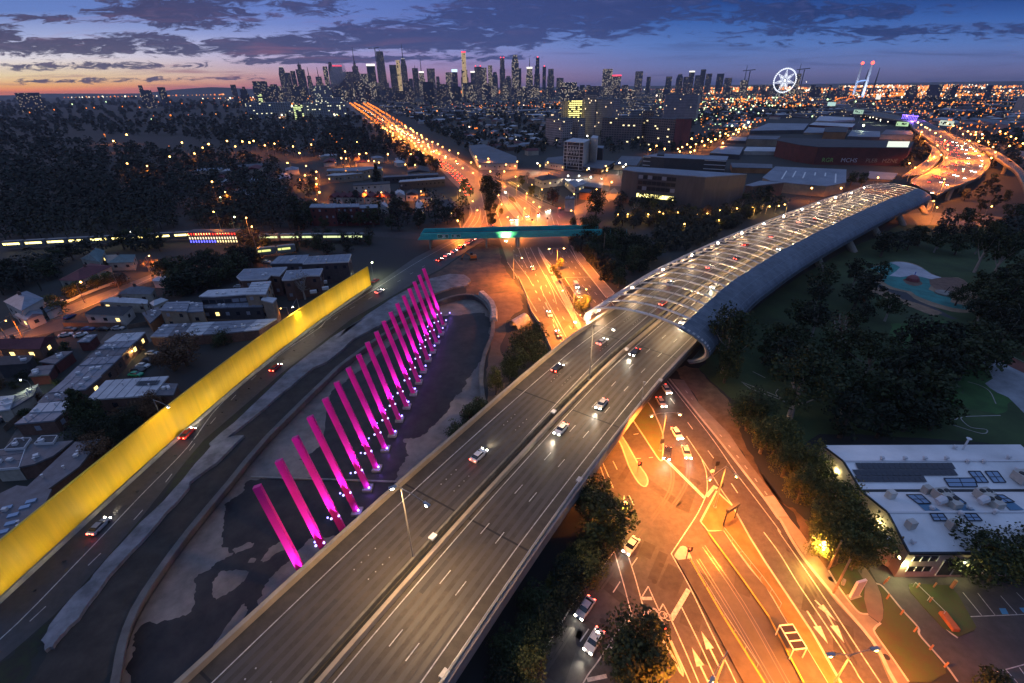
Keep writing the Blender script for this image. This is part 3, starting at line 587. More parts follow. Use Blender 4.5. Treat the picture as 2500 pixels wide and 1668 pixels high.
for t in (-6,8,20,32,44,56,68,80,92,104,115):
    q=MB();n=70;q.tube([tp(T0+(TE-T0)*i/n,t,.99) for i in range(n+1)],.2 if t<40 else .15,4);q.build('purlin',rib if t<40 else ribd,tube)
shm=mat('shell metal',(.13,.155,.19),.5,.4,.35,c2=(.06,.08,.11),metal=.3,spec=.6,det=7)
q=MB();n=110;k_=16;v=[];f=[]
for i in range(n+1):
    s=T0-1.2+(TE-T0+2.4)*i/n
    for j in range(k_+1):v.append(tp(s,TS-3+ (222-TS)*j/k_ ,1.0))
    for j in range(k_+1):v.append(tp(s,TS-3+ (222-TS)*j/k_ ,.965))
m_=2*(k_+1)
for i in range(n):
    for j in range(k_):
        f.append((i*m_+j,i*m_+j+1,(i+1)*m_+j+1,(i+1)*m_+j));f.append(((i+1)*m_+k_+1+j,(i+1)*m_+k_+2+j,i*m_+k_+2+j,i*m_+k_+1+j))
    f.append((i*m_,(i+1)*m_,(i+1)*m_+k_+1,i*m_+k_+1))
for e in (0,n):
    for j in range(k_):f.append((e*m_+j,e*m_+j+1,e*m_+k_+2+j,e*m_+k_+1+j))
q.add(v,f);q.build('shell',shm,tube)
q=MB()
for i in range(NR*2+1):
    s=T0+(TE-T0)*i/NR/2;q.tube([tp(s,t,1.004) for t in range(TS,220,8)],.045,3,cap=False)
for t in (140,156,172,190):q.tube([tp(T0+(TE-T0)*i/80,t,1.004) for i in range(81)],.04,3,cap=False)
q.build('shell_seam',mat('seam metal',(.2,.24,.3),.4,metal=.3),tube)
lampg=emat('tube lamp glow',(1,.82,.6),60)
for i in range(13):
    s=T0+2+i*(TE-T0-4)/12;p=tp(s,24,.9);q=MB();q.ball(p,.42 if i<5 else .5,8,5);q.build('tube_lamp',lampg,tube)
    light(tube,p+Vector((.3,-.3,-.3)),(1,.66,.38),3900,rad_=.5)
p=at('5:1658,750',9.8);q=MB();q.ball(p,.45,8,5);q.build('tube_lamp',lampg,tube);light(tube,p+Vector((0,0,.8)),(1,.7,.4),1500,rad_=.4)
for i in range(18):  # extra lights added under the tube roof to brighten it, no fixtures
    s=T0+6+i*(TE-T0-8)/17;light(tube,tp(s,108,.8),(1,.64,.31),3900,rad_=.5)
# far viaduct beyond the tube
FVL=[];FFL=[]
def rib2(name,lf,rt,m,th=1.6,parent=None,n=4,bar=True,mk=True,label=None):
    a=cr(lf,n);b_=cr(rt,n);k=min(len(a),len(b_));a=a[:k];b_=b_[:k];q=MB()
    v=[]
    for l,r_ in zip(a,b_):v+=[l,r_,r_-Vector((0,0,th)),l-Vector((0,0,th))]
    f=[]
    for i in range(k-1):
        for j in range(4):f.append((4*i+j,4*i+(j+1)%4,4*i+4+(j+1)%4,4*i+4+j))
    q.add(v,f);o=q.build(name,m,parent)
    if bar:
        for e in (a,b_):
            q=MB();q.sweep(e,[(-.25,-.1),(-.2,1.),(.2,1.),(.25,-.1)],closed=True);q.build('parapet',MT['parapet concrete'],parent)
    if mk:
        q=MB()
        for t in (.12,.88):q.strip([l.lerp(r_,t)+Vector((0,0,.05)) for l,r_ in zip(a,b_)],.25)
        for t in (.3,.42,.58,.7):dashes(q,[l.lerp(r_,t) for l,r_ in zip(a,b_)],4,8,.25,a[0].z+.05)
        q.build('lane_markings',paint,parent)
    return o,a,b_
# ------------------------------------------------------------ freeway beyond the tube
fv=thing('far_viaduct','wide curving elevated freeway beyond the sound tube, full of traffic','bridge',(0,0,0))
fa=mat('far freeway asphalt',(.11,.1,.09),.6,.3,.25)
mainL=W("l:500,1095 560,1050 700,985 800,925 842,865 825,800 760,720 660,650 580,590 520,540 490,500 k:2120,770 1900,735 1700,690 1500,650 1405,608 1392,580",9)
mainR=W("l:780,1230 890,1165 1050,1110 1200,1040 1290,950 1302,890 1240,800 1110,705 900,605 750,530 620,470 k:2230,740 2000,695 1800,658 1640,628 1545,600 1522,580",9)
_,fA,fB=rib2('deck',mainL,mainR,fa,parent=fv)
_,gA,gB=rib2('deck',W("k:1392,580 1440,552 1560,532 1800,524 2000,515 2120,503 2165,491",9.05),W("k:1522,580 1545,560 1620,546 1800,536 2000,526 2140,512 2190,491",9.05),fa,parent=fv,mk=False)
_,hA,hB=rib2('deck',W("k:2165,491 2100,480 1900,466 1700,455 1600,443 1545,425",9.1),W("k:2190,491 2140,472 1950,458 1750,448 1650,436 1575,425",9.1),fa,parent=fv,mk=False)
for lf,rt in (("l:425,1040 560,955 670,870 716,795 712,740 650,680","l:640,1010 760,918 806,840 802,785 770,745 700,715"),("l:1110,705 1300,810 1450,910 1560,985 1622,1085 1660,1180 1700,1300","l:1040,660 1300,757 1500,868 1651,998 1720,1080 1760,1180 1800,1300")):
    rib2('ramp',W(lf,9.05),W(rt,9.05),fa,parent=fv)
for x in ("l:1010,1190","l:880,1260","l:1440,1000","l:1350,930","l:600,640","l:560,610","l:680,1390"):
    p=at(x,1.);q=MB();q.tube([(p.x,p.y,-.5),(p.x,p.y,7.6)],[1.3,1.5],10);q.build('pier',prm,fv)
for i in range(6,len(fA)-2,3):
    c_=fA[i].lerp(fB[i],.5);q=MB();q.tube([(c_.x,c_.y,-.5),(c_.x,c_.y,7.6)],[1.4,1.6],8);q.box((c_.x,c_.y,7.),(12,2,1.2),R.random());q.build('pier',prm,fv)
for e_,t_ in ((fA,.04),(fB,.04)):
    pass
for e_ in (fA,fB):
    for i,p in enumerate(resample(e_,46.)[:13]):
        FVL.append(p)
for e_ in (gA,hA,gB):
    for p in resample(e_,38.):FFL.append(p)
# lower road passing below the far end of the tube
sheet('lower_road',"l:300,1470 450,1415 700,1395 860,1410 1100,1425 1350,1465 1651,1500 1651,1555 1500,1560 1100,1530 850,1525 600,1525 400,1520 290,1500",.05,asph_old)
b=MB();b.sweep(cr(W("l:860,1408 1100,1420 1350,1460 1651,1496",0),4),[(-.15,0),(-.15,1.2),(.15,1.2),(.15,0)],closed=True);tag(b.build('guard_wall',conc),'pale guard wall along the orange-lit lower road at the right','wall')
def smooth(p,step=8.,it=40):
    p=resample(p,step)+[p[-1]]
    for _ in range(it):p=[p[0]]+[(p[i-1]+p[i+1])*.25+p[i]*.5 for i in range(1,len(p)-1)]+[p[-1]]
    return cr(p,3)
# ------------------------------------------------------------ yellow noise wall
yw=mat('yellow wall panels',(.87,.52,.005),.55,.14,.9,stretch=(1,1,.05),det=3)
base=cr(W("s:-60,1520 7:0,1030 400,665 840,245 1070,0 4:1340,1310 1520,1140 1700,970 1870,840 2050,720 2200,625 2350,543 5:275,522",0),5)
base=smooth(base)
wt=thing('noise_wall','long curving bright yellow noise wall along the left freeway','wall',(0,0,0))
q=MB();q.sweep(base,[(-.25,0),(-.25,8.9),(.25,8.9),(.25,0)],closed=True);q.build('wall_face',yw,wt)
for i,p in enumerate(resample(base,4.)[:98]):q=MB();q.box(p+Vector((0,0,4.4)),(.12,.56,8.86),.6);q.build('panel_joint',mat('wall joint',(.55,.28,.01),.6),wt)
q=MB();q.sweep([p+Vector((0,0,0)) for p in base],[(.3,0),(.3,.8),(.7,.8),(.9,0)],closed=True);q.build('crash_barrier',conc,wt)
fl_g=emat('wall flood glow',(1,.85,.4),14)
for i,p in enumerate(resample(base,5.5)[1:]):
    k=min(range(len(base)-1),key=lambda j:(base[j]-p).length);d=(base[k+1]-base[k]).normalized();n=Vector((d.y,-d.x,0))
    # slim flood lamps stand on the crash barrier's road side and wash the wall
    h=p+n*4.6+Vector((0,0,.5));q=MB();q.box(h,(.5,.3,.25),math.atan2(n.y,n.x));q.build('flood_lamp',darkst,wt)
    light(wt,h+Vector((0,0,.3)),(1,.86,.42),R.uniform(750,950)*(.72+.75*min(1,i/42)),'SPOT',.3,140,1.,aim=(-n.x*4.6,-n.y*4.6,4.2))
# ------------------------------------------------------------ row of red light poles
tops=[(627,1187),(680,1124),(720,1067),(756,1017),(793,973),(821,933),(850,898),(875,866),(896,836),(918,810),(936,784),(953,762),(969,741),(985,722),(999,705),(1011,688),(1023,672),(1034,656)]
bss=[(767,1450),(810,1377),(846,1310),(873,1252),(899,1194),(921,1146),(942,1098),(959,1063),(976,1027),(994,995),(1010,963),(1023,935),(1034,908),(1046,881),(1057,860),(1067,838),(1077,816),(1083,795)]
redm=mat('red pole paint',(.88,.025,.3),.42,.1,.5,spec=.5);ringg=emat('pole ring light',(.5,.45,1),3.);starg=emat('pole base light',(.3,.25,1),5)
for i,(t,b0) in enumerate(zip(tops,bss)):
    B=P(*b0,-2);T=P(*t,20);ax=(T-B);r=thing('red_pole','tall leaning red square pole lit magenta, %s in the row beside the creek basin'%ORD[i],'light pole',B,0,'leaning red poles in a row')
    q=MB();w=.56;sd=Vector((1,.25,0)).normalized();fd=sd.cross(ax).normalized();sd=ax.cross(fd).normalized()
    v=[]
    for pp_ in (Vector((0,0,0)),ax):v+=[pp_+(sd*x+fd*y)*w for x,y in ((-1,-.8),(1,-.8),(1,.8),(-1,.8))]
    q.add(v,[(3,2,1,0),(4,5,6,7),(0,1,5,4),(1,2,6,5),(2,3,7,6),(3,0,4,7)]);q.build('shaft',redm,r)
    q=MB();q.box((0,0,.3),(2,2,.6));q.build('footing',conc,r)
    m_=ax*.225;u=ax.normalized()
    for sg in (-1,1):
        c_=m_+sd*sg*(w+.15)-fd*.0;q=MB();q.ball(c_-Vector((0,.4,0)),.24,6,4);q.build('ring_light',ringg,r)
        light(r,m_+sd*sg*1.2+Vector((0,-1.,0)),(.6,.12,1),10000,'SPOT',.15,44,1.,aim=(ax*.62-m_-sd*sg*1.2+Vector((0,1.,0))))
    # flood lamp on the ground to the left, aimed at the upper shaft
    c_=Vector((-5.5,-1.5,.4));q=MB();q.ball(c_,.2,6,4);q.build('ground_lamp',starg,r)
    light(r,c_+Vector((0,-.8,.3)),(1,.06,.16),9500,'SPOT',.3,48,1.,aim=(ax*.68-c_))
for i,(x,y) in enumerate(G("s:965,1053 981,1015 997,981 1013,949 1026,919 1039,893 1050,867 1061,844 1071,822 1081,801 1089,782 1098,764 8:378,68 323,188 263,320 195,465")):
    p=P(x,y,-1.);r=thing('ground_flood','small blue-violet flood lamp standing behind the row of red poles','flood lamp',(p.x,p.y,-2),0,'blue flood lamps behind the red poles')
    q=MB();q.tube([(0,0,0),(0,0,.8)],.08,5);q.build('post',darkst,r);q=MB();q.ball((0,0,1.),.26,8,5);q.build('lamp',starg,r)
    light(r,(0,0,1.5),(.3,.12,1),110,rad_=.2)
# ------------------------------------------------------------ teal railway bridge
brd=thing('rail_bridge','teal steel railway bridge across the orange-lit main road','bridge',(0,0,0))
teal=mat('teal girder paint',(.03,.5,.5),.5,.3,.25,stretch=(1,1,3));A=at('m:1632,1105',5.2);Bb=at('d:1800,1100',5.2);d=(Bb-A).normalized();nb=Vector((-d.y,d.x,0))
if nb.y<0:nb=-nb
At=at('m:1690,1003',8.9)
hh=3.3;sl_=(At-A).dot(d)
for of in (0,9):
    o_=nb*of;q=MB();v=[A+o_,Bb+o_+d*10,Bb+o_+d*10+Vector((0,0,hh)),A+d*sl_+o_+Vector((0,0,hh))];v+=[x+nb*.5 for x in v]
    q.add(v,[(0,1,2,3),(7,6,5,4),(0,4,5,1),(1,5,6,2),(2,6,7,3),(3,7,4,0)]);q.build('girder',teal,brd)
q=MB();q.bar(A+d*sl_+nb*5+Vector((0,0,.9)),Bb+d*10+nb*5+Vector((0,0,.9)),8.4,.8);q.build('track_deck',mat('ballast',(.05,.045,.045),.95,.4,2.),brd)
for of in (3.2,4.7,6.,7.5):
    q=MB();q.bar(A+d*sl_+nb*of+Vector((0,0,1.4)),Bb+d*10+nb*of+Vector((0,0,1.4)),.1,.16);q.build('rail',MT['rail steel'],brd)
q=MB()
for k in range(26):
    c_=A+d*(sl_+k*4.2)-nb*.06+Vector((0,0,hh/2));q.bar(c_-Vector((0,0,hh/2-.1)),c_+Vector((0,0,hh/2-.1)),.1,.16,up=Vector((0,1,0)))
q.build('stiffener',teal,brd)
for x in ("s:1053,603","s:1188,612","s:1262,603","d:920,1180","d:1690,1180"):
    p=at(x,0);q=MB()
    for of in (1,5,9):
        k=(p-A).dot(d);c_=A+d*k+nb*of;q.tube([(c_.x,c_.y,-.2),(c_.x,c_.y,5.15)],.45,8)
    q.bar(A+d*k+nb*0+Vector((0,0,-.3)),A+d*k+nb*10+Vector((0,0,-.3)),.8,.5);q.build('bridge_pier',prm,brd)
sg=mat('green sign',(.0,.12,.09),.5)
def signtext(txt,loc,rot,size,m,parent,name='lettering'):
    c=bpy.data.curves.new(name,'FONT');c.body=txt;c.size=size;c.align_x='CENTER';c.align_y='CENTER';c.extrude=.01;c.resolution_u=2
    t=bpy.data.objects.new('tmp',c);SC.collection.objects.link(t);dg=bpy.context.evaluated_depsgraph_get()
    me=bpy.data.meshes.new_from_object(t.evaluated_get(dg));bpy.data.objects.remove(t)
    me.materials.clear();me.materials.append(m);o=bpy.data.objects.new(name,me);SC.collection.objects.link(o);o.location=loc;o.rotation_euler=rot
    if parent:o.parent=parent
    return o
az=math.atan2(d.y,d.x)
for k,(x0,x1) in enumerate((("s:1069,576","s:1094,576"),("s:1104,574","s:1124,574"))):
    c_=(at(x0,7)+at(x1,7))/2;kk=(c_-A).dot(d);c_=A+d*kk-nb*.25+Vector((0,0,1.65));wdt=(at(x1,7)-at(x0,7)).length
    s_=thing('road_sign','green direction sign with white lettering on the teal bridge, '+('left one' if k==0 else 'right one'),'sign',c_,az)
    q=MB();q.box((0,0,0),(wdt,.1,1.7));q.build('sign_panel',sg,s_);q=MB();q.box((0,.02,0),(wdt+.2,.08,1.9));q.build('sign_border',white,s_)
    sx_=.5 if k==0 else -.5
    for zz,ww in ((.45,2.),(.0,1.5),(-.45,2.6)):q=MB();q.box((sx_,-.07,zz),(ww*.8,.05,.2));q.build('lettering',white,s_)
    q=MB();x_=-wdt/2+.6 if k==0 else wdt/2-.6;q.bar((x_-.3,-.07,-.4),(x_+.3,-.07,.4),.05,.14,up=Vector((0,1,0)));q.build('arrow',white,s_)
c_=at('d:755,1118',5.);kk=(c_-A).dot(d);c_=A+d*kk-nb*3.6+Vector((0,0,-.6))
r=thing('bridge_flood','bright yellow-white flood lamp under the middle of the teal bridge face','flood lamp',c_);q=MB();q.box((0,0,0),(.8,.3,.3));q.build('lamp',emat('flood glow',(1,.85,.35),120),r)
light(r,(0,0,.1),(1,.78,.2),48000,'SPOT',.25,110,1.,aim=(0,3.4,2.6))
# ------------------------------------------------------------ railway, trains and station
sheet('railway',"4:-200,262 600,215 1500,180 1900,185 2400,185 5:40,190 m:1650,1100 1650,1020 1500,1005 900,1000 4:2350,150 1500,160 600,195 -200,240",.06,mat('rail ballast',(.05,.048,.05),.95,.4,1.))
def train(name,label,p0,p1,ncar,col,win,es,h=3.6):
    a,b_=p0,p1;d=(b_-a);L=d.length/ncar;d.normalize();az=math.atan2(d.y,d.x);t=thing(name,label,'train',a,az)
    wm=emat(name+' window glow',win,es);cm=mat(name+' body',col,.4,.2,1.)
    for i in range(ncar):
        x=L*(i+.5);q=MB();q.box((x,0,2.1),(L-.6,2.9,2.9));q.box((x,0,3.7),(L-1.2,2.4,.35));q.box((x,0,.5),(L-3,2.2,.6));c=q.build('carriage',cm,t)
        q=MB();
        for k in range(int((L-1.5)/2)):
            q.box((x-L/2+1.6+k*2.,-1.47,2.45),(2. if k%4 else 1.5,.06,1.0))
        q.build('window_band',wm,t)
        q=MB();q.box((x,1.47,2.45),(L-3,.06,1.0));q.build('window_band',wm,t)
    return t
def lift(v,z=1.2):v=v.copy();v.z=z;return v
train('suburban_train','long lit commuter train with yellow windows running along the far left railway',lift(at('4:30,268',2)),lift(at('4:1500,190',2)),11,(.2,.2,.2),(1,.8,.25),4.)
train('shorter_train','greenish lit train standing right of the station on the railway',lift(at('4:1660,222',2)),lift(at('4:2330,217',2)),5,(.2,.22,.2),(.75,.85,.4),1.3)
train('sidings_train','short yellow-green lit train behind the flats at the left',lift(at('4:1640,315',2)),lift(at('4:1890,288',2)),2,(.2,.22,.2),(.75,.8,.25),1.3)
st_=thing('station','railway station hall of lattice steel glowing red, white and blue','station',(0,0,0))
p0,p1=at('q:475,155',1),at('q:960,150',1);d2=(p1-p0);L2=d2.length;d2.normalize();n2=Vector((-d2.y,d2.x,0));zt=6.5
for k in range(19):
    q=MB();c_=p0+d2*(L2*k/18);q.box(c_+Vector((0,0,zt/2)),(.3,.3,zt));q.build('column',darkst,st_)
for z_,m in ((1.6,emat('blue panel glow',(.12,.12,1),3.)),(3.4,emat('white panel glow',(1,.75,.5),1.7)),(5.6,emat('red panel glow',(1,.06,.04),1.8))):
    for k in range(18):
        mm=m
        if z_==1.6 and k>9:mm=emat('warm panel glow',(1,.75,.35),1.8)
        c_=p0+d2*(L2*(k+.5)/18)+n2*.3+Vector((0,0,z_));q=MB();q.box(c_,(L2/18-.7,.15,1.2),math.atan2(d2.y,d2.x));q.build('glass_panel',mm,st_)
q=MB();q.bar(p0+n2*3+Vector((0,0,zt)),p1+n2*3+Vector((0,0,zt)),7,.35);q.build('roof',darkst,st_)
# ------------------------------------------------------------ lamps
polem=mat('lamp post steel',(.3,.29,.28),.5,.1,2.,metal=.3);headm=mat('lamp head',(.25,.27,.3),.4)
ORC=(1,.25,.025);WHC=(1,.8,.52);VIC=(1,.6,.26);GRC=(.9,1,.6);RDC=(1,.06,.03)
GL={'o':((1,.5,.12),1.),'w':((1,.93,.75),1.),'g':((.85,1,.55),1.),'r':((1,.05,.02),1.)}
def glow(k,s):return emat('lamp glow %s %d'%(k,s),GL[k][0],s)
LT={};far_lamps=[];LAMP_FAR=1000
def simple_lamp(h,r,k,es,armdir=0):
    key=(round(h),round(r,1),k,es)
    if key not in LT:
        t=thing('street_lamp','x','street lamp',(0,0,-500));q=MB();q.tube([(0,0,0),(0,0,h*.6),(0,0,h)],[.16,.12,.08],5);q.tube([(0,0,h),(1.6,0,h+.35)],.06,4);q.build('post',polem,t)
        q=MB();q.box((2.,0,h+.38),(.9,.35,.16));q.build('lamp_head',headm,t)
        q=MB();q.ball((2.,0,h+.12),r,7,5);q.build('lamp_glass',glow(k,es),t);LT[key]=t;t['label']=''
    return LT[key]
used=set()
def lamp(x,y,h=9.,k='o',grp='street lamps in the suburb',lab=None,pt=0,pw=0.,base=0.,es=None,rm=1.,turn=None):
    p=P(x,y,base+h);D=(p-CAM).length;r=max(.24,min(2.,D*.00095))*rm
    q=.2;r=max(.2,round(r/q)*q) if r>.3 else round(r,1)
    if D>LAMP_FAR:
        far_lamps.append((p,r,k,pw));return None
    t=simple_lamp(h,r,k,es or 12);a=R.uniform(0,6.28) if turn is None else turn
    o=(math.cos(a)*2,math.sin(a)*2);loc=(p.x-o[0],p.y-o[1],base)
    if t.name not in used:
        used.add(t.name);c=t;KIDS.setdefault(t.name,list(t.children))
        c.location=loc;c.rotation_euler=(0,0,a)
    else:c=dup(t,loc,a)
    c['group']=grp;c['label']=lab or 'x';
    if pt:light(c,(2.,0,h-.5-r),{'o':(1,.5,.08)}.get(k,WHC),pw*.8,'POINT',.3)
    elif pw:light(c,(2.,0,h-.5-r),{'o':ORC,'w':WHC,'g':GRC,'r':RDC}[k],pw,'SPOT',.3,165,.5)
    return c
def many(s,**k):
    if k.get('pw'):k['pw']*=1.7
    for i,(x,y) in enumerate(G(s)):lamp(x,y,**k)
L1='small orange street lamp among the houses and trees of the left suburb'
many("m:242,183 370,255 228,300 368,338 165,352 372,410 408,512 360,600 985,490 1180,513 1675,500 2160,490 2133,868",grp='lamps of the terrace streets',lab='bright orange street lamp in the terrace streets left of the boulevard',pw=9000,h=8,rm=1.4)
many("m:905,35 992,25 1262,35 1547,33 160,22 12,145 1480,165 1600,170 680,85 740,90 1020,120 1090,125 1150,140",grp='small lamps behind the flats',lab='small orange lamp in the trees behind the pale flats',pw=3500,h=8,rm=1.3)
many("1:665,858 807,860 722,900 1447,900 1545,903 1590,910 1617,900 1688,928 1750,917 1868,935 1985,923 1330,920 1292,943 1240,980 1082,1000 810,1045 938,1060 1160,910 1500,935 1832,1040 2275,908 1352,1160 1435,1225 1570,1390 1605,1447 1362,1352 2200,967 2290,985",grp='lamps in the dark park',lab='orange lamp shining out of the dark parkland trees at the left',pw=6000,h=14,rm=1.3)
many("1:1405,1260 965,760 460,665 675,650 1495,1385",grp='greenish lamps in the park',lab='small greenish white lamp in the dark parkland',k='g',pw=500,h=7)
many("1:970,660 1010,650 1085,650 1160,660 1220,655 1285,655 1370,660 1425,670 1450,675 890,685 780,680 600,687 550,690 345,700 190,718 1530,650 1560,650",grp='lamps at the far edge of the park',lab='orange lamp in the line along the far edge of the park',h=16,rm=1.3)
many("4:38,742",h=8,grp='left street lamps',lab='orange lamp at the left end of the left street, beside the pale houses',pw=6500)
many("4:515,495",h=8,grp='left street lamps',lab='orange lamp on the garden wall side of the left street',pw=11000,rm=1.3)
many("4:950,327",h=8,grp='left street lamps',lab='orange lamp lighting a bare tree at the far end of the left street',pw=6500)
many("4:132,1120",h=6,k='g',lab='small white lamp beside the alley of low flats',pw=500,grp='lamps of the flats')
many("4:1790,663",h=4,k='o',lab='small amber lamp at the foot of the flats behind the yellow wall',pw=200,grp='lamps of the flats')
many("5:283,370",h=7,k='g',lab='white flood lamp on the grass behind the end of the yellow wall',pw=2500,grp='lamps of the flats',rm=1.4)
many("4:835,175",h=8,k='w',lab='white lamp beside the far left railway',pw=500,grp='lamps of the flats')
DL='orange street lamp over the busy junction beyond the teal bridge'
many("d:97,890 303,625 367,750 698,670 655,545 752,500 780,845 922,840 1133,640 1216,705 1042,520 927,415 1015,725 1690,530 1650,755",grp='junction lamps',lab=DL,pw=16000,h=9,rm=1.3)
many("d:1110,400 888,290 1250,465 275,430 130,480",grp='lamps in yellow trees',lab='lamp glowing yellow inside a street tree near the junction',pw=5000,h=5,rm=1.2,pt=1)
many("d:477,335 308,240 543,220 735,220 280,97 400,150 75,80 165,175 912,85 517,45 757,125 1222,140 1330,97 2122,145 2137,205 2203,365 1997,465",grp='lamps beyond the junction',lab='orange street lamp by the shops and wide road beyond the junction',pw=14000,h=9,rm=1.4)
many("d:1188,108 1608,280 1757,280 1917,295 2065,320 1890,180",grp='white lamps of the shop street',lab='white lamp in the line along the shop street',k='w',pw=5000,h=8,rm=1.3)
many("d:1492,720 580,950 1875,60",grp='red signal lamps',lab='red signal lamp beside the junction',k='r',pw=600,h=4)
many("2:1885,1065 1860,1040 1900,1050 1655,868",grp='white lamps near the tilted-frame tower',lab='bright white lamp near the pale tower with slanted frames',k='w',pw=2500,h=8,rm=1.3)
many("j:25,605 100,605 255,605 370,600 480,590 620,605 700,600 795,575 925,560 1040,555 1170,545 1285,530 340,585 1240,540 528,678 788,650",grp='yellow lamps in the tree row',lab='amber lamp in the row of lit trees below the dark office blocks',pw=1300,h=4.6,pt=1,rm=1.4)
many("j:270,110 318,82 380,105 493,125 480,105 512,92 550,72 575,92 575,130 605,118 615,70 662,48 708,35 730,50 680,80 820,62 583,28 1490,402 1712,402 1990,322",grp='orange lamps behind the office blocks',lab='orange street lamp on the tree-lined street behind the office blocks',pw=7000,h=9,rm=1.4)
many("k:148,925 178,945 238,930 295,905 270,880 305,870 355,845 378,858 425,845 440,815 540,770 600,770 510,790 550,785 370,770 330,770 485,760 30,990 115,1030 85,950",grp='orange lamps of the tree-lined street',lab='orange lamp far along the tree-lined street before the warehouses',pw=7000,h=9,rm=1.4)
many("l:135,305 345,335 388,335 515,370 565,370 630,400 688,400 712,440 770,440 800,485 905,540 978,540 1030,545 1035,610 1115,612 1165,590 1330,645 1520,635 1570,655 1505,730 1465,605 1410,585 1355,553 1640,705 38,462 1270,380 1100,680",grp='orange lamps around the ramps',lab='orange street lamp on a tall post around the elevated ramps',pw=3000,h=10)
many("l:1195,685 1025,755 1140,760 745,840 870,850 780,725 675,550 620,590",base=9,grp='lamps on the far viaduct',lab='orange lamp standing on the curved far viaduct',pw=36000,h=10,rm=1.1)
many("l:497,905 740,1285 775,1350 1325,1340 180,1050",grp='lamps below the tube end',lab='orange lamp by the road below the far end of the sound tube',pw=6000,h=9,rm=1.1)
many("l:1230,612 1365,680 100,440 130,440 165,455 205,465 280,485",k='w',grp='white lamps at the right',lab='white street lamp among the ramps and low roofs at the right',pw=2500,h=9)
many("k:298,675 440,645 525,690 650,600 685,600 615,580 205,655 235,630 410,795 222,835 1143,725 1730,830 1845,580 1640,555 265,645 345,640",k='g',grp='greenish flood lamps',lab='bright greenish white flood lamp in the yards before the ferris wheel',h=12,rm=1.4,pw=2500)
many("k:1885,365 2145,370 2290,370 1075,330",k='w',grp='far flood lamps',lab='very bright far flood lamp near the bridge towers',h=20,rm=1.8)
for p in FVL:  # lamps added along both deck edges to brighten the far road
    v=p+Vector((0,0,10))-CAM;lamp(CX+F*v.dot(RT)/v.dot(FW),CY-F*v.dot(UP)/v.dot(FW),base=9,h=10,grp='added lamps along the far viaduct edges',lab='added orange lamp brightening the edge of the far viaduct',pw=38000)
for p in FFL:far_lamps.append((p+Vector((0,0,9)),1.6,'o',26000))
# rows along the boulevard, posts in double file
bv='bright orange lamp in the double file of posts along the boulevard'
for s_,st_ in (("2:115,605 160,650 250,700 330,755 400,805 500,880 590,930 660,970",34),("2:130,600 200,640 300,705 400,780 500,850 600,905 700,970 760,1010",34),("2:105,610 140,655 230,720 300,770 380,830 450,880 540,930 620,975",34),("2:140,600 250,655 370,725 440,765 540,835 640,895 740,945 830,975 930,1000",34)):
    pts=resample([P(x,y,9) for x,y in G(s_)][::-1],st_)
    for p in pts[:62]:
        p=p+Vector((R.uniform(-2.5,2.5),R.uniform(-4,4),0))
        v=p-CAM;x=CX+F*v.dot(RT)/v.dot(FW);y=CY-F*v.dot(UP)/v.dot(FW);D=v.length
        if y<238:continue
        lamp(x,y,grp='boulevard lamps',lab=bv,pw=34000,h=9,rm=1.5,turn=2.2 if R.random()<.5 else 5.3,es=8)
# the near double-arm lamps
def big_lamp(foot,z0,top_h,heads,lab,col=ORC,k='o',pw=20000,group=None,g=40):
    f=at(foot,z0) if isinstance(foot,str) else foot;t=thing('street_lamp',lab,'street lamp',f,0,group)
    q=MB();q.tube([(0,0,0),(0,0,.6),(0,0,top_h)],[.24,.16,.09],8);q.build('post',polem,t)
    q=MB();q.tube([(0,0,-.02),(0,0,.3)],[.35,.35],8);q.build('base_plate',polem,t)
    for hx in heads:
        d=hx-f;d.z=0;L=d.length;u=d/L;tip=Vector((d.x,d.y,top_h+.55))
        q=MB();q.tube([(0,0,top_h-.1),(d.x*.5,d.y*.5,top_h+.4),tip],[.07,.06,.05],5);q.build('arm',polem,t)
        az=math.atan2(u.y,u.x);q=MB();v=Vector((tip.x,tip.y,tip.z));q.box(v+u*.35,(1.1,.42,.2),az);q.build('lamp_head',headm,t)
        q=MB();q.ball(v+u*.45+Vector((0,-.05,-.16)),.27,8,5,sq=(1.2,.9,.7));q.build('lamp_glass',glow(k,g),t)
        light(t,v+u*.5+Vector((0,0,-.6)),col,pw,'SPOT',.25,160,.5)
    return t
def foot_of(top,h,z0):
    p=P(*G(top)[0],z0+h);return Vector((p.x,p.y,z0))
f1=foot_of('s:979,1191',15.5,9);big_lamp(f1,9,15.5,[at('8:430,315',25),at('8:620,418',25)],'tall double-arm lamp on the viaduct median in the foreground',VIC,'w',11000,'viaduct median lamps')
f1=foot_of('s:1449,793',15.5,9);big_lamp(f1,9,15.5,[at('5:1590,745',25),at('5:1812,790',25)],'tall double-arm lamp on the viaduct median just before the tube mouth',VIC,'w',15000,'viaduct median lamps')
f1=at('b:1155,1330');big_lamp(f1,0,11,[at('b:1115,1045',11.5),at('b:1355,1012',11.5)],'double-arm orange lamp at the tip of the mulched median by the turning lanes',pw=31000,group='near orange lamps')
f1=foot_of('c:665,1310',11,0);big_lamp(f1,0,11,[at('c:505,1305',11.5),at('c:862,1258',11.5)],'double-arm orange lamp at the bottom edge beside the tram shelter',pw=44000,group='near orange lamps')
f1=at('b:630,790');big_lamp(f1,0,11,[at('b:565,445',11.5),at('b:803,430',11.5)],'double-arm orange lamp on the grass island half under the viaduct',pw=38000,group='near orange lamps')
f1=at('s:1735,1700');big_lamp(f1,0,11,[at('a:1650,1525',11.5)],'orange lamp with one arm at the bottom edge over the tram tracks',pw=46000,group='near orange lamps')
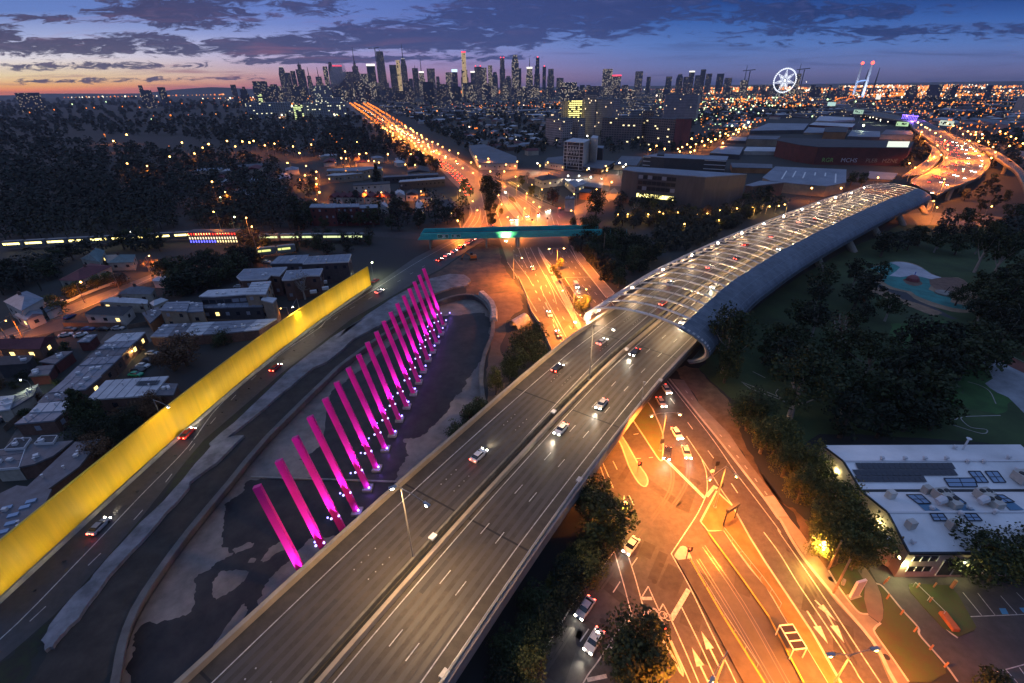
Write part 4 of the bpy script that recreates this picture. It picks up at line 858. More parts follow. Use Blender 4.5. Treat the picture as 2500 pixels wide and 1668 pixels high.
f1=at('e:1160,290');big_lamp(f1,0,11,[at('e:1090,30',11.5),at('e:1230,25',11.5)],'double-arm orange lamp on the planted median nearest the teal bridge',pw=80000,group='lamps beyond the viaduct')
f1=at('e:1340,720');big_lamp(f1,0,11,[at('e:1230,482',11.5),at('e:1478,468',11.5)],'double-arm orange lamp on the median beside the tube mouth',pw=80000,group='lamps beyond the viaduct')
f1=at('e:692,360');big_lamp(f1,0,11,[at('e:775,128',11.5)],'orange lamp with one arm on the kerb beside the creek works',pw=80000,group='lamps beyond the viaduct')
many("e:1420,762",h=5,lab='low orange lamp in the trees beside the tube mouth',grp='lamps beyond the viaduct',pw=2500)
many("8:1897,425",h=7,lab='lamp glowing through the dark tree beside the viaduct edge',grp='lamps near the lower trees',pw=4000,rm=1.6,pt=1)
many("c:420,292",h=5,lab='small lamp inside the hedge trees, lighting the leaves yellow',grp='lamps near the lower trees',pw=7000,rm=1.3,pt=1)
# under and beside the viaduct, lamps seen only by the light they throw onto the lower roads
for s_ in ("b:250,600","b:520,330","s:1380,1560"):
    f1=at(s_);q=thing('underpass_lamp','x','lamp',(f1.x,f1.y,0)) if 0 else None
# freeway poles along the yellow wall
f1=at('4:1085,1478');big_lamp(f1,0,11,[at('4:1062,1272',12)],'grey lamp post leaning over the yellow wall in front of the flats',WHC,'w',1500,'posts along the yellow wall',12)
f1=at('4:1935,770');big_lamp(f1+Vector((0,0,0)),0,10.5,[at('4:1868,655',10.5)],'lamp post behind the brightest spot of the yellow wall',WHC,'w',3000,'posts along the yellow wall',20)
c_=at('4:1885,690',8.);t=thing('wall_spotlight','warm spotlight that makes the bright spot on the yellow wall','flood lamp',(c_.x+1.6,c_.y-1.,9.4));q=MB();q.box((0,0,0),(.7,.4,.3),.5);q.build('lamp_head',darkst,t)
light(t,(.2,-.2,-.2),(1,.85,.4),2600,'SPOT',.2,110,1.,aim=(-1.2,.9,-2.4))
# small posts on the viaduct's right parapet
for s_ in ('b:450,345','b:435,490'):
    f1=at('b:450,345',9.9);
t=thing('parapet_post','slim grey camera post on the right parapet of the viaduct','post',f1);q=MB();q.tube([(0,0,0),(0,0,6.)],.09,6);q.build('post',polem,t);q=MB();q.box((0,0,6.1),(.5,.3,.25));q.build('camera',headm,t)
# timber power poles
for s_,h,lab in (('c:455,528',hgt(G('c:455,528')[0],G('c:580,262')[0]),'bare timber power pole on the footpath kerb, the upper of two'),('c:503,745',hgt(G('c:503,745')[0],G('c:665,435')[0]),'timber pole with small round dishes near the road, the lower of two'),('n:770,1320',hgt(G('n:770,1320')[0],G('n:935,1035')[0]),'power pole with a crossarm against the white warehouse'),
   ('p:290,1380',9.,'dark pole at the lower side of the left street'),('p:1548,815',9.,'dark pole at the bend of the left street'),('p:1920,1200',8.,'dark pole at the end of the alley'),('d:2082,1420',13.,'tall steel pole in the trees right of the teal bridge')):
    f1=at(s_);t=thing('power_pole',lab,'pole',f1);q=MB();q.tube([(0,0,0),(0,0,h)],[.2,.14],7);q.build('post',mat('pole timber',(.28,.2,.14),.85,.3,2.),t)
    if 'cross' in lab or 'dark pole' in lab:q=MB();q.box((0,0,h-.7),(2.4,.15,.15),.9);q.build('crossarm',MT['pole timber'],t)
    if 'dishes' in lab:
        for z_ in (h*.42,h*.36):q=MB();q.tube([(.3,-.2,z_),(.6,-.4,z_)],[.4,.35],10);q.build('dish',conc,t)
# traffic lights
for s_,h,c_,lab in (('a:1405,440',3.4,'r','traffic light on the white tram refuge'),('a:1185,1170',3.4,'r','red traffic light at the tip of the bottom grass island'),('b:415,1000',3.2,'r','traffic light on the concrete island beside the viaduct'),('b:625,790',3.4,'d','traffic light on the grass island at the turn'),('b:1130,1060',5,'d','traffic light where the white turning line meets the road'),('b:1180,1200',3,'d','traffic light at the tip of the mulched median'),('d:1110,960',4,'d','traffic light in the middle of the junction beyond the bridge'),('d:1318,940',4,'d','traffic light on the right of the junction beyond the bridge')):
    f1=at(s_);t=thing('traffic_light',lab,'traffic light',f1);q=MB();q.tube([(0,0,0),(0,0,h)],.09,6);q.build('post',polem,t)
    q=MB();q.box((0,-.2,h-.3),(.45,.3,1.2));q.box((.5,.1,h-.5),(.4,.3,1.1));q.build('signal_head',mat('signal black',(.01,.01,.01),.4),t)
    if c_=='r':q=MB();q.ball((0,-.4,h+.05),.13,6,4);q.build('red_light',emat('red signal',(1,.04,.02),15),t)
LL=None
# ---------------------------------------------------------------- buildings
OCC=[]
def pip(x,y,poly):
    c=False;n=len(poly);j=n-1
    for i in range(n):
        xi,yi=poly[i][0],poly[i][1];xj,yj=poly[j][0],poly[j][1]
        if (yi>y)!=(yj>y) and x<(xj-xi)*(y-yi)/(yj-yi)+xi:c=not c
        j=i
    return c
for s_ in (rl+' '+' '.join('s:%.1f,%.1f'%p for p in G(rr)),bl+' '+br+' d:630,985 400,985',fl+' '+fr,"4:-150,880 0,812 200,735 480,625 850,490 1000,430 1180,380 1500,325 1500,350 1200,408 1000,470 720,590 430,700 400,800 0,890 -150,955"):OCC.append([(p.x,p.y) for p in W(s_)])
OCC.append([(p.x,p.y) for p in along(PS,165,-16,0,12)+along(PS,165,17,0,12)[::-1]]);OCC.append([(p.x,p.y) for p in along(165,SE,-24,0,12)+along(165,SE,27,0,12)[::-1]])
for A_,B_ in ((mainL,mainR),):OCC.append([(p.x,p.y) for p in list(A_)+list(B_)[::-1]])
RF={'blue':mat('blue-grey sheet roof',(.24,.27,.33),.5,.3,.6,metal=.2,det=7),'white':mat('white sheet roof',(.52,.54,.58),.5,.2,.5,det=8),'dark':mat('dark tile roof',(.055,.055,.065),.8,.4,1.2),'maroon':mat('maroon tile roof',(.13,.03,.04),.8,.3,1.2),
 'grey':mat('grey sheet roof',(.13,.14,.17),.6,.35,.6,det=7),'teal':mat('green-grey roof',(.09,.16,.17),.6,.3,.8),'asph':mat('felt roof',(.08,.08,.09),.9,.4,.5)}
WL={'pale':mat('pale render',(.5,.46,.42),.85,.15,.6),'brick':mat('brown brick',(.16,.09,.07),.9,.3,1.5),'red':mat('red brick',(.13,.032,.03),.9,.3,1.5),'dark':mat('dark cladding',(.05,.05,.058),.7,.3,.8),'tan':mat('tan render',(.33,.25,.18),.85,.2,.6),'cream':mat('cream boards',(.42,.38,.32),.8,.2,1.),'orange':mat('orange brick',(.4,.17,.07),.85,.25,1.),'grey':mat('grey cladding',(.09,.085,.095),.7,.25,.5,stretch=(1,1,.2))}
glass=mat('window glass',(.02,.025,.035),.12,spec=.8);glassb=mat('pale blind',(.25,.27,.33),.4);litw=emat('lit window',(1,.72,.25),2.2);lity=emat('bright lit window',(1,.85,.3),3.);litc=emat('cool lit window',(.75,.9,1),1.6)
trimw=mat('white trim',(.6,.6,.62),.6)
def flat(name,label,s,h,wm='brick',rm='blue',win=0,floors=None,lit=.08,ov=.25,cat='building',group=None,z0=0.,pts=None,ww=1.2,wh=1.3,sp=3.4,fascia=None,rt=.3):
    p=pts or W(s,h);n=len(p);a=sum(p[i].x*p[(i+1)%n].y-p[(i+1)%n].x*p[i].y for i in range(n))
    if a<0:p=p[::-1]
    c=sum(p,Vector())/n;o=Vector((c.x,c.y,z0));t=thing(name,label,cat,o,0,group);q_=[Vector((x.x-c.x,x.y-c.y,0)) for x in p]
    OCC.append([(x.x,x.y) for x in p])
    b=MB();b.prism(q_,-.2,h-z0-.1);w=b.build('wall',WL[wm] if isinstance(wm,str) else wm,t)
    b=MB();e=[x+x.normalized()*ov*1.3 for x in q_];b.prism(e,h-z0-.1,h-z0+rt,bottom=True);b.build('roof',RF[rm] if isinstance(rm,str) else rm,t)
    if cat=='building' and (c-CAM).length<330 and name!='stair_tower':
        for k in range(R.randint(2,4)):
            i=R.randrange(n);u=e[i].lerp(e[(i+1)%n],R.random())*R.uniform(.2,.7);b=MB();z_=h-z0+rt
            if R.random()<.5:b.box((u.x,u.y,z_+.3),(R.uniform(.6,1.4),R.uniform(.6,1.),.6),R.random())
            else:b.tube([(u.x,u.y,z_),(u.x,u.y,z_+.6),(u.x,u.y,z_+.8)],[.15,.15,.3],6)
            b.build('roof_unit',trimw,t)
        if rm in('blue','white','grey'):
            i0=0 if (e[0]-e[1]).length>(e[1]-e[2]).length else 1;A0,A1,B0,B1=e[i0],e[(i0+1)%n],e[(i0+2)%n],e[(i0+3)%n];m_=int((A0-A1).length/2.2)
            b=MB()
            for k in range(1,m_):b.bar(A0.lerp(A1,k/m_)+Vector((0,0,h-z0+rt+.03)),B1.lerp(B0,k/m_)+Vector((0,0,h-z0+rt+.03)),.09,.07)
            if n==4 and m_>1:b.build('roof_seams',RF['grey'],t)
    if fascia:
        b=MB()
        for i in range(n):b.bar(e[i]+Vector((0,0,h-z0+.1)),e[(i+1)%n]+Vector((0,0,h-z0+.1)),.12,.55)
        b.build('fascia',fascia,t)
    if win:
        fl_=floors or max(1,int((h-z0)/3.1));cnt=0
        for i in range(n):
            a_,b_=q_[i],q_[(i+1)%n];d=b_-a_;L=d.length
            if L<2.5:continue
            d.normalize();nn=Vector((d.y,-d.x,0));mid=(a_+b_)/2+c
            if nn.dot(CAM-mid)<0:continue
            m=max(1,int(L/sp))
            for f in range(fl_):
                z=(h-z0)/fl_*(f+.55)
                for k in range(m):
                    if cnt>95 or R.random()<.12:continue
                    u=a_+d*(L*(k+.5)/m)+nn*.04;cnt+=1
                    qq=MB();qq.bar(u-d*ww/2+Vector((0,0,z)),u+d*ww/2+Vector((0,0,z)),.12,wh)
                    r_=R.random();qq.build('window',(litw if r_<lit else (glassb if r_<lit+.3 else glass)),t)
    return t
def hip(name,label,s,eh,rh,wm='cream',rm='dark',gable=False,pts=None,group=None,win=1,lit=.1,chim=True,sc=1.):
    "house on four traced eave corners, ridge along the long side"
    p=pts or W(s,eh);c=sum(p,Vector())/4;o=Vector((c.x,c.y,0));q_=[Vector((x.x-c.x,x.y-c.y,0))*sc for x in p]
    a=sum(q_[i].x*q_[(i+1)%4].y-q_[(i+1)%4].x*q_[i].y for i in range(4))
    if a<0:q_=q_[::-1]
    OCC.append([(x.x+c.x,x.y+c.y) for x in q_])
    if (q_[0]-q_[1]).length<(q_[1]-q_[2]).length:q_=q_[1:]+q_[:1]
    t=thing(name,label,'house',o,0,group);b=MB();b.prism([x*.94 for x in q_],-.2,eh-.05);b.build('wall',WL[wm],t)
    e=[Vector((x.x,x.y,eh)) for x in q_];m1=(e[1]+e[2])/2;m2=(e[3]+e[0])/2;k=0. if gable else min(.42,(e[1]-e[2]).length/2/(m1-m2).length)
    r1=m1.lerp(m2,k)+Vector((0,0,rh));r2=m2.lerp(m1,k)+Vector((0,0,rh))
    b=MB();b.add(e+[r1,r2],[(0,1,4,5),(1,2,4),(2,3,5,4),(3,0,5),(3,2,1,0)]);b.build('roof',RF[rm],t)
    if chim:
        b=MB();cc=r1.lerp(r2,.3);b.box((cc.x,cc.y,cc.z+.3),(.8,.6,1.6));b.build('chimney',WL['brick'],t)
    if win:
        for i in range(4):
            a_,b_=q_[i]*.94,q_[(i+1)%4]*.94;d=b_-a_;L=d.length;d.normalize();nn=Vector((d.y,-d.x,0))
            if nn.dot(CAM-(a_+b_)/2-c)<0:continue
            for k in range(max(1,int(L/4.5))):
                u=a_+d*(L*(k+.5)/max(1,int(L/4.5)))+nn*.04;qq=MB();qq.bar(u-d*.7+Vector((0,0,eh*.55)),u+d*.7+Vector((0,0,eh*.55)),.1,1.2);qq.build('window',litw if R.random()<lit else glass,t)
    return t
hip('house','two-storey pale house with blue-grey hip roof at the left end of the left street','p:40,920 340,785 560,880 270,1040',6.5,2.,'pale','blue')
hip('house','low white gabled house facing the left street','p:180,1095 500,972 550,1080 330,1165',3.6,1.4,'pale','blue',gable=True)
flat('garage','small white garage right of the white gabled house','p:520,960 720,895 770,985 590,1060',3.,'pale','grey',0)
hip('house','long house with a maroon roof above the bushes of the left street','p:740,650 1150,430 1430,470 1010,665',4,2.2,'cream','maroon')
hip('house','house with a high grey-green roof below the lit train','p:1020,375 1180,285 1340,270 1270,420',5,2.4,'cream','teal')
hip('house','broad house with a grey-green roof right of the high-roofed one','p:1310,330 1730,322 1700,420 1370,430',4,1.8,'cream','teal')
hip('house','dark-roofed house with a long pale side wall by the parked cars','p:1060,1080 1250,990 1700,985 1570,1105',4.,1.8,'pale','dark',lit=.3)
hip('house','house under white sheet roofing beside the left street','p:1260,925 1480,862 1890,900 1880,952',4,1.2,'cream','white')
hip('house','dark blue-roofed house behind the white-roofed one','p:1490,825 1700,745 1980,750 1930,830',4,2.,'cream','grey')
hip('house','small white-roofed house next to the orange brick wall','p:1905,940 2091,885 2150,900 1960,980',4,1.2,'cream','white',chim=False)
flat('shed','small white flat-roofed shed left of the dark trees','q:95,520 130,482 240,482 220,530',3,'pale','white')
flat('shed','small white flat-roofed shed among the dark trees','q:310,437 385,432 385,500 330,505',3,'pale','white')
dkb=mat('dark brick',(.075,.065,.07),.9,.3,1.2)
flat('apartment_block','dark brick flats with a white strip on the blue-grey roof','q:1285,350 1370,275 1660,263 1612,345',9,dkb,'blue',1,lit=.03)
flat('apartment_block','dark brick flats with white-framed windows above the end of the yellow wall','q:1614,350 1665,282 2085,257 2060,330',9,dkb,'blue',1,lit=.03,fascia=trimw)
flat('apartment_block','brown brick flats with an L-shaped blue-grey roof and pale eaves','q:950,485 1020,410 1440,388 1365,470 1275,466 1240,505 990,515',8.5,'brick','blue',1,lit=.04,fascia=trimw)
t=flat('apartment_block','brown brick flats with white balconies close behind the yellow wall','q:1405,515 1450,425 1800,402 1768,470 1660,470 1500,512',8.5,'brick','blue',1,lit=.04,fascia=trimw)
for s_ in ('q:1682,520','q:1700,580','q:1808,485','q:1822,545'):
    p=at(s_,5.5)-t.location;b=MB();b.box((p.x,p.y,5.5 if '5,' in s_ else 3.5),(2.4,1.2,1.1),.3);b.build('balcony',trimw,t)
flat('apartment_block','stepped building with a stark white roof over tall strip windows','q:570,680 660,620 1060,597 1030,660 720,682',8,'grey','white',1,lit=.02,ww=2.2,sp=2.6)
flat('apartment_block','taller white-roofed end of the stepped building','q:1030,660 1095,542 1282,532 1230,655',9.5,'tan','white',1,lit=.02)
flat('apartment_block','long dark lower wing with parked cars beneath, in front of the white roof','q:572,800 600,768 1200,738 1195,782',5.,'dark','blue',1,lit=.12)
flat('stair_tower','narrow tan stair tower with a white cap beside the dark lower wing','q:1195,716 1215,686 1335,700 1302,745',8.,'tan','white')
flat('house','boxy tan two-storey house with twin blue-grey roofs, left part','q:172,820 240,742 465,732 432,830',6.5,'tan','blue',1,lit=.05)
flat('house','boxy tan two-storey house with twin blue-grey roofs, right part','q:434,835 462,745 592,745 602,830',6.,'tan','blue',1,lit=.05)
flat('wall_block','low orange brick block at the end of the alley','q:-5,850 150,790 178,850 70,950',3.4,'orange','grey')
for i,s_ in enumerate(("q:72,1090 200,965 355,957 245,1088","q:248,1088 358,957 498,950 395,1080","q:398,1080 500,950 720,938 590,1065","q:594,1065 724,938 920,928 800,1055","q:804,1055 924,928 1150,915 1010,1030","q:1014,1030 1154,915 1345,905 1160,1015")):
    flat('carport','long low carport with sheet roof beside the yellow wall, bay %s from the left'%('first second third fourth fifth sixth'.split()[i]),s_,3.4,'brick',('blue','grey','white','blue','blue','white')[i],group='carport bays behind the yellow wall',ov=.05)
un="r:1060,235 1180,155 1460,135 1380,215|990,305 1080,238 1375,222 1300,285|895,390 985,315 1300,290 1225,365|810,470 905,395 1225,372 1150,445|660,605 790,480 1150,448 1010,575|500,745 660,610 1020,582 860,710|385,850 480,750 715,742 660,820|310,945 400,855 720,828 650,925|160,1060 310,950 660,925 545,1025".split('|')
for i,s_ in enumerate(un):
    h=3.6+(.25 if i%2 else 0);t=flat('unit','low brick unit with a sheet roof in the stepped row, %s from the alley top'%ORD[i].replace(' nearest','').replace('nearest','first'),s_ if i==0 else 'r:'+s_,h,'brick',('white','blue','grey','blue','blue','blue','grey','white','blue')[i],1,floors=1,lit=.25,sp=5,group='stepped row of low units',ov=.15)
for s_,w_ in (('r:1330,320',700),('r:1020,610',500),('r:560,1045',700),('r:660,960',500),('r:1650,200',400),('r:1175,850',250),('r:110,385',120)):
    p=at(s_,2.3);t=thing('porch_lamp','amber porch lamp under the eaves, at '+{'r:1330,320':'the upper end of the low units','r:1020,610':'the middle of the low units','r:560,1045':'the lower end of the low units','r:660,960':'the second lowest unit','r:1650,200':'the carport end','r:1175,850':'the solar-roofed building','r:110,385':'the dark houses at the left edge'}[s_],'lamp',p);q=MB();q.ball((0,0,0),.22,6,4);q.build('lamp',emat('porch glow',(1,.6,.15),22),t);light(t,(.4,-.5,0),(1,.6,.2),w_*.6,rad_=.2)
t=flat('apartment_block','wide low building with a frosty blue roof and small solar array by the wall','r:890,815 1080,625 1690,582 1530,770',4.4,'brick','white',1,floors=1,lit=.1)
q=MB()
for k in range(8):
    u=at('r:%d,%d'%(1385+k*26,662-k),4.95)-t.location;v_=at('r:%d,%d'%(1415+k*26,622-k),4.95)-t.location;q.bar((u.x,u.y,4.95),(v_.x,v_.y,4.95),.9,.08)
q.build('solar_array',mat('solar panel',(.008,.012,.03),.15,spec=.8),t)
flat('shed','grey sheet-roofed annex between the frosty roof and the yellow wall','r:1535,770 1650,655 1785,662 1745,765',4.,'brick','grey')
for s_,h,w_,r_,l_ in (("r:0,790 145,778 100,908 -20,925",3.5,'cream','white','white-roofed shed at the left edge below the alley lamp'),("r:148,775 385,662 330,775 120,905",3.,'cream','grey','grey shed next to the white-roofed shed at the left edge'),("r:410,430 620,335 725,332 560,450",3.2,'red','grey','long brick shed across the alley from the stepped units'),("r:300,575 380,482 540,470 490,560",3.,'red','grey','small brick shed below the long brick shed'),("r:790,230 880,165 972,160 900,228",3.2,'red','blue','small blue-roofed brick shed at the top of the alley'),("r:-30,470 -30,380 330,370 300,420 260,450",4,'dark','dark','dark house with one amber window at the left edge'),
  ("7:-40,95 160,70 120,195 -40,205",3.5,'cream','grey','grey corrugated roof with a framed skylight at the left edge'),("7:125,192 200,52 460,30 335,122 230,168",3.5,'brick','grey','grey sheet roof left of the long diagonal roof'),("7:170,330 480,40 640,20 500,192 312,332",3.5,'brick','grey','long diagonal grey roof beside the yellow wall'),("7:-100,420 110,318 322,345 205,610 -100,770",4.2,'brick','grey','broad dark roof with small pale skylights in the lower left corner'),
  ("r:70,1310 170,1215 300,1212 240,1300",4,'cream','asph','roof terrace frame above the grey roofs at the left'),("r:370,1255 430,1190 565,1185 530,1248",4,'cream','asph','second roof terrace frame above the grey roofs at the left')):
    t=flat('house' if 'house' in l_ else 'low_building',l_,s_,h,w_,r_,0,cat='building',fascia=trimw if 'frame' in l_ else None)
    if 'skylights' in l_:
        for s2 in ('7:40,445','7:155,440','7:65,543','7:15,598','7:195,403','7:80,492'):u=at(s2,4.75)-t.location;q=MB();q.box((u.x,u.y,4.62),(1.6,.9,.2),.4);q.build('skylight',mat('skylight glass',(.25,.35,.5),.15),t)
hip('house','maroon-roofed house with a white gable above the dark yard at the left','r:-20,300 80,205 560,168 400,300',4,2,'brick','maroon',gable=True,lit=.6)
# terraces and flats of the middle left (m tile)
flat('apartment_block','pale two-storey flats with a long white roof and amber windows, rear','m:500,245 512,222 1050,190 1190,196 1180,215 1040,222 945,242',8,'tan','blue',1,lit=.12)
flat('apartment_block','pale two-storey flats with amber windows, front wing','m:500,302 640,262 935,246 942,275 640,303',6,'tan','white',1,lit=.25)
flat('row_block','long low dark block with a pale roof edge left of the queue of cars','m:1400,385 1420,362 1965,320 1970,343',6,'dark','white',1,lit=.05)
flat('row_block','low dark block with bright yard lamps above the long low block','m:1200,328 1215,308 1880,270 1890,290',5,'dark','grey',1,lit=.05)
flat('apartment_block','tall dark red brick block, left one, above the railway','m:288,702 310,660 612,655 600,705',11,'red','blue',1,lit=.02)
flat('apartment_block','tall dark red brick block, middle one, above the railway','m:610,700 625,660 900,656 905,696',11,'red','blue',1,lit=.02)
flat('apartment_block','tall dark red brick block, right one, above the railway','m:908,712 920,672 1130,664 1132,706',10,'red','blue',1,lit=.02)
flat('terrace_house','white two-storey terrace with arched parapets above the small houses','m:828,432 835,402 1280,375 1285,405',7.5,'pale','dark',1,lit=.02,sp=4)
k0,k1=at('m:515,575',4.5),at('m:1330,575',4.5);dd=(k1-k0);Lr=dd.length;dd.normalize();nn=Vector((-dd.y,dd.x,0))
NTH='first second third fourth fifth sixth seventh eighth ninth tenth'.split()
for i in range(9):
    a_=k0+dd*(Lr*i/9);b_=a_+dd*(Lr/9-.4);hip('terrace_house','small red-roofed terrace house in the orange-lit row, %s from the left'%NTH[i],'',4.5,2.,'pale' if i%2 else 'cream','maroon',gable=True,pts=[a_,b_,b_+nn*12,a_+nn*12],group='orange-lit terrace row')
for s_,l_,r_ in (("m:1335,545 1345,505 1465,500 1475,545",'pale-roofed villa right of the orange-lit terrace row','white'),("m:1480,540 1500,500 1640,500 1640,545",'gabled villa second right of the orange-lit terrace row','dark'),("m:1650,560 1660,515 1810,520 1800,565",'dark-roofed villa before the yellow street tree','dark'),("m:1130,690 1150,655 1260,660 1265,700",'small white-roofed cottage above the railway trees','white'),("m:1600,760 1610,640 1700,640 1700,765",'steep white-gabled house above the railway trees','white'),("m:1880,740 1950,620 2110,630 2120,730",'dark house with white gable boards next to the curved approach road','dark'),("m:1890,640 1930,590 2010,600 2000,655",'smaller dark gabled house behind the white gable boards','dark'),("m:1500,265 1520,200 1770,195 1790,255",'pale-gabled dark house near the boulevard trees','dark')):
    hip('house',l_,s_,4.5,2.2,'pale',r_,gable=True)
# ------------------------------------------------------------ shops and blocks beyond the junction
flat('shop_row','long pale shop row with a dark sheet roof curving along the boulevard','2:960,1040 900,930 1000,920 1200,1000 1210,1040 1080,1045',6,'pale','grey',1,lit=.2,sp=5)
flat('shop','low shop with a blue roof left of the tower with slanted frames','i:45,968 80,922 275,900 268,1000',5.5,'pale','grey',1,lit=.3)
flat('shop','dark-roofed shop right of the tower with slanted frames','i:480,1022 600,942 860,962 700,1048',5,'dark','grey',1,lit=.3)
flat('shop','low brick shop with a long roof in the side street','i:840,1000 930,900 1170,910 1100,1010',4.5,'tan','grey',0)
for s_,l_ in (("d:1150,290 1400,265 1540,300 1540,330 1240,345",'dark hip-roofed guest house with chimneys beside the shop street'),):
    hip('house',l_,"d:1140,300 1380,262 1550,310 1250,345",6,2.4,'pale','dark')
flat('hall','low pale hall with bright white windows by the shop street lamps','d:1560,330 1800,330 1890,370 1700,440',5,'pale','blue',1,lit=.2)
t=flat('service_hall','glazed hall glowing white inside beside the pale hall','d:1820,420 1880,370 2080,380 2060,450',5,'dark','grey',0)
q=MB()
for s1,s2 in (('d:1825,425','d:1950,445'),('d:1955,445','d:2050,452')):
    u,v_=at(s1,3.4)-t.location,at(s2,3.4)-t.location;q.bar((u.x,u.y-.4,2.6),(v_.x,v_.y-.4,2.6),.2,2.4)
q.build('glazing',litc,t)
flat('small_tower','short orange-lit pale block among the trees near the junction','d:1565,595 1580,560 1690,570 1700,600',8,'pale','grey',0)
flat('villa','low orange-walled house left of the big dark tree','d:1760,500 1800,460 1930,470 1900,515',5,'orange','dark',0)
# the pale tower with slanted frames
hT=hgt(G('i:275,1040')[0],G('i:275,730')[0])
tw=flat('frame_tower','pale mid-rise tower whose open front carries white frames slanted like W letters','i:275,732 375,692 572,712 500,746',hT,'pale','white',0,ov=0)
pA,pB=at('i:275,732',hT),at('i:500,746',hT);pA.z=pB.z=0;dT=(pB-pA);LT_=dT.length;dT.normalize();nT=Vector((dT.y,-dT.x,0));off=pA-tw.location;off.z=0
b=MB();b.bar(off+nT*.1+Vector((0,0,hT/2)),off+dT*LT_+nT*.1+Vector((0,0,hT/2)),.3,hT-.6);b.build('glazing',mat('tower glazing',(.05,.05,.065),.25),tw)
b=MB();nf=8
for k in range(nf+1):z=hT*k/nf;b.bar(off+nT*.7+Vector((0,0,z)),off+dT*LT_+nT*.7+Vector((0,0,z)),1.,.35)
for x in (0,.17,.8,1.):b.bar(off+dT*LT_*x+nT*.8+Vector((0,0,0)),off+dT*LT_*x+nT*.8+Vector((0,0,hT)),.5,.5,up=Vector((0,1,0)))
b.build('balcony_frame',trimw,tw)
for z0,z1 in ((hT*.17,hT*.45),(hT*.56,hT*.84)):
    for k in range(4):
        x0=.2+.145*k;b=MB()
        b.bar(off+dT*LT_*x0+nT*1.2+Vector((0,0,z1)),off+dT*LT_*(x0+.05)+nT*1.2+Vector((0,0,z0)),.4,.5,up=Vector((0,1,0)));b.bar(off+dT*LT_*(x0+.05)+nT*1.2+Vector((0,0,z0)),off+dT*LT_*(x0+.145)+nT*1.2+Vector((0,0,z1)),.4,.5,up=Vector((0,1,0)));b.build('slanted_frame',trimw,tw)
flat('lift_tower','plain pale service tower behind the slanted-frame tower','i:575,690 600,662 662,672 650,700',hT+2,'pale','white',0,ov=0)
flat('annex_block','dark grey annex right of the slanted-frame tower','i:625,800 660,780 728,785 715,815',hT*.62,'grey','blue',0,ov=0)
# housing slabs and towers
def slab(label,s,foot,wm,rm='asph',cat='tower block',name='tower_block',cap=None,ov=.2):
    f,tp_=G(foot);h=hgt(f,tp_);return flat(name,label,s if ':' in s else s,h,wm,rm,0,ov=ov,cat=cat),h
def slab2(label,x0,x1,yt,yb,depth,wm,skew=0.,rm='asph',name='tower_block',cat='tower block'):
    "slab whose front runs between two image columns; yb = foot line, yt = top line (src px)"
    a,b_=P(x0,yb,0),P(x1,yb+skew,0);h=hgt((x0,yb),(x0,yt));d=(b_-a).normalized();n=Vector((-d.y,d.x,0))
    if n.dot(a-CAM)<0:n=-n
    return flat(name,label,'',h,wm,rm,0,pts=[Vector((v.x,v.y,h)) for v in (a,b_,b_+n*depth,a+n*depth)],ov=.1,cat=cat),h
w1=wmat('pale slab windows',(.36,.3,.3),(.1,.1,.12),(1,.8,.4),3.2,2.9,.03,.5,.5);w2=wmat('stair lights',(.12,.11,.1),(.7,.6,.2),(1,.85,.25),3.4,2.9,.8,.85,.42,2.6);w3=wmat('brown slab windows',(.2,.15,.14),(.06,.06,.08),(1,.8,.4),3.6,2.9,.04,.7,.5);w4=wmat('plain slab windows',(.3,.26,.29),(.16,.15,.18),(1,.7,.4),2.2,2.9,.015,.6,.6)
slab2('pale end wall of the tall housing tower with lit stairs',1368,1385,247,330,16,w1)
slab2('tall housing tower whose lit stair landings glow yellow in rows',1385,1417,245,332,16,w2)
slab2('broad pinkish face of the tall housing tower right of the lit stairs',1418,1492,243,328,22,w4,4)
slab2('lift head of the tall housing tower',1423,1450,231,330,12,w4)
slab2('lower pale housing block left of the tall tower',1331,1370,288,352,18,w1,6);slab2('lower pale housing block in front of the lit stairs',1370,1410,288,350,14,w1,4)
slab2('short rooftop block on the lower pale housing',1344,1362,278,348,8,w4)
slab2('long brown housing slab of many balconies, left wing',1466,1562,288,352,14,w3,4)
slab2('long brown housing slab of many balconies, right wing',1566,1640,288,354,14,w3,8);slab2('dark red end of the long brown housing slab',1641,1658,290,364,16,mat('dark red end wall',(.16,.05,.06),.8,.2,.2),2)
slab2('narrow yellow-lit stair bay between the wings of the brown slab',1562,1567,288,338,10,w2);slab2('lift head above the brown housing slab',1562,1588,272,350,10,w3)
slab2('wide purple-grey housing tower with a pale edge, right of the brown slab',1617,1695,231,302,16,w4,0);slab2('pale narrow edge wall of the purple-grey housing tower',1695,1701,231,302,16,'pale')
# dark office blocks (j tile)
hO=hgt(G('j:45,497')[0],G('j:62,262')[0]);ob=flat('office_block','large dark angular office block with one long yellow-lit window strip','j:62,264 105,240 330,252 1000,298 690,320 178,280',hO,WL['grey'],'blue',0,ov=0)
a0,b0_=at('j:178,280',hO),at('j:690,320',hO);oo=a0-ob.location;oo.z=0;dO=(b0_-a0);dO.z=0;LO=dO.length;dO.normalize();nO=Vector((dO.y,-dO.x,0))
if nO.dot(CAM-a0)<0:nO=-nO
for z_,m in ((hO*.87,glass),(hO*.7,glass),(hO*.53,glass),(hO*.3,lity)):
    for k in range(8):
        x0=.02+.072*k;b=MB();b.bar(oo+dO*LO*x0+nO*.12+Vector((0,0,z_)),oo+dO*LO*(x0+.066)+nO*.12+Vector((0,0,z_)),.25,hO*.11);b.build('window',m if not (m is glass and R.random()<.2) else glassb,ob)
t,_=slab('dark entrance block at the foot of the large office','j:60,480 80,462 500,515 480,530','j:60,500 60,478','dark','grey','building','low_building')
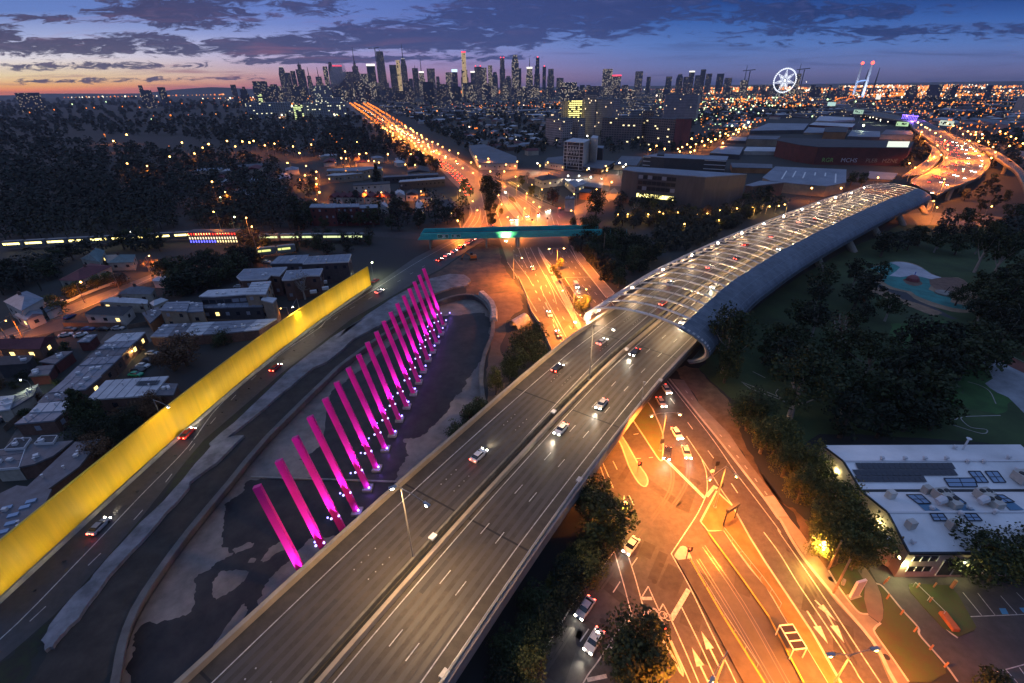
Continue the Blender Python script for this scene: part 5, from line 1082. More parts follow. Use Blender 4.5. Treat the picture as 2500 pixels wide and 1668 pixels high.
h2=hgt(G('j:222,262')[0],G('j:222,155')[0]);o2=flat('office_block','three-storey office with dark glass and white floor bands behind the large dark one','j:222,160 330,140 858,162 845,192 380,172',h2,'dark','blue',0,ov=.3)
for k in range(4):
    z=h2*(.12+.28*k);b=MB();a_,b_=at('j:222,160',h2)-o2.location,at('j:845,192',h2)-o2.location;a_.z=b_.z=z;d=(b_-a_).normalized();n=Vector((d.y,-d.x,0));b.bar(a_+n*.5,b_+n*.5,1.4,.5);b.build('floor_band',trimw,o2)
slab('dark stair shaft rising through the banded office','j:322,150 330,128 380,130 375,152','j:325,255 322,140','dark','dark','building','stair_shaft')
WH=[("j:990,380 1100,348 1280,360 1045,388",'j:1040,490 1045,388','brick','blue','brown block left of the warehouse with skylight strips'),
 ("j:1120,322 1215,240 1750,262 1745,360 1600,388 1400,372 1180,348",'j:1280,440 1280,362','tan','blue','wide warehouse with long bright skylight strips near the tube'),
 ("j:1915,330 1925,275 2140,290 2100,340",'j:1930,345 1925,330','tan','blue','low warehouse with white car bays near the tube end'),
 ("j:880,212 1190,222 1190,252 890,246",'j:890,285 890,246','orange','grey','low warehouse with a bright orange wall'),
 ("j:1230,42 1270,22 2262,52 2230,98 1540,92 1400,76",'j:1540,225 1540,92','red','dark','very long red brick warehouse with graffiti along its wall'),
 ("j:978,122 1000,90 1392,98 1380,128",'j:1380,155 1380,128','pale','white','white shed in front of the long red brick warehouse'),
 ("j:720,135 795,85 975,92 945,150",'j:945,185 945,150','dark','blue','blue-roofed shed by the tree-lined street'),
 ("j:1002,30 1020,5 1255,8 1225,35",'j:1000,82 1002,30','tan','grey','tan hall with a yellow-lit upper band'),
 ("j:850,40 880,12 1000,18 990,45",'j:850,60 850,40','grey','blue','blue-walled shed left of the tan hall'),
 ("k:430,890 640,805 1100,810 1040,882",'k:1040,925 1040,882','grey','blue','grey warehouse with rows of roof lights'),
 ("k:1110,822 1165,795 1635,812 1600,850",'k:1110,850 1110,822','red','white','warehouse with a long pale blue roof and red fascia'),
 ("k:1040,912 1100,850 1290,860 1265,915",'k:1040,935 1040,912','tan','blue','small blue-roofed workshop between warehouses'),
 ("k:1275,905 1290,850 1560,850 1535,908",'k:1275,985 1275,905','orange','dark','square red brick workshop with a dark roof'),
 ("k:1545,955 1600,885 1920,900 1920,965",'k:1545,990 1545,955','grey','blue','hipped grey warehouse beside the red workshop'),
 ("k:1925,935 1990,880 2280,890 2310,940",'k:1925,990 1925,935','pale','grey','pale gabled hall behind the lit billboard'),
 ("k:1180,775 1230,722 1620,740 1630,765 1350,780",'k:1180,795 1180,775','pale','white','white double-peaked shed among yards'),
 ("k:865,722 880,712 1110,718 1100,740",'k:865,735 865,722','grey','grey','low grey shed by a bright lamp'),
 ("k:120,845 165,800 440,800 430,850",'k:120,865 120,845','grey','blue','pale shed left of the tree-lined street'),
 ("l:830,355 860,345 1180,362 1170,385",'l:830,375 830,355','pale','white','long pale shed beyond the ramps'),
 ("l:940,450 960,430 1100,440 1095,475",'l:940,480 940,450','tan','grey','grey depot beyond the ramps'),
 ("l:1100,460 1120,440 1510,480 1500,520",'l:1100,500 1100,460','tan','grey','long tan flats with small windows at the right'),
 ("l:590,405 620,385 740,400 720,430",'l:590,425 590,405','pale','blue','small pale depot behind the purple lights'),
 ("l:740,455 820,440 960,450 940,475",'l:740,475 740,455','pale','white','bright depot beside the black and white billboard'),
 ("l:1560,800 1600,775 1660,790 1660,840",'l:1560,830 1560,800','pale','grey','pale house at the right edge below the ramp lamps'),
 ("l:1300,320 1320,310 1540,320 1530,345",'l:1300,355 1300,320','red','dark','red brick shed before the concrete silo'),
 ("l:1300,375 1310,368 1375,375 1370,392",'l:1300,395 1300,375','pale','white','small white cabin at the right')]
for s_,f_,w_,r_,l_ in WH:slab(l_,s_,f_,w_,r_,'warehouse','warehouse')
t=flat('silo_block','tall ribbed pale concrete silo at the right edge','l:1590,245 1640,240 1760,250 1740,262',hgt(G('l:1515,415')[0],G('l:1570,250')[0]),mat('silo concrete',(.36,.33,.32),.8,.2,.3,stretch=(3,3,.05)),'grey',0)
# skylight strips
wl=[o for o in SC.objects if o.get('label','').startswith('wide warehouse')][0];zw=wl.children[1].dimensions.z;hW=hgt(*G('j:1280,440 1280,362'))
for s_ in ('j:1262,332 1300,270','j:1345,318 1370,272','j:1422,325 1442,280','j:1512,305 1518,282','j:1590,310 1595,285','j:1668,360 1672,292'):
    u,v_=[at('j:'+w,hW+.4) for w in s_.replace('j:','').split()];u-=wl.location;v_-=wl.location;q=MB();q.bar(u,v_,1.,.15);q.build('skylight',mat('pale skylight',(.75,.75,.72),.4),wl)
# graffiti on the long red brick warehouse, painted on the wall foot
gw=[o for o in SC.objects if 'graffiti' in o.get('label','')][0];hG=hgt(*G('j:1540,225 1540,92'))
ga,gb=at('j:1540,92',hG),at('j:2230,98',hG);dg=(gb-ga);dg.z=0;LG=dg.length;dg.normalize();ng=Vector((dg.y,-dg.x,0))
if ng.dot(CAM-ga)<0:ng=-ng
for txt,x,c_,sz in (('RGR',.07,(.25,.5,.1),5.5),('MCHS',.31,(.5,.5,.56),5.5),('PLEB',.56,(.3,.25,.18),5.),('MZNE',.76,(.3,.25,.18),5.)):
    p=ga+dg*LG*x+ng*.2-gw.location;p.z=4.4;signtext(txt,p+dg*6,(rad(90),0,math.atan2(dg.y,dg.x)),sz,mat('graffiti '+txt,c_,.7),gw,'graffiti')
# billboards
def board(label,s0,s1,zt,zb,col,es,legs=True,extra=None):
    a_,b_=at(s0,zt),at(s1,zt);d=b_-a_;d.z=0;L=d.length;d.normalize();az=math.atan2(d.y,d.x);t=thing('billboard',label,'billboard',((a_.x+b_.x)/2,(a_.y+b_.y)/2,0),az)
    q=MB();q.box((0,0,(zt+zb)/2),(L,.5,zt-zb));q.build('frame',darkst,t);q=MB();q.box((0,-.3,(zt+zb)/2),(L-.5,.1,zt-zb-.5));q.build('screen',emat('screen '+label[:12],col,es),t)
    for x in (-L*.3,L*.3):q=MB();q.tube([(x,.4,-.2),(x,.4,zb)],.4,6);q.build('leg',polem,t)
    for k in range(extra or 0):q=MB();q.box((R.uniform(-L*.4,L*.4),-.4,(zt+zb)/2+R.uniform(-.2,.2)*(zt-zb)),(L*R.uniform(.05,.2),.06,(zt-zb)*R.uniform(.15,.4)));q.build('artwork',mat('board artwork',(.02,.03,.03),.5),t)
board('large blank white glowing billboard on the roof of the long red warehouse','l:283,678','l:505,680',22,13,(.9,1,.85),1.)
board('black and white lit billboard among the ramp lamps','l:812,466','l:957,478',16,8,(.75,.85,.7),.8,extra=6)
board('green and white lit billboard under the far viaduct','l:372,482','l:500,488',13,6,(.6,.9,.5),.8,extra=5)
board('pale lit billboard at the bend of the far viaduct','k:1325,560','k:1420,562',22,12,(.6,.9,.85),.8)
board('small white billboard on the farther bend','k:1882,478','k:1940,480',30,16,(1,.95,.85),1.)
board('long lit gantry board over the far viaduct','k:1625,645','k:1740,650',24,16,(.5,.75,.6),.7,extra=4)
# purple-lit gantry over the far viaduct
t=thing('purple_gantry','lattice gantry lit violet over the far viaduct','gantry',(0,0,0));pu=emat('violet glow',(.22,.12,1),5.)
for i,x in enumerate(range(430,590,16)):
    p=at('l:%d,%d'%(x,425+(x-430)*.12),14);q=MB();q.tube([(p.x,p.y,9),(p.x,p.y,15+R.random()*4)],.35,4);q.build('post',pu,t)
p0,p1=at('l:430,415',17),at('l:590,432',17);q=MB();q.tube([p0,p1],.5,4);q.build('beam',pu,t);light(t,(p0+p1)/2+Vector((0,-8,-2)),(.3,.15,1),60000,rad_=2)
# ------------------------------------------------------------ white warehouse in the lower right
wz=[6.4,8.,6.4,8.,6.2]
wpt=['n:110,112','n:325,275','n:505,575','n:770,790','n:985,1197'];ept=['n:2110,105','n:2300,270','n:2500,572','n:2700,785','n:2950,1185']
Wp=[at(a,z) for a,z in zip(wpt,wz)];Ep=[at(a,z) for a,z in zip(ept,wz)]
big=thing('white_warehouse','big white folded-roof warehouse with solar panels in the lower right','warehouse',(Wp[4].x,Wp[4].y,0));o_=Vector((Wp[4].x,Wp[4].y,0))
OCC.append([(p.x,p.y) for p in Wp+Ep[::-1]])
wrf=mat('white warehouse roof',(.78,.78,.79),.5,.14,.35,det=9,stretch=(1,1,1),lo=.25,hi=.6)
q=MB();q.add([p-o_ for p in Wp]+[p-o_ for p in Ep],[(i,i+1,i+6,i+5) for i in range(4)]);q.build('roof',wrf,big)
wwl=mat('warehouse wall',(.46,.36,.3),.85,.3,.4,det=7);q=MB()
v=[Vector((p.x,p.y,-.2))-o_ for p in Wp]+[p-o_-Vector((0,0,.05)) for p in Wp];q.add(v,[(i,i+5,i+6,i+1) for i in range(4)])
v=[Vector((Wp[4].x,Wp[4].y,-.2))-o_,Vector((Ep[4].x,Ep[4].y,-.2))-o_,Ep[4]-o_-Vector((0,0,.05)),Wp[4]-o_-Vector((0,0,.05))];q.add(v,[(0,1,2,3)])
v=[Vector((Wp[0].x,Wp[0].y,-.2))-o_,Vector((Ep[0].x,Ep[0].y,-.2))-o_,Ep[0]-o_,Wp[0]-o_];q.add(v,[(3,2,1,0)]);q.build('wall',wwl,big)
q=MB()
for i in range(4):q.bar(Wp[i]-o_+Vector((0,0,.05)),Wp[i+1]-o_+Vector((0,0,.05)),.3,.25)
q.bar(Wp[4]-o_-Vector((0,.1,.05)),Ep[4]-o_-Vector((0,.1,.05)),.35,.4);q.build('roof_trim',mat('black trim',(.015,.015,.018),.5),big)
q=MB();q.bar(Wp[2]-o_+Vector((0,0,.12)),Ep[2]-o_+Vector((0,0,.12)),.5,.2);q.build('roof_gutter',MT['black trim'],big)
for i in (1,3):q=MB();q.bar(Wp[i]-o_+Vector((0,0,.08)),Ep[i]-o_+Vector((0,0,.08)),.4,.15);q.build('ridge_cap',trimw,big)
def rz_at(px,py):
    "roof point under a photo point: intersect the sight line with the folded roof"
    for z in [6.2+.05*k for k in range(40)][::-1]:
        p=P(px,py,z)
        for i in range(4):
            a,b_,c=Wp[i],Wp[i+1],Ep[i]
            n=(b_-a).cross(c-a)
            zz=a.z-(n.x*(p.x-a.x)+n.y*(p.y-a.y))/n.z
            lo,hi=sorted((a.z,b_.z))
            if abs(zz-z)<.04 and lo-.1<=zz<=hi+.1:return p
    return P(px,py,7.)
def rp(s,dz=.1):
    return [rz_at(*g_)+Vector((0,0,dz))-o_ for g_ in G(s)]
sol=mat('solar panel',(.006,.009,.025),.3,spec=.4);solf=mat('solar frame',(.1,.12,.17),.4)
for s_,nc in (("n:440,300 1415,300 1455,360 470,360",18),("n:410,368 1435,366 1480,425 450,425",19),("n:435,432 1130,430 1165,490 475,490",13)):
    a,b_,c,e=rp(s_,.28)
    for k in range(nc):
        t0,t1=(k+.03)/nc,(k+.97)/nc;q=MB();vs=[a.lerp(b_,t0),a.lerp(b_,t1),e.lerp(c,t1),e.lerp(c,t0)];q.add(vs+[x-Vector((0,0,.07)) for x in vs],[(3,2,1,0),(0,1,5,4),(1,2,6,5),(2,3,7,6),(3,0,4,7),(4,5,6,7)]);q.build('solar_panel',sol,big)
sky=mat('roof light glass',(.2,.3,.45),.2);
for s_ in ("n:1580,382 1700,382 1785,494 1670,494","n:1748,382 1875,382 1960,494 1835,494","n:955,618 1110,618 1205,705 1075,708","n:1375,618 1440,618 1560,705 1470,710","n:1795,620 1930,620 2045,690 1935,698","n:1195,808 1325,808 1380,880 1235,880","n:1530,808 1660,810 1722,880 1580,880","n:1335,452 1645,450 1672,538 1390,538"):
    vs=rp(s_,.16);q=MB();q.add(vs+[x-Vector((0,0,.14)) for x in vs],[(3,2,1,0),(0,1,2,3),(0,1,5,4),(1,2,6,5),(2,3,7,6),(3,0,4,7)]);f=q.build('roof_window',sky,big)
    q=MB();
    for i in range(4):q.bar(vs[i]+Vector((0,0,.05)),vs[(i+1)%4]+Vector((0,0,.05)),.12,.12)
    q.bar((vs[0]+vs[1])/2,(vs[2]+vs[3])/2,.1,.12);q.bar((vs[0]+vs[3])/2,(vs[1]+vs[2])/2,.1,.12);q.build('window_frame',MT['black trim'],f)
for s_ in ("n:1075,710 1205,708 1305,775 1150,775","n:1470,712 1560,708 1655,770 1480,775","n:1940,700 2045,692 2146,765 2010,768"):
    vs=rp(s_,.06);q=MB();q.add(vs,[(3,2,1,0)]);q.build('blue_sheet',mat('blue roof sheet',(.08,.2,.33),.5),big)
acm=mat('unit casing',(.55,.52,.47),.6,.2,1.)
for s_,d_ in (('n:1300,640',(2.6,1.8,1.5)),('n:1390,710',(1.6,2.9,1.3)),('n:1720,640',(2.5,1.8,1.5)),('n:1810,710',(1.6,2.9,1.3)),('n:2110,470',(2.6,2.2,1.7))):
    p=rp(s_,0)[0];q=MB();q.box(p+Vector((0,0,d_[2]/2+.2)),d_,.12);u_=q.build('air_unit',acm,big)
    q=MB()
    for x in (-.6,.6):q.tube([p+Vector((x,0,d_[2]+.2)),p+Vector((x,0,d_[2]+.35))],[.5,.45],10)
    q.build('fan',MT['signal black'],u_)
for s_ in ('n:1310,710','n:1735,705'):p=rp(s_,0)[0];q=MB();q.tube([p+Vector((-1.2,-.2,.9)),p+Vector((-.2,0,1.3)),p+Vector((1,.3,.8))],[.6,.75,.5],8);q.build('duct',trimw,big)
for s_ in ('n:790,640','n:1150,590','n:990,940','n:1400,940'):p=rp(s_,0)[0];q=MB();q.box(p+Vector((0,0,.8)),(1.3,1.1,1.5),.2);q.build('cowl',acm,big)
for s_ in ('n:708,262','n:938,262','n:1138,262','n:1355,260','n:1440,148','n:1982,250','n:1575,292','n:1735,292','n:1210,762','n:1580,760','n:1500,815','n:2065,375','n:1850,800','n:1020,1105'):p=rp(s_,0)[0];q=MB();q.tube([p,p+Vector((0,0,.45)),p+Vector((0,0,.6))],[.25,.3,.5],8);q.ball(p+Vector((0,0,.72)),.42,8,4,sq=(1,1,.6));q.build('roof_vent',trimw,big)
p=rp('n:1530,155',0)[0];q=MB();q.tube([p,p+Vector((0,0,2.6)),p+Vector((0,0,2.9))],[.18,.18,.5],8);q.build('flue',trimw,big)
# wall openings on the south front and west side
sd_=(Ep[4]-Wp[4]);sd_.z=0;sd_.normalize();sn=Vector((sd_.y,-sd_.x,0))
if sn.dot(CAM-Wp[4])<0:sn=-sn
for x0,x1,z0,z1,m in ((1.2,5.2,4.2,5.4,glass),(1.2,5.2,1.6,2.8,glass),(6.5,14.,.6,4.6,glass),(19,23,1,3.6,glass),(28,34,1,3.6,glass)):
    q=MB();q.bar(sd_*x0+sn*.04+Vector((0,0,(z0+z1)/2)),sd_*x1+sn*.04+Vector((0,0,(z0+z1)/2)),.12,z1-z0);w=q.build('window',m,big)
    q=MB()
    for k in (0,.33,.66,1):q.bar(sd_*(x0+(x1-x0)*k)+sn*.12+Vector((0,0,z0)),sd_*(x0+(x1-x0)*k)+sn*.12+Vector((0,0,z1)),.1,.1,up=Vector((0,1,0)))
    q.build('window_frame',trimw,w)
wd_=(Wp[0]-Wp[4]);wd_.z=0;LWs=wd_.length
for i in range(4):
    a_,b_=Wp[i+1]-o_,Wp[i]-o_;a_.z=b_.z=0;d=(b_-a_);L=d.length;d.normalize();n=Vector((-d.y,d.x,0))
    if n.dot(CAM-o_-a_)<0 or n.x>0:n=-n
    for k in range(max(1,int(L/7))):
        x=L*(k+.5)/max(1,int(L/7));q=MB();q.bar(a_+d*(x-1.4)+n*.06+Vector((0,0,2.3)),a_+d*(x+1.4)+n*.06+Vector((0,0,2.3)),.14,2.3);q.build('side_door' if k%2 else 'side_window',glass,big)
for s_,z_,w_ in (('n:290,350',5.2,900),('n:712,865',5.2,900),('n:905,1245',3.8,1500),('n:1508,1222',4.2,1100)):
    p=at(s_,z_)-o_;q=MB();q.box(p,(.5,.4,.3));q.build('wall_lamp',emat('wall lamp glow',(1,.95,.35),30),big);light(big,p+(Vector((-.9,-.4,-.3)) if s_[2]!='1' and s_!='n:905,1245' else Vector((0,-1.1,-.4))),(1,.9,.35),w_*.8,rad_=.2)
flat('annex','small pale annex with a sloping roof at the corner of the white warehouse','n:700,1085 722,1055 830,1048 965,1185 900,1215',4.,wwl,'grey',0)
# tram shelters
def shelter(s0,s1,label,nb):
    a,b_=at(s0,2.6),at(s1,2.6);d=b_-a;L=d.length;d.normalize();az=math.atan2(d.y,d.x);t=thing('tram_shelter',label,'tram shelter',((a.x+b_.x)/2,(a.y+b_.y)/2,.3),az)
    for k in range(nb):
        q=MB();q.box((-L/2+L*(k+.5)/nb,0,2.4),(L/nb-.2,1.9,.08));q.build('roof_panel',mat('smoked panel',(.02,.018,.015),.2),t)
    q=MB()
    for k in range(nb+1):q.box((-L/2+L*k/nb,0,2.45),(.12,2.1,.14))
    for y in (-1,1):q.box((0,y,2.45),(L,.12,.14))
    q.build('roof_frame',trimw,t)
    for x,y in ((-L/2,-1),(L/2,-1),(-L/2,1),(L/2,1)):q=MB();q.box((x,y,1.2),(.12,.12,2.4));q.build('post',trimw,t)
    q=MB();q.box((0,.6,.5),(L*.6,.4,.08));q.build('bench',MT['pole timber'],t)
shelter('c:70,1040','c:200,1260','tram shelter with three dark roof panels beside the mulched median',3)
shelter('a:2030,1620','a:2110,1770','tram shelter at the bottom edge on the near platform',2)
# sign totem, bollards, railings, island gantry
f1=at('c:690,775');t=thing('sign_totem','upright pale sign totem on the verge beside the curved path','sign',f1,.25);q=MB();q.box((0,0,2.),(1.7,.3,3.9));q.build('panel',mat('sign face',(.3,.3,.36),.3),t);q=MB()
for x in (-.86,.86):q.box((x,0,2.),(.12,.36,4.))
q.box((0,0,4.),(1.8,.36,.12));q.build('frame',trimw,t);q=MB();q.box((0,0,.1),(2.2,.9,.2));q.build('plinth',conc,t)
for i,s_ in enumerate(('c:990,800','c:1117,945','c:1240,1100','c:1385,1265','c:1520,1425','c:965,660','c:990,640','c:1265,700','c:1418,695','c:1580,700','c:1380,830')):
    f1=at(s_);big_=s_=='c:1580,700';t=thing('bollard',('thick pale timber post at the corner of the lawn island' if big_ else 'short orange-brown timber bollard along the car park lawn'),'bollard',f1,0,None if big_ else 'timber bollards by the car park');q=MB();q.tube([(0,0,0),(.05,0,1.3 if not big_ else 2.)],.12 if not big_ else .25,8);q.build('post',mat('bollard timber',(.42,.2,.1),.8,.2,3.),t)
b=MB();p0,p1=at('c:1490,935'),at('c:1620,1105');b.bar(p0+Vector((0,0,.4)),p1+Vector((0,0,.4)),1.,.8);tag(b.build('planter_wall',mat('rust panel',(.45,.12,.04),.7,.3,1.)),'rust-orange low wall sign on the lawn island','sign')
for i,(s_,lab) in enumerate((("9:218,800 430,1150 700,1560","thin railing along the left tram platform"),("9:430,605 570,790 700,950 830,1150","thin railing along the right tram platform"),("e:1190,370 1260,500 1350,640","pale railing over the dark gap of the median"),("c:1230,690 1500,960","thin rail along the lawn island"))):
    pts=resample(W(s_),2.5);t=thing('railing',lab,'railing',pts[0]);q=MB();q.tube([p-pts[0]+Vector((0,0,1.3)) for p in pts],.05,4);q.build('top_rail',steel,t)
    q=MB()
    for p in pts:q.tube([p-pts[0],p-pts[0]+Vector((0,0,1.3))],.05,4)
    q.build('uprights',steel,t)
f0,f1=at('a:1745,130'),at('a:1850,60');t=thing('sign_gantry','dark gantry frame with three posts on the mulched median','sign frame',f0);q=MB()
for k in (0,1.):q.tube([(f1-f0)*k,(f1-f0)*k+Vector((0,0,4.2))],.12,6)
q.build('post',darkst,t);q=MB();q.bar(Vector((0,0,4)),(f1-f0)+Vector((0,0,4)),.5,.7);q.build('panel',darkst,t)
f1=at('b:1110,1070');t=thing('round_sign','small round pale sign at the tip of the white turning line','sign',f1);q=MB();q.tube([(0,0,0),(0,0,2.5)],.06,5);q.build('post',polem,t);q=MB();q.tube([(0,-.05,2.7),(0,.05,2.7)],.45,12);q.build('disc',white,t)
# noise screens, construction fence, pipe, excavator
b=MB();b.sweep(cr(W("e:740,360 830,560 850,650 900,760 960,850 1000,940 1050,1040 1110,1180"),3),[(-.15,-2),(-.15,1.1),(.15,1.1),(.15,-2)],closed=True);tag(b.build('retaining_wall',conc),'dark-edged retaining wall between the creek works and the main road','wall')
p0,p1=at('e:690,880',.8),at('e:830,790',2.);t=thing('concrete_pipe','large pale concrete pipe mouth beside the main road','pipe',p0);q=MB();n_=12;d=p1-p0
for rr_,cap in ((2.,False),(1.7,False)):q.tube([Vector((0,0,0)),d],[rr_*1.1,rr_],14,cap=cap)
q.build('pipe',mat('pale pipe concrete',(.5,.48,.46),.8,.4,.8),t)
f1=at('e:250,160');t=thing('excavator','orange excavator parked on the construction dirt under the bridge','excavator',f1,.2);om=mat('excavator orange',(.6,.16,.03),.5)
q=MB();q.box((0,0,.5),(3.4,.7,.9));q.box((0,2.,.5),(3.4,.7,.9));q.build('track',darkst,t);q=MB();q.box((.2,1,1.7),(2.8,2.4,1.3));q.build('body',om,t);q=MB();q.box((-.6,1.6,2.7),(1.2,1.,1.4));q.build('cab',glass,t);q=MB();q.bar((-1,.9,2.),(-3.6,.9,4.),.4,.4);q.bar((-3.6,.9,4.),(-5.4,.9,1.6),.35,.35);q.build('boom',om,t);q=MB();q.box((-5.5,.9,1.),(.9,1.,.9),.2);q.build('bucket',darkst,t)
# playground pieces
f1=at('6:1638,485');t=thing('play_dome','small red and blue climbing dome in the playground','play equipment',f1);q=MB();q.ball((0,0,.2),2.4,10,6);q.build('net',mat('play red',(.2,.05,.06),.5),t);q=MB();q.tube([(0,0,0),(0,0,4)],.15,6);q.build('mast',mat('play blue',(.06,.12,.5),.4),t)
f1=at('6:1840,570');t=thing('play_hut','pale round play platform in the teal paving','play equipment',f1);q=MB();q.tube([(0,0,0),(0,0,.7)],[3.,3.],14);q.build('platform',conc,t);q=MB();q.tube([(0,0,.7),(1,0,3)],.15,5);q.build('post',darkst,t)
f1=at('6:2165,520');t=thing('picnic_shelter','small picnic shelter with a pale lit roof right of the playground','shelter',f1,.3);q=MB();q.box((0,0,3.),(7,5,.2));q.build('roof',trimw,t)
for x,y in ((-3,-2),(3,-2),(-3,2),(3,2)):q=MB();q.box((x,y,1.5),(.2,.2,3));q.build('post',darkst,t)
q=MB();q.box((0,0,.7),(2.5,1.2,.12));q.build('table',MT['pole timber'],t)
light(t,(0,-2,2.2),(1,.5,.25),260,rad_=.2)
# ---------------------------------------------------------------- trees
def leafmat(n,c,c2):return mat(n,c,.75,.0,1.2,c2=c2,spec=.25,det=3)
LM={'g':leafmat('dark leaves',(.048,.066,.024),(.018,.028,.012)),'y':leafmat('mid green leaves',(.16,.15,.04),(.035,.05,.015)),'a':leafmat('autumn leaves',(.17,.095,.05),(.07,.045,.03)),'d':leafmat('very dark leaves',(.026,.037,.018),(.01,.016,.01))}  # the last entry is the darkest leaf green
barkm=mat('bark',(.12,.09,.07),.9,.3,2.);barkw=mat('pale gum bark',(.45,.4,.36),.8,.3,1.5)
def crown(b,kind,nc,nl,ls,rnd,h=10.,r=4.):
    cs=[]
    for i in range(nc):
        a=rnd.uniform(0,6.283);t=rnd.random()
        if kind=='cone':z=h*(.08+.9*t);q=r*(1-t)**.8*rnd.uniform(.2,.75);cr_=r*(.42-.26*t)
        elif kind=='gum':z=h*rnd.uniform(.45,.95);q=r*rnd.uniform(.1,.95)*(1-abs(z/h-.65)*1.1);cr_=r*rnd.uniform(.2,.36)
        elif kind=='bush':z=h*rnd.uniform(.1,.75);q=r*rnd.uniform(.0,.85)*math.sqrt(max(.1,1-(z/h)**2));cr_=r*rnd.uniform(.28,.42)
        else:z=h*(.3+.62*t);q=r*math.sqrt(rnd.random())*.78*math.sqrt(max(.05,1-((z/h-.58)/.45)**2));cr_=r*rnd.uniform(.24,.4)
        c=Vector((q*math.cos(a),q*math.sin(a),z));cs.append(c)
        for j in range(nl):
            d=Vector((rnd.gauss(0,1),rnd.gauss(0,1),rnd.gauss(0,.8)));d.normalize();p=c+d*cr_*rnd.uniform(.55,1.1)
            n=(d+Vector((rnd.gauss(0,.6),rnd.gauss(0,.6),rnd.gauss(0,.6)))).normalized();u=n.orthogonal().normalized();w=n.cross(u);th=rnd.uniform(0,6.28);u,w=u*math.cos(th)+w*math.sin(th),w*math.cos(th)-u*math.sin(th)
            s=ls*rnd.uniform(.6,1.35);b.add([p-u*s-w*s*.3,p+w*s*.7,p+u*s-w*s*.2,p-w*s*.8],[(0,1,2,3)])
    return cs
def trunkmesh(b,cs,h,rnd,th=.28,n=6):
    top=Vector((rnd.uniform(-.3,.3),rnd.uniform(-.3,.3),h*.62));b.tube([(0,0,-.3),(0,0,h*.2),top*.7,top],[th*1.4,th,th*.7,th*.35],7)
    for c in cs[:n]:
        s_=Vector((0,0,h*rnd.uniform(.22,.45)));m=s_.lerp(c,.5)+Vector((0,0,-.3));b.tube([s_,m,c],[th*.45,th*.28,.04],5)
TT={};farx=[]
def ttemp(kind,leaf,v,near):
    k=(kind,leaf,v,near)
    if k in TT:return TT[k]
    rnd=random.Random(hash(kind)%97*0+v*13+len(kind)*7+(3 if near else 0));t=thing('shrub' if kind=='bush' else 'tree','x','shrub' if kind=='bush' else 'tree',(0,0,-900));b=MB()
    nc,nl,ls={2:(38,74,.2),1:(24,38,.34),0:(13,20,.62)}[near]
    if kind=='cone':nc=int(nc*1.3)
    bare=kind=='bare'
    if bare:nl=max(6,nl//4)
    cs=crown(b,'round' if bare else kind,nc,nl,ls*(.7 if bare else 1),rnd);b.build('crown',LM[leaf],t)
    b=MB();trunkmesh(b,cs,10,rnd,.3 if kind!='gum' else .26,nc if bare else 7);b.build('trunk',barkw if kind in('gum','bare') else barkm,t)
    KIDS[t.name]=list(t.children);TT[k]=t;t['used']=0;return t
TP=[]
def tree(p,h,lab,grp=None,kind='round',leaf='g',near=1,w=1.,name='tree'):
    if near==0 or (near==1 and grp and (p-CAM).length>270 and R.random()<.55):farx.append((p,h));TP.append((p.x,p.y));return
    t=ttemp(kind,leaf,R.randint(0,2),near);s=h/10;sc=(s*w,s*w*R.uniform(.9,1.1),s)
    if not t['used']:
        t['used']=1;c=t;c.location=(p.x,p.y,0);c.scale=sc;c['label']=lab
    else:c=dup(t,(p.x,p.y,0),R.uniform(0,6.28),sc,lab)
    if grp:c['group']=grp
    elif 'group' in c:del c['group']
    TP.append((p.x,p.y));return c
def tc(s,h,lab,**k):
    "tree whose crown centre shows at a photo point"
    for x,y in G(s):
        p=P(x,y,h*.58);tree(p,h,lab,**k)
hl='leafy tree in the hedge row between the footpath and the white warehouse'
HR=[("b:1500,430",10,'upper end'),("b:1640,640",10,'second from the upper end'),("b:1800,640",11,'beside the dark lawn'),("b:1860,860",10,'in the upper middle'),("b:2060,860",11,'against the warehouse corner'),("b:2000,1120",9,'above the pale paving slabs'),("n:60,480",10,'by the first wall lamp'),("n:260,640",11,'in front of the long wall'),("n:420,850",12,'by the second wall lamp'),("n:160,880",10,'over the tan paving'),("n:560,1060",11,'next to the annex'),("n:330,1090",10,'lit yellow from inside'),("n:120,1060",8,'at the orange-lit lower edge'),("n:480,1210",8,'at the lower end')]
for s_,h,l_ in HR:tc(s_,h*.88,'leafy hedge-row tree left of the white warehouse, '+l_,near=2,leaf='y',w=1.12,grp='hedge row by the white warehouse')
tc("8:1770,480",11,'big dark tree with a lamp glowing in it, right of the viaduct edge',near=2,w=1.35);tc("8:1690,380",10,'second dark tree just under the viaduct edge',near=2,w=1.2)
tc("a:960,1230",10.5,'large dark tree on the grass island at the bottom edge',near=2,w=1.35,leaf='g');tc("a:1000,1480",10,'tree at the bottom edge below the large dark one',near=2,w=1.3)
def zone(s,n,h0,h1,lab,grp,near=1,kinds=('round',),leaves=('g',),w=1.1,mind=3.,avoid=True,z=0,name='tree'):
    pg_=[(p.x,p.y) for p in W(s)];xs=[p[0] for p in pg_];ys=[p[1] for p in pg_];px_=G(s);x0,x1=min(p[0] for p in px_),max(p[0] for p in px_);y0,y1=min(p[1] for p in px_),max(p[1] for p in px_);k=0;tr=0;out=[]
    while k<n and tr<n*60:
        tr+=1;x,y=R.uniform(x0,x1),R.uniform(y0,y1)
        if not pip(x,y,px_):continue
        p=P(x,y,0)
        if avoid and any(pip(p.x,p.y,o) for o in OCC):continue
        if any((p.x-a)**2+(p.y-b_)**2<mind*mind for a,b_ in TP[-400:]):continue
        h=R.uniform(h0,h1)
        if near is None:TP.append((p.x,p.y));out.append((p,h))
        else:tree(p,h,lab,grp=grp,kind=R.choice(kinds),leaf=R.choice(leaves),near=near,w=w)
        k+=1
    return out
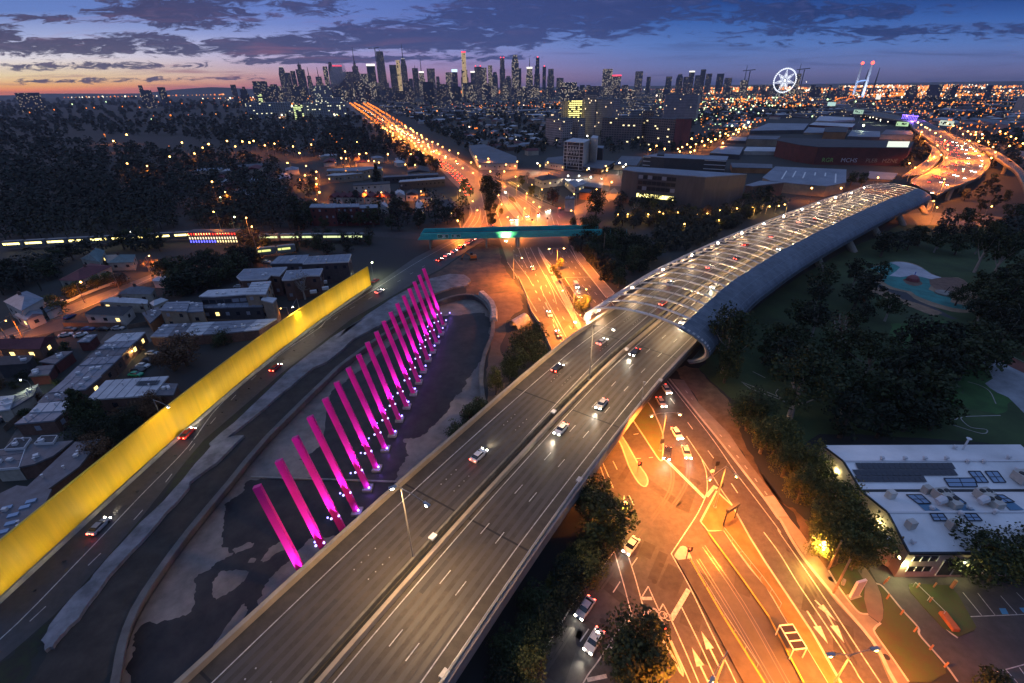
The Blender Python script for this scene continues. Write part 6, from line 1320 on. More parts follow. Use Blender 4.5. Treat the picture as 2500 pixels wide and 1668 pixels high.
TP2=TP
zone("8:1560,440 1500,560 1250,850 1000,1150 840,1480 830,1567 1230,1567 1300,1400 1550,1080 1700,900 1870,660 1720,640",24,3,6.5,'dark shrub between the viaduct and the lower road','shrubs beside the viaduct',2,('bush','round'),('g','y','d'),1.6,2.2)
for s_,h,l_ in (("5:1250,870",10,'large dark tree among the creek works left of the viaduct'),("5:1330,820",9,'dark tree next to the crossing road edge'),("5:1200,990",9,'dark tree left of the viaduct parapet, lower middle'),("5:1340,950",9,'dark tree close against the viaduct parapet'),("5:1160,1050",7,'small dark tree left of the viaduct parapet')):tc(s_,h,l_,near=2,w=1.2)
tc("5:1070,1110",9,'slim brighter green tree by the creek path',near=2,leaf='y',w=.7);tc("5:960,1270 900,1310 820,1430",6,'dark green shrub between the creek bank and the viaduct',near=2,kind='bush',w=1.5,grp='shrubs on the creek bank')
tc("e:1125,255",4.5,'round small tree on the planted median, left one',near=1,leaf='y');tc("e:1200,190",5.5,'taller small tree on the planted median',near=1,leaf='y');tc("e:1175,320",4.5,'round small tree on the planted median, lower one',near=1,leaf='y');tc("e:1450,640",8,'dark tree between the median and the tube mouth',near=2,w=1.2)
tc("d:560,460",24,'tall dark gum tree standing in the middle of the junction',near=2,kind='gum',w=.9);tc("d:540,620",17,'second dark gum tree below the tall one in the junction',near=2,w=.75);tc("d:570,860",9,'small dark tree by the red signal at the teal bridge',near=1)
tc("d:190,400",12,'dark tree left of the yellow-lit tree by the junction',near=1);tc("d:270,480",8,'yellow-lit small tree at the left of the junction',near=1,leaf='y');tc("d:1110,470",9,'tree lit bright yellow by the lamp inside it',near=1,leaf='y');tc("d:980,330",9,'tree with a lamp left of the guest house',near=1,leaf='y')
tc("d:1250,540",9,'autumn-brown tree right of the bright yellow one',near=1,leaf='a',kind='bare');tc("d:1400,540",12,'large autumn-brown tree in front of the guest house',near=1,leaf='a');tc("d:1050,290",9,'brown bare tree at the left of the guest house',near=1,leaf='a',kind='bare')
tc("d:2000,640",17,'very large dark tree right of the junction',near=2);tc("d:1690,880",7,'low dark round tree at the right of the junction',near=1,kind='bush');tc("d:1900,960",14,'dark tree hiding the right end of the teal bridge',near=2,w=1.2);tc("d:1860,1100",9,'lower dark tree under the right end of the teal bridge',near=1,w=1.2)
tc("d:100,800",10,'dark tree beside the curved approach road',near=1);tc("d:700,740",5,'small yellow-green bush beside the gum trees',near=1,leaf='y',kind='bush')
rg='dark trees right of the teal bridge'
zone("d:1800,1180 2200,1080 e:2240,60 2240,250 1960,360 1800,500 1600,300 1480,130",34,6,11,'dark bushy tree between the teal bridge and tube',rg,1,('round','bush'),('d','g'),1.3,4)
yg='row of trees lit amber'
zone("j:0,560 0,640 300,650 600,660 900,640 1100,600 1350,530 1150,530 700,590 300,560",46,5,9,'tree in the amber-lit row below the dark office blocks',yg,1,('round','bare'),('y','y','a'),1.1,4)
zone("j:0,660 0,711 860,711 1060,620 900,655 500,690",16,6,9,'dark tree on the near side of the amber-lit row','dark trees before the amber row',1,('round',),('g',),1.3,5)
zone("j:40,500 60,560 700,570 1250,520 1280,480 1000,480 600,520",22,6,10,'dark tree at the foot of the large office block','dark trees at the office block',1,('round',),('g','d'),1.3,5)
tc("j:1800,320",11,'dark tree pair before the warehouse near the tube, left',near=1);tc("j:1880,325",11,'dark tree pair before the warehouse near the tube, right',near=1)
tg='trees of the tree-lined street'
zone("j:240,110 300,150 560,150 800,90 860,0 600,10 400,60",24,7,11,'tree along the amber-lit street behind the office blocks',tg,0,('round',),('g','a','y'),1.1,8)
zone("i:1240,760 1560,640 1960,740 2100,600 2350,520 2350,600 2000,830 1500,880 1240,860",26,8,13,'tree along the far amber-lit street left of the warehouses','trees of the far lit street',0,('round',),('g','a'),1.1,10)
zone("i:660,640 860,660 1250,720 1240,850 900,880 760,860",20,10,15,'big dark tree at the foot of the brown housing slab','trees at the housing slabs',0,('round',),('d','g'),1.1,10)
zone("i:0,680 250,640 420,660 260,900 0,920",12,10,15,'big dark tree left of the pale tower with slanted frames','trees left of the framed tower',0,('round',),('d','g'),1.1,10)
# park at the right
tc("6:480,850",20,'tall dark gum tree with a pale trunk right of the tube mouth',near=2,kind='gum',w=.8);tc("6:470,1000",12,'dark lower tree right of the tube mouth',near=2,w=.9)
tc("6:930,1130",19,'wide dark gum tree with white limbs in the park',near=2,kind='gum',w=1.2);tc("6:1000,1030",15,'dark tree behind the white-limbed gum',near=2,w=1.1)
tc("6:1190,800",13,'bare pale-twigged tree in the park',near=2,kind='bare',leaf='a',w=1.1);tc("6:1390,960",15,'dark gum tree with pale limbs, park middle',near=2,kind='gum',w=1.2)
tc("6:620,1290",11,'round dark green tree above the hedge row',near=2,w=1.3);tc("6:790,1470",10,'lighter green tree above the hedge row',near=2,leaf='y',w=1.12);tc("6:1940,580",7,'dark cone-shaped tree in the playground',near=2,w=1.2);tc("6:1450,410",8,'dark tree at the left edge of the playground',near=1,w=1.2)
tc("6:2070,500",12,'dark tree right of the playground',near=1);tc("6:2120,250",22,'tall gum with a long pale trunk behind the playground',near=2,kind='gum',w=.8);tc("6:2230,300",20,'second tall gum behind the playground',near=1,kind='gum',w=.8)
tc("c:1830,360",10.5,'big dark tree over the corner of the car park',near=2,w=1.3);tc("c:2060,430",9.5,'dark tree lit from behind at the car park',near=2,w=1.2,leaf='y');tc("c:2290,370",10,'dark tree at the right edge before the white warehouse',near=2,w=1.2);tc("c:2010,1560",6,'low bush at the bottom edge of the car park',near=1,kind='bush')
pk='dark trees of the right-hand park'
zone("6:620,700 900,540 1280,520 1480,720 1480,1000 1380,1420 1000,1440 900,1250 620,1080 560,900",17,8,14,'dark leafy tree in the unlit park beside the tube shell',pk,1,('round','gum'),('d','g'),1.2,6)
zone("6:1480,1150 1700,1000 1850,1200 1750,1500 1060,1500 1380,1380",20,8,13,'dark tree on the park side of the white warehouse','dark trees behind the warehouse',1,('round',),('d','g'),1.2,6)
zone("6:1150,260 1500,170 1800,130 2350,130 2350,330 2000,360 1700,330 1380,350",34,7,13,'dark tree between the playground and far tube end','dark trees beyond the playground',1,('round','gum'),('d','g'),1.2,6)
zone("6:2100,560 2350,500 2350,980 2120,870 1990,750",18,9,15,'dark tree at the right edge of the park','dark trees at the right edge',1,('round','gum'),('d','g'),1.2,6)
zone("6:1600,950 2000,950 2100,1050 2080,1120 1850,1200 1700,1150",9,10,14,'dark tree between the plaza and the park lawn','dark trees at the plaza',1,('round',),('d','g'),1.3,6)
zone("l:1080,1150 1450,1050 1560,1250 1500,1400 1050,1400 920,1300",12,5,9,'dark shrubby tree in the gully under the far ramp','gully trees',1,('bush','round'),('d','g'),1.2,6)
# left side
tc("r:790,880",12,'black cypress in front of the stepped units',near=2,kind='cone',w=1.1);tc("r:900,950",9,'dark rounded tree right of the black cypress',near=2,w=1.1)
tc("q:1590,540",12,'tall thin bare brown tree in front of the brick flats',near=2,kind='bare',leaf='a',w=.9);tc("q:380,1200",10,'wide brown autumn tree behind the yellow wall',near=2,kind='round',leaf='a',w=1.7);tc("q:260,1290",8,'brown autumn tree at the unit car park',near=2,leaf='a',w=1.4)
tc("q:780,1070",6,'dark round bush before the carport roofs, right one',near=2,kind='bush',w=1.6);tc("q:500,1060",5,'dark round bush before the carport roofs, left one',near=2,kind='bush',w=1.6)
zone("r:1000,1080 1350,1000 1500,900 1650,840 1560,960 1100,1350 950,1500 1000,1250",13,4,7,'dark shrub close behind the yellow wall','shrubs behind the yellow wall',2,('bush','round'),('d','a'),1.5,3)
zone("q:200,520 400,360 700,300 950,260 1150,350 980,500 900,540 560,640 380,700 180,640",26,7,11,'dark tree of the grove between the street and the brick flats','grove left of the brick flats',1,('round','bush'),('d','g'),1.4,4)
zone("4:430,900 620,1000 1060,860 1100,1000 780,1060 560,1300 400,1480 0,1480 0,1000 200,900",20,2.,4.,'small dark garden shrub among the low units and sheds','garden shrubs at the left',1,('bush',),('d','g','a'),1.4,3)
for i,(s_,l_) in enumerate((('r:250,960 60,1130','timber fence below the sheds at the left edge'),('r:820,1010 760,1100 900,1180','timber fence in the yard behind the yellow wall'),('r:1560,230 1850,240','fence along the top of the unit car park'),('r:380,350 420,240 560,170','fence beside the maroon-roofed house'),('q:-150,1000 60,960','fence at the end of the alley'),('p:820,1240 1560,1240','brick fence in front of the four parked cars'),('q:600,940 1180,945','fence along the front of the dark lower wing'))):
    b=MB();b.sweep(W(s_),[(-.06,0),(-.06,1.5),(.06,1.5),(.06,0)],closed=True);tag(b.build('fence',mat('fence boards',(.17,.12,.09),.9,.3,1.5)),l_,'fence')
bl_=('p:870,760','p:1230,640','p:1000,700','p:640,890','p:720,960','p:1340,600','p:1500,620','p:480,680','p:1950,430','p:1870,440')
for i,s_ in enumerate(bl_):tc(s_,6.5 if i<8 else 6,'lamp-lit bush on the garden side of the left street',near=1,kind='bush' if i<8 else 'bare',leaf='y' if i<6 else 'a',w=1.4,grp='lamp-lit bushes of the left street')
zone("p:0,620 350,560 700,440 1100,330 1700,240 2091,200 2091,300 1750,300 1200,260 1000,380 700,650 450,700 250,800 0,860",36,6,11,'dark tree between the left street and railway','dark garden trees below the railway',1,('round',),('d','g'),1.3,4)
zone("q:980,110 2300,90 2300,200 1900,250 1400,240 1000,230 900,200",26,5,8,'dark shrub on the bank below the right part of the railway','railway bank shrubs',1,('bush',),('d','g'),1.4,4)
zone("m:0,740 280,760 1600,800 1860,760 2200,800 2100,960 1600,1000 0,980",44,7,12,'dark tree in the belt above the railway','dark belt above the railway',1,('round',),('d','g'),1.2,5)
for s_,h,l_,lf in (("m:1120,270",17,'black cypress in front of the pale flats','d'),("m:1680,100",17,'black cypress left of the boulevard','d'),("m:120,800",15,'big black cypress at the left of the red brick blocks','d')):tc(s_,h,l_,near=1,kind='cone',leaf=lf,w=.9)
for s_ in ("m:870,590","m:1590,590","m:1740,560","m:1930,560","m:1330,610","m:1150,620","m:540,600"):tc(s_,6,'bare orange-lit street tree before the terrace row',near=1,kind='bare',leaf='a',grp='bare trees of the terrace row',w=1.2)
for s_ in ("m:1500,700","m:1340,690","m:1830,670","m:2200,770"):tc(s_,10,'dark round tree below the terrace streets',near=1,grp='dark trees below the terraces')
zone("m:120,420 300,300 480,450 420,620 250,640",9,7,10,'tree glowing orange among the lamps left of the terraces','orange trees left of the terraces',1,('round','bare'),('y','a'),1.1,5)
zone("m:1380,60 1800,60 2000,200 1900,300 1700,180 1480,240",12,8,12,'dark tree beside the boulevard left edge','trees at the boulevard edge',1,('round',),('g','d'),1.1,8)
NI=sum(1 for o in SC.objects if o.name.startswith('tree'))
# the wood of the left park and every farther tree, which read as one dark mass
wood=MB();rw=random.Random(5);far=[]
far+=zone("1:0,860 400,880 800,960 1300,980 1800,1060 1880,1200 1880,1480 1500,1480 0,1540",620,9,17,'','',None,mind=4)
far+=zone("1:0,740 700,700 1400,690 1850,740 2200,780 2350,900 2350,1040 1800,1000 1100,870 500,860 0,850",520,10,18,'','',None,mind=10)
far+=zone("1:0,640 900,620 1500,660 1850,690 1500,700 700,700 0,740",220,12,20,'','',None,mind=25)
far+=zone("2:180,630 420,690 700,850 960,1010 1000,970 800,850 420,670 200,610",70,7,12,'','',None,mind=7)
far+=zone("2:0,690 130,690 560,1005 740,1060 700,1000 660,1060 300,1000 0,960",150,8,13,'','',None,mind=7)
far+=zone("j:0,640 1060,600 900,711 0,711",50,4,8,'','',None,mind=4)
far+=zone("3:0,1480 700,1330 560,1420 290,1560 200,1600 0,1600",60,4,8,'','',None,mind=4)
far+=zone("d:1240,1240 1800,1190 2240,1500 2240,1568 2000,1568 1850,1350",20,5,8,'','',None,mind=4)
far+=zone("1:1900,1480 1880,1250 1650,1250 1300,1400 1500,1480",30,8,12,'','',None,mind=5)
far+=zone("2:380,680 620,650 1480,650 1480,760 1370,860 1400,1000 1000,960 700,860",330,6,12,'','',None,mind=9)
far+=zone("3:260,640 1150,700 1200,720 700,760 500,790 250,800 160,900",200,7,13,'','',None,mind=12)
far+=zone("3:1250,640 2300,640 2350,700 1950,800 1750,740 1450,680",160,7,13,'','',None,mind=14)
far+=zone("3:1650,860 1740,900 1745,980 1600,1080 1560,1060 1650,950",24,6,10,'','',None,mind=6)
far+=zone("3:1950,1000 2350,1150 2350,850 2000,880",60,6,11,'','',None,mind=9)
for p,h in far+farx:
    D=(p-CAM).length;nl=int(max(14,min(110,26000/D)));s=max(.55,D*.0022)*1.1;r=h*.42
    for j in range(nl):
        a=rw.uniform(0,6.28);t=rw.random();z=h*(.2+.78*t);q=r*math.sqrt(max(.05,1-((t-.4)/.65)**2))*rw.uniform(.45,1.)
        c=p+Vector((q*math.cos(a),q*math.sin(a),z));n=Vector((math.cos(a)*.6+rw.gauss(0,.4),math.sin(a)*.6+rw.gauss(0,.4),.7)).normalized();u=n.orthogonal().normalized();w_=n.cross(u);ss=s*rw.uniform(.6,1.3)
        wood.add([c-u*ss,c+w_*ss*.8,c+u*ss,c-w_*ss*.8],[(0,1,2,3)])
    wood.tube([(p.x,p.y,-.2),(p.x,p.y,h*.6)],.3,3,cap=False)
tag(wood.build('woodland',mat('woodland leaves',(.02,.027,.018),.9,.4,.05,c2=(.014,.018,.013))),'dark mass of parkland and suburb trees','woodland',kind='stuff')
# ---------------------------------------------------------------- vehicles
CP={}
hg=emat('headlight glow',(1,.9,.72),60);tg_=emat('taillight glow',(1,.05,.03),30)
tyre=mat('tyre',(.015,.015,.015),.8)
def car_t(col,kind,st):
    k=(col,kind,st)
    if k in CP:return CP[k]
    t=thing('car','x','car',(0,0,-950));cols=dict(white=(.6,.6,.6),silver=(.35,.36,.38),black=(.015,.015,.018),blue=(.03,.06,.2),red=(.35,.02,.02),green=(.02,.3,.16),grey=(.1,.1,.11))
    pm=mat('car paint '+col,cols[col],.25,spec=.7);L,Wd=4.5,1.8;b=MB()
    prof=[(-2.25,.35),(-2.25,.85),(-2.1,.98),(-1.35,1.02),(1.0,1.0),(2.05,.82),(2.25,.6),(2.25,.3)]
    if kind=='van':prof=[(-2.6,.35),(-2.6,2.0),(-2.5,2.1),(1.1,2.1),(1.9,1.2),(2.5,1.0),(2.6,.7),(2.6,.3)]
    v=[];n=len(prof)
    for y,s in ((-Wd/2,1),(-Wd/2,1),(Wd/2,1)):pass
    for y in (-.9,-.84,.84,.9):
        for x,z in prof:v.append((x*(1 if abs(y)<.85 else .97),y,z if abs(y)<.85 or z<.5 else z-.06))
    f=[]
    for r_ in range(3):
        for i in range(n):f.append((r_*n+i,r_*n+(i+1)%n,(r_+1)*n+(i+1)%n,(r_+1)*n+i))
    f+=[tuple(range(n-1,-1,-1)),tuple(range(3*n,4*n))];b.add(v,f)
    if kind!='van':
        b.add([(-1.05,-.62,1.44),(.35,-.62,1.44),(.35,.62,1.44),(-1.05,.62,1.44),(-1.05,-.62,1.4),(.35,-.62,1.4),(.35,.62,1.4),(-1.05,.62,1.4)],[(0,1,2,3),(4,5,1,0),(5,6,2,1),(6,7,3,2),(7,4,0,3)])
    b.build('body',pm,t);b=MB()
    if kind!='van':b.add([(-1.75,-.8,.99),(1.05,-.8,.98),(1.05,.8,.98),(-1.75,.8,.99),(-1.07,-.63,1.405),(.37,-.63,1.405),(.37,.63,1.405),(-1.07,.63,1.405)],[(0,1,5,4),(1,2,6,5),(2,3,7,6),(3,0,4,7),(4,5,6,7)])
    else:b.add([(1.12,-.85,2.0),(1.95,-.85,1.22),(1.95,.85,1.22),(1.12,.85,2.0)],[(0,1,2,3)])
    b.build('windows',glass,t)
    for x in (-1.4,1.4):
        for y in (-.82,.82):b=MB();b.tube([(x,y-.1,.33),(x,y+.1,.33)],.33,10);b.build('wheel',tyre,t)
    e=2.27 if kind!='van' else 2.62
    for y in (-.62,.62):
        b=MB();b.box((e-.03,y,.68),(.14,.36,.18));b.build('headlight',hg if st=='on' else glass,t)
        b=MB();b.box((-e+.02,y,.82),(.12,.36,.2));b.build('taillight',tg_ if st=='on' else mat('red lens',(.2,.01,.01),.3),t)
    KIDS[t.name]=list(t.children);CP[k]=t;t['used']=0;return t
def car(p,az,lab,col='silver',st='off',kind='car',grp=None,beam=0,z=.05,sc=.9):
    t=car_t(col,kind,st)
    if not t['used']:t['used']=1;c=t;c.location=(p.x,p.y,p.z+z);c.rotation_euler=(0,0,az);c['label']=lab
    else:c=dup(t,(p.x,p.y,p.z+z),az,1.,lab)
    if grp:c['group']=grp
    elif 'group' in c:del c['group']
    if sc!=1:c.scale=(sc,)*3
    if beam:light(c,(2.6,0,.8),(1,.88,.66),beam,'SPOT',.15,70,.8,aim=(1,0,-.09))
    return c
def azof(s):
    a,b=W(s);return math.atan2(b.y-a.y,b.x-a.x)
pr=azof('p:900,1290 1510,1275')
for s_,c_,l_ in (('p:905,1292','grey','dark parked car, leftmost of the four beside the pale-walled house'),('p:1135,1288','blue','blue parked car, second of the four beside the pale-walled house'),('p:1330,1290','black','black parked car, third of the four beside the pale-walled house'),('p:1515,1278','silver','silver parked car, rightmost of the four beside the pale-walled house')):car(at(s_),pr,l_,c_)
car(at('p:895,1130'),azof('p:820,1165 960,1100'),'dark blue car turning out of the left street side lane','blue');car(at('p:815,940'),azof('p:760,950 860,930'),'white car parked at the garden wall in the lamp light','white')
cr_=azof('r:1330,565 1430,570')
for s_,c_,l_ in (('r:1378,568','green','bright green car parked beside the low units'),('r:1400,525','black','black car between the green and white cars'),('r:1450,480','white','white car parked second from the top beside the low units'),('r:1500,432','black','dark car parked topmost beside the low units'),('r:1545,355','silver','pale car at the end of the unit car park')):car(at(s_),cr_,l_,c_)
for s_,c_,l_,s2 in (('r:670,168','white','white car on the lane above the dark houses, left one','r:620,180 720,160'),('r:820,168','white','white car on the lane above the dark houses, right one','r:790,180 860,160'),('r:75,1005','grey','dark car beside the sheds at the left edge','r:20,1030 130,980'),('r:1220,975','silver','silver car in the yard below the solar roof','r:1190,1000 1250,950'),('r:1350,960','white','white van roof beside the yellow wall yard','r:1300,990 1400,930'),('r:1030,990','black','black car in the shadow of the cypress','r:1000,1010 1060,980'),('q:1245,338','white','white car parked at the upper left corner of the dark brick flats','q:1200,340 1290,345'),('q:1150,328','grey','dark car just left of the white one by the dark brick flats','q:1120,330 1180,335'),('q:965,588','silver','pale car between the grove and the white-roofed building','q:930,590 1000,590'),('q:790,296','silver','pale car on the bend at the end of the left street','q:760,300 820,300'),('q:660,346','silver','pale car under the grove edge','q:630,355 690,345'),('q:2335,530','red','dark red car behind the end of the yellow wall','q:2300,560 2380,510')):car(at(s_),azof(s2),l_,c_,kind='van' if 'van' in l_ else 'car')
# queue of cars under the teal bridge, brake lights on
TL['z']=(1010,540,.0851)
qa=azof('z:1160,890 1810,505')
for i,(s_,c_) in enumerate((('z:1940,500','white'),('z:1810,510','white'),('z:1680,585','red'),('z:1545,650','white'),('z:1330,770','red'),('z:1165,885','silver'),('5:805,305','white'),('5:762,330','white'),('5:715,358','red'),('5:905,245','silver'),('5:855,272','black'))):car(at(s_),qa,'car with glowing tail lamps queueing out from under the teal bridge',c_,'on',grp='queue under the teal bridge')
for s_,c_,l_,s2,kd in (('e:1372,450','white','white van stopped on the lanes beside the tube mouth','e:1340,400 1400,500','van'),('e:1405,560','white','white car behind the van beside the tube mouth','e:1380,520 1430,600','car'),('d:1198,812','red','red car with headlamps crossing the junction','d:1150,720 1230,880','car'),('d:1305,772','white','white car waiting at the right of the junction, left one','d:1250,700 1340,830','car'),('d:1345,756','white','white car waiting at the right of the junction, right one','d:1300,700 1380,820','car'),('d:1045,838','silver','silver car facing the junction in the middle lanes','d:980,740 1080,880','car'),('d:825,885','silver','silver car at the lower left of the junction','d:760,780 860,930','car'),('d:895,880','silver','pale car at the lower middle of the junction','d:840,780 930,930','car'),('d:742,505','silver','pale car on the boulevard beside the tall gum tree','d:680,450 800,560','car'),('d:1165,560','black','dark car parked under the autumn trees','d:1140,540 1200,570','car'),('d:2060,248','white','white car parked on the shop street','d:2000,248 2120,248','car'),('d:805,195','white','white car before the gabled shop','d:770,195 840,195','car')):
    car(at(s_),azof(s2),l_,c_,'off' if 'parked' in l_ or 'gabled' in l_ else 'on',kd,beam=2500 if kd=='car' and 'parked' not in l_ and 'gabled' not in l_ else 1200)
# red queue on the boulevard
pts=W("2:745,1060 800,1110 850,1170 880,1230");bq='car in the dense red queue at the left edge of the boulevard'
for ln_ in range(3):
    q_=resample(cr(W(["2:700,1040 780,1110 850,1180 900,1290","2:712,1030 795,1095 868,1170 915,1270","2:724,1022 808,1085 880,1155 925,1250","2:736,1014 820,1075 892,1145 938,1240"][ln_]),4),13)
    for i in range(len(q_)-1):
        d=q_[i]-q_[i+1];car(q_[i],math.atan2(d.y,d.x),bq,R.choice(('white','silver','black','red')),'on',grp='red queue on the boulevard')
for s_,l_ in (("2:400,820 560,940 700,1020 860,1130","car with lit lamps on the boulevard before the junction"),("2:180,690 300,760 420,840 560,930","car with lit lamps on the far boulevard")):
    for of in (0,14):
        q_=resample([p+Vector((of,of*.5,0)) for p in cr(W(s_),4)],60)
        for i in range(len(q_)-1):
            d=q_[i+1]-q_[i];car(q_[i]+Vector((R.uniform(-3,3),R.uniform(-3,3),0)),math.atan2(d.y,d.x)+(0 if of>8 else math.pi),l_,R.choice(('white','silver','black')),'on',grp=l_)
# traffic on the viaduct, at rest
vl='car driving away along the left carriageway of the viaduct';vr='car driving towards the viewer on the right carriageway of the viaduct'
LFT=[(20,-6.05,'silver'),(66,-2.9,'red'),(104,-6.,'white'),(141,-9.,'black'),(160,-6.2,'silver'),(196,-3.5,'red'),(214,-9.2,'white'),(240,-6.3,'silver'),(258,-3.2,'black'),(279,-9.,'red'),(300,-6.1,'white'),(318,-3.,'silver'),(338,-8.6,'white'),(352,-5.9,'black'),(366,-3.1,'white')]
RGT=[(42,6.7,'white'),(84,6.7,'silver'),(120,3.8,'white'),(133,7.2,'silver'),(160,3.9,'black'),(187,7.3,'white'),(204,10.4,'silver'),(222,4.,'white'),(246,7.2,'black'),(262,10.,'white'),(284,4.,'silver'),(306,7.2,'white'),(330,10.,'white'),(350,4.2,'silver'),(368,7.,'white')]
for i,(s,o_,c_) in enumerate(LFT):
    if s>SE-3 or s<90:continue
    p,n,d=sfr(s);car(p+n*o_,math.atan2(d.y,d.x),('%s %s'%(c_,'car with red tail lamps, %s on the left carriageway'%ORD[i])),c_,'on',grp='cars on the left carriageway',beam=1800 if s<240 else 0,z=.03)
for i,(s,o_,c_) in enumerate(RGT):
    if s>SE-3 or s<90:continue
    p,n,d=sfr(s);car(p+n*o_,math.atan2(-d.y,-d.x),('%s %s'%(c_,'car with bright headlamps, %s on the right carriageway'%ORD[i])),c_,'on',grp='cars on the right carriageway',beam=2600 if s<260 else 0,z=.03)
fl_='car in the stream of traffic on the curving far viaduct'
tot=0
for t_,dr in ((.16,1),(.25,1),(.36,1),(.45,1),(.57,-1),(.66,-1),(.76,-1),(.84,-1)):
    q_=resample([a.lerp(b_,t_) for a,b_ in zip(fA,fB)],26 if dr>0 else 40);k0_=R.randint(0,1)
    for i in range(k0_,len(q_)-1):
        if R.random()<.3 and i<12:continue
        if (q_[i]-CAM).length>800:continue
        d=(q_[i+1]-q_[i])*dr;car(q_[i],math.atan2(d.y,d.x),fl_,R.choice(('white','silver','black','red')),'on',grp='traffic on the far viaduct');tot+=1
print('FAR CARS',tot)
# lower roads
for s_,c_,l_,s2 in (('b:690,215','white','white car with headlamps emerging below the viaduct edge','b:660,150 760,300'),('b:640,340','silver','silver car with headlamps on the turning lanes under the viaduct edge','b:600,260 690,400'),('b:790,640','white','white car in the middle of the turning bend','b:740,560 840,720'),('b:880,820','silver','silver car at the lower part of the turning bend','b:850,700 920,900'),('b:700,830','black','black car in the inner lane of the turning bend','b:720,740 690,900'),('a:900,330','white','white car leaving the bend towards the lower left','a:1100,60 700,600'),('a:480,900','silver','silver car low on the lower left road','a:700,580 360,1080'),('a:560,1200','white','white car at the bottom of the lower left road','a:900,640 400,1480'),('e:1180,980','red','red car just left of the viaduct on the main road','e:1180,980 1060,720'),('e:1080,760','white','white car heading away on the main road','e:1100,850 1000,620'),('e:900,260','silver','silver car heading away near the chevron markings','e:960,400 880,220')):
    car(at(s_),azof(s2),l_,c_,'on',beam=1000)
for s_,c_,l_,s2 in (('4:1760,1050','red','red-lamped car beside the brightest part of the yellow wall','4:1600,1190 1900,930'),('4:1200,1470','red','red-lamped car on the freeway left of the first red pole','4:1130,1540 1300,1380'),('7:640,580','silver','silver car on the dark freeway in the lower left','7:500,720 800,420'),('5:330,560','white','white car beside the far red poles','5:200,640 440,500')):
    car(at(s_),azof(s2),l_,c_,'on',beam=1500)
# ---------------------------------------------------------------- skyline
WM=[wmat('city windows %d'%i,c,(.03,.04,.06),(1,.74,.42),cw,ch,fr*1.1,.6,.45,es*.7,(.8,.9,1)) for i,(c,cw,ch,fr,es) in enumerate((((.045,.06,.115),4,4,.1,1.),((.07,.085,.14),5,4,.14,1.),((.025,.035,.07),4,4,.04,1.5),((.09,.09,.13),6,5,.3,1.5)))]
gold=wmat('gold lit tower',(.3,.18,.08),(.2,.13,.06),(1,.7,.35),9,8,.9,.7,.7,.9)
def tower(x0,x1,yt,D,lab,m=0,yb=None,shape='box',top=None,depth=None,grp=None,cat='skyscraper',name='skyscraper',sp=None):
    if len(lab.split())<4:lab+=' on the skyline'
    a,b_=PD(x0,yt,D),PD(x1,yt,D);h=max(12,(a.z+b_.z)/2);w=(b_-a).xy.length if hasattr(b_-a,'xy') else (b_-a).length
    c=(a+b_)/2;d=Vector((b_.x-a.x,b_.y-a.y,0)).normalized();n=Vector((-d.y,d.x,0));dp=depth or w*.8
    if n.dot(c)<0:n=-n
    t=thing(name,lab,cat,(c.x,c.y,0),0,grp);hw_=w/2;q=MB()
    def ring(z,s,sx=0):return [d*(hw_*s*x+sx)+n*(dp/2*s*y+dp/2)+Vector((0,0,z)) for x,y in ((-1,-1),(1,-1),(1,1),(-1,1))]
    lv={'box':[(0,1),(h,1)],'step':[(0,1),(h*.72,1),(h*.72,.78),(h,.78)],'spire':[(0,1),(h*.7,1),(h*.7,.8),(h*.86,.8),(h*.86,.45),(h,.12)],'taper':[(0,1.1),(h,.85)],'cham':[(0,1),(h*.8,1),(h,.55)],'waist':[(0,1.5),(h*.3,1.5),(h*.3,1.05),(h*.5,.9),(h,1.)],'fin':[(0,1),(h*.86,1),(h*.86,.42),(h,.42)]}[shape]
    R_=[ring(z,s) for z,s in lv]
    for i in range(len(R_)-1):q.add(R_[i]+R_[i+1],[(0,1,5,4),(1,2,6,5),(2,3,7,6),(3,0,4,7)])
    q.add(R_[-1],[(0,1,2,3)]);q.build('tower_body',m if not isinstance(m,int) else WM[m],t)
    if top:
        q=MB();s=lv[-1][1];zz=h+1.5
        if top in('r','rr'):
            for x in ((0,) if top=='r' else (-.7,.7)):q.ball(d*(hw_*s*x)+n*dp*.3+Vector((0,0,h+4)),4.5,6,4)
            q.build('beacon',emat('red beacon',(1,.05,.08),3),t)
        elif top=='l':q.box(n*(dp/2)+Vector((0,0,h-h*.03)),(w*s*1.02,dp*s*1.02,h*.06),math.atan2(d.y,d.x));q.build('lit_crown',emat('crown glow',(1,.95,.8),1.6),t)
        elif top=='b':q.box(n*(dp/2)+Vector((0,0,h-h*.06)),(w*s*1.02,dp*s*1.02,h*.1),math.atan2(d.y,d.x));q.build('lit_crown',emat('blue crown glow',(.6,.8,1),1.6),t)
        elif top=='rb':q.box(n*(dp/2)+Vector((0,0,h+2)),(w*s*1.02,dp*s*1.02,9),math.atan2(d.y,d.x));q.build('lit_crown',emat('red crown glow',(1,.06,.12),2.),t)
    if sp:
        q=MB();q.tube([n*dp/2+Vector((0,0,h-5)),n*dp/2+Vector((0,0,h+sp))],[3.5,1.2],4);q.build('spire',darkst,t)
    return t
def tt(tile,x0,x1,y):
    o=TL[tile];return o[0]+x0*o[2],o[0]+x1*o[2],o[1]+y*o[2]
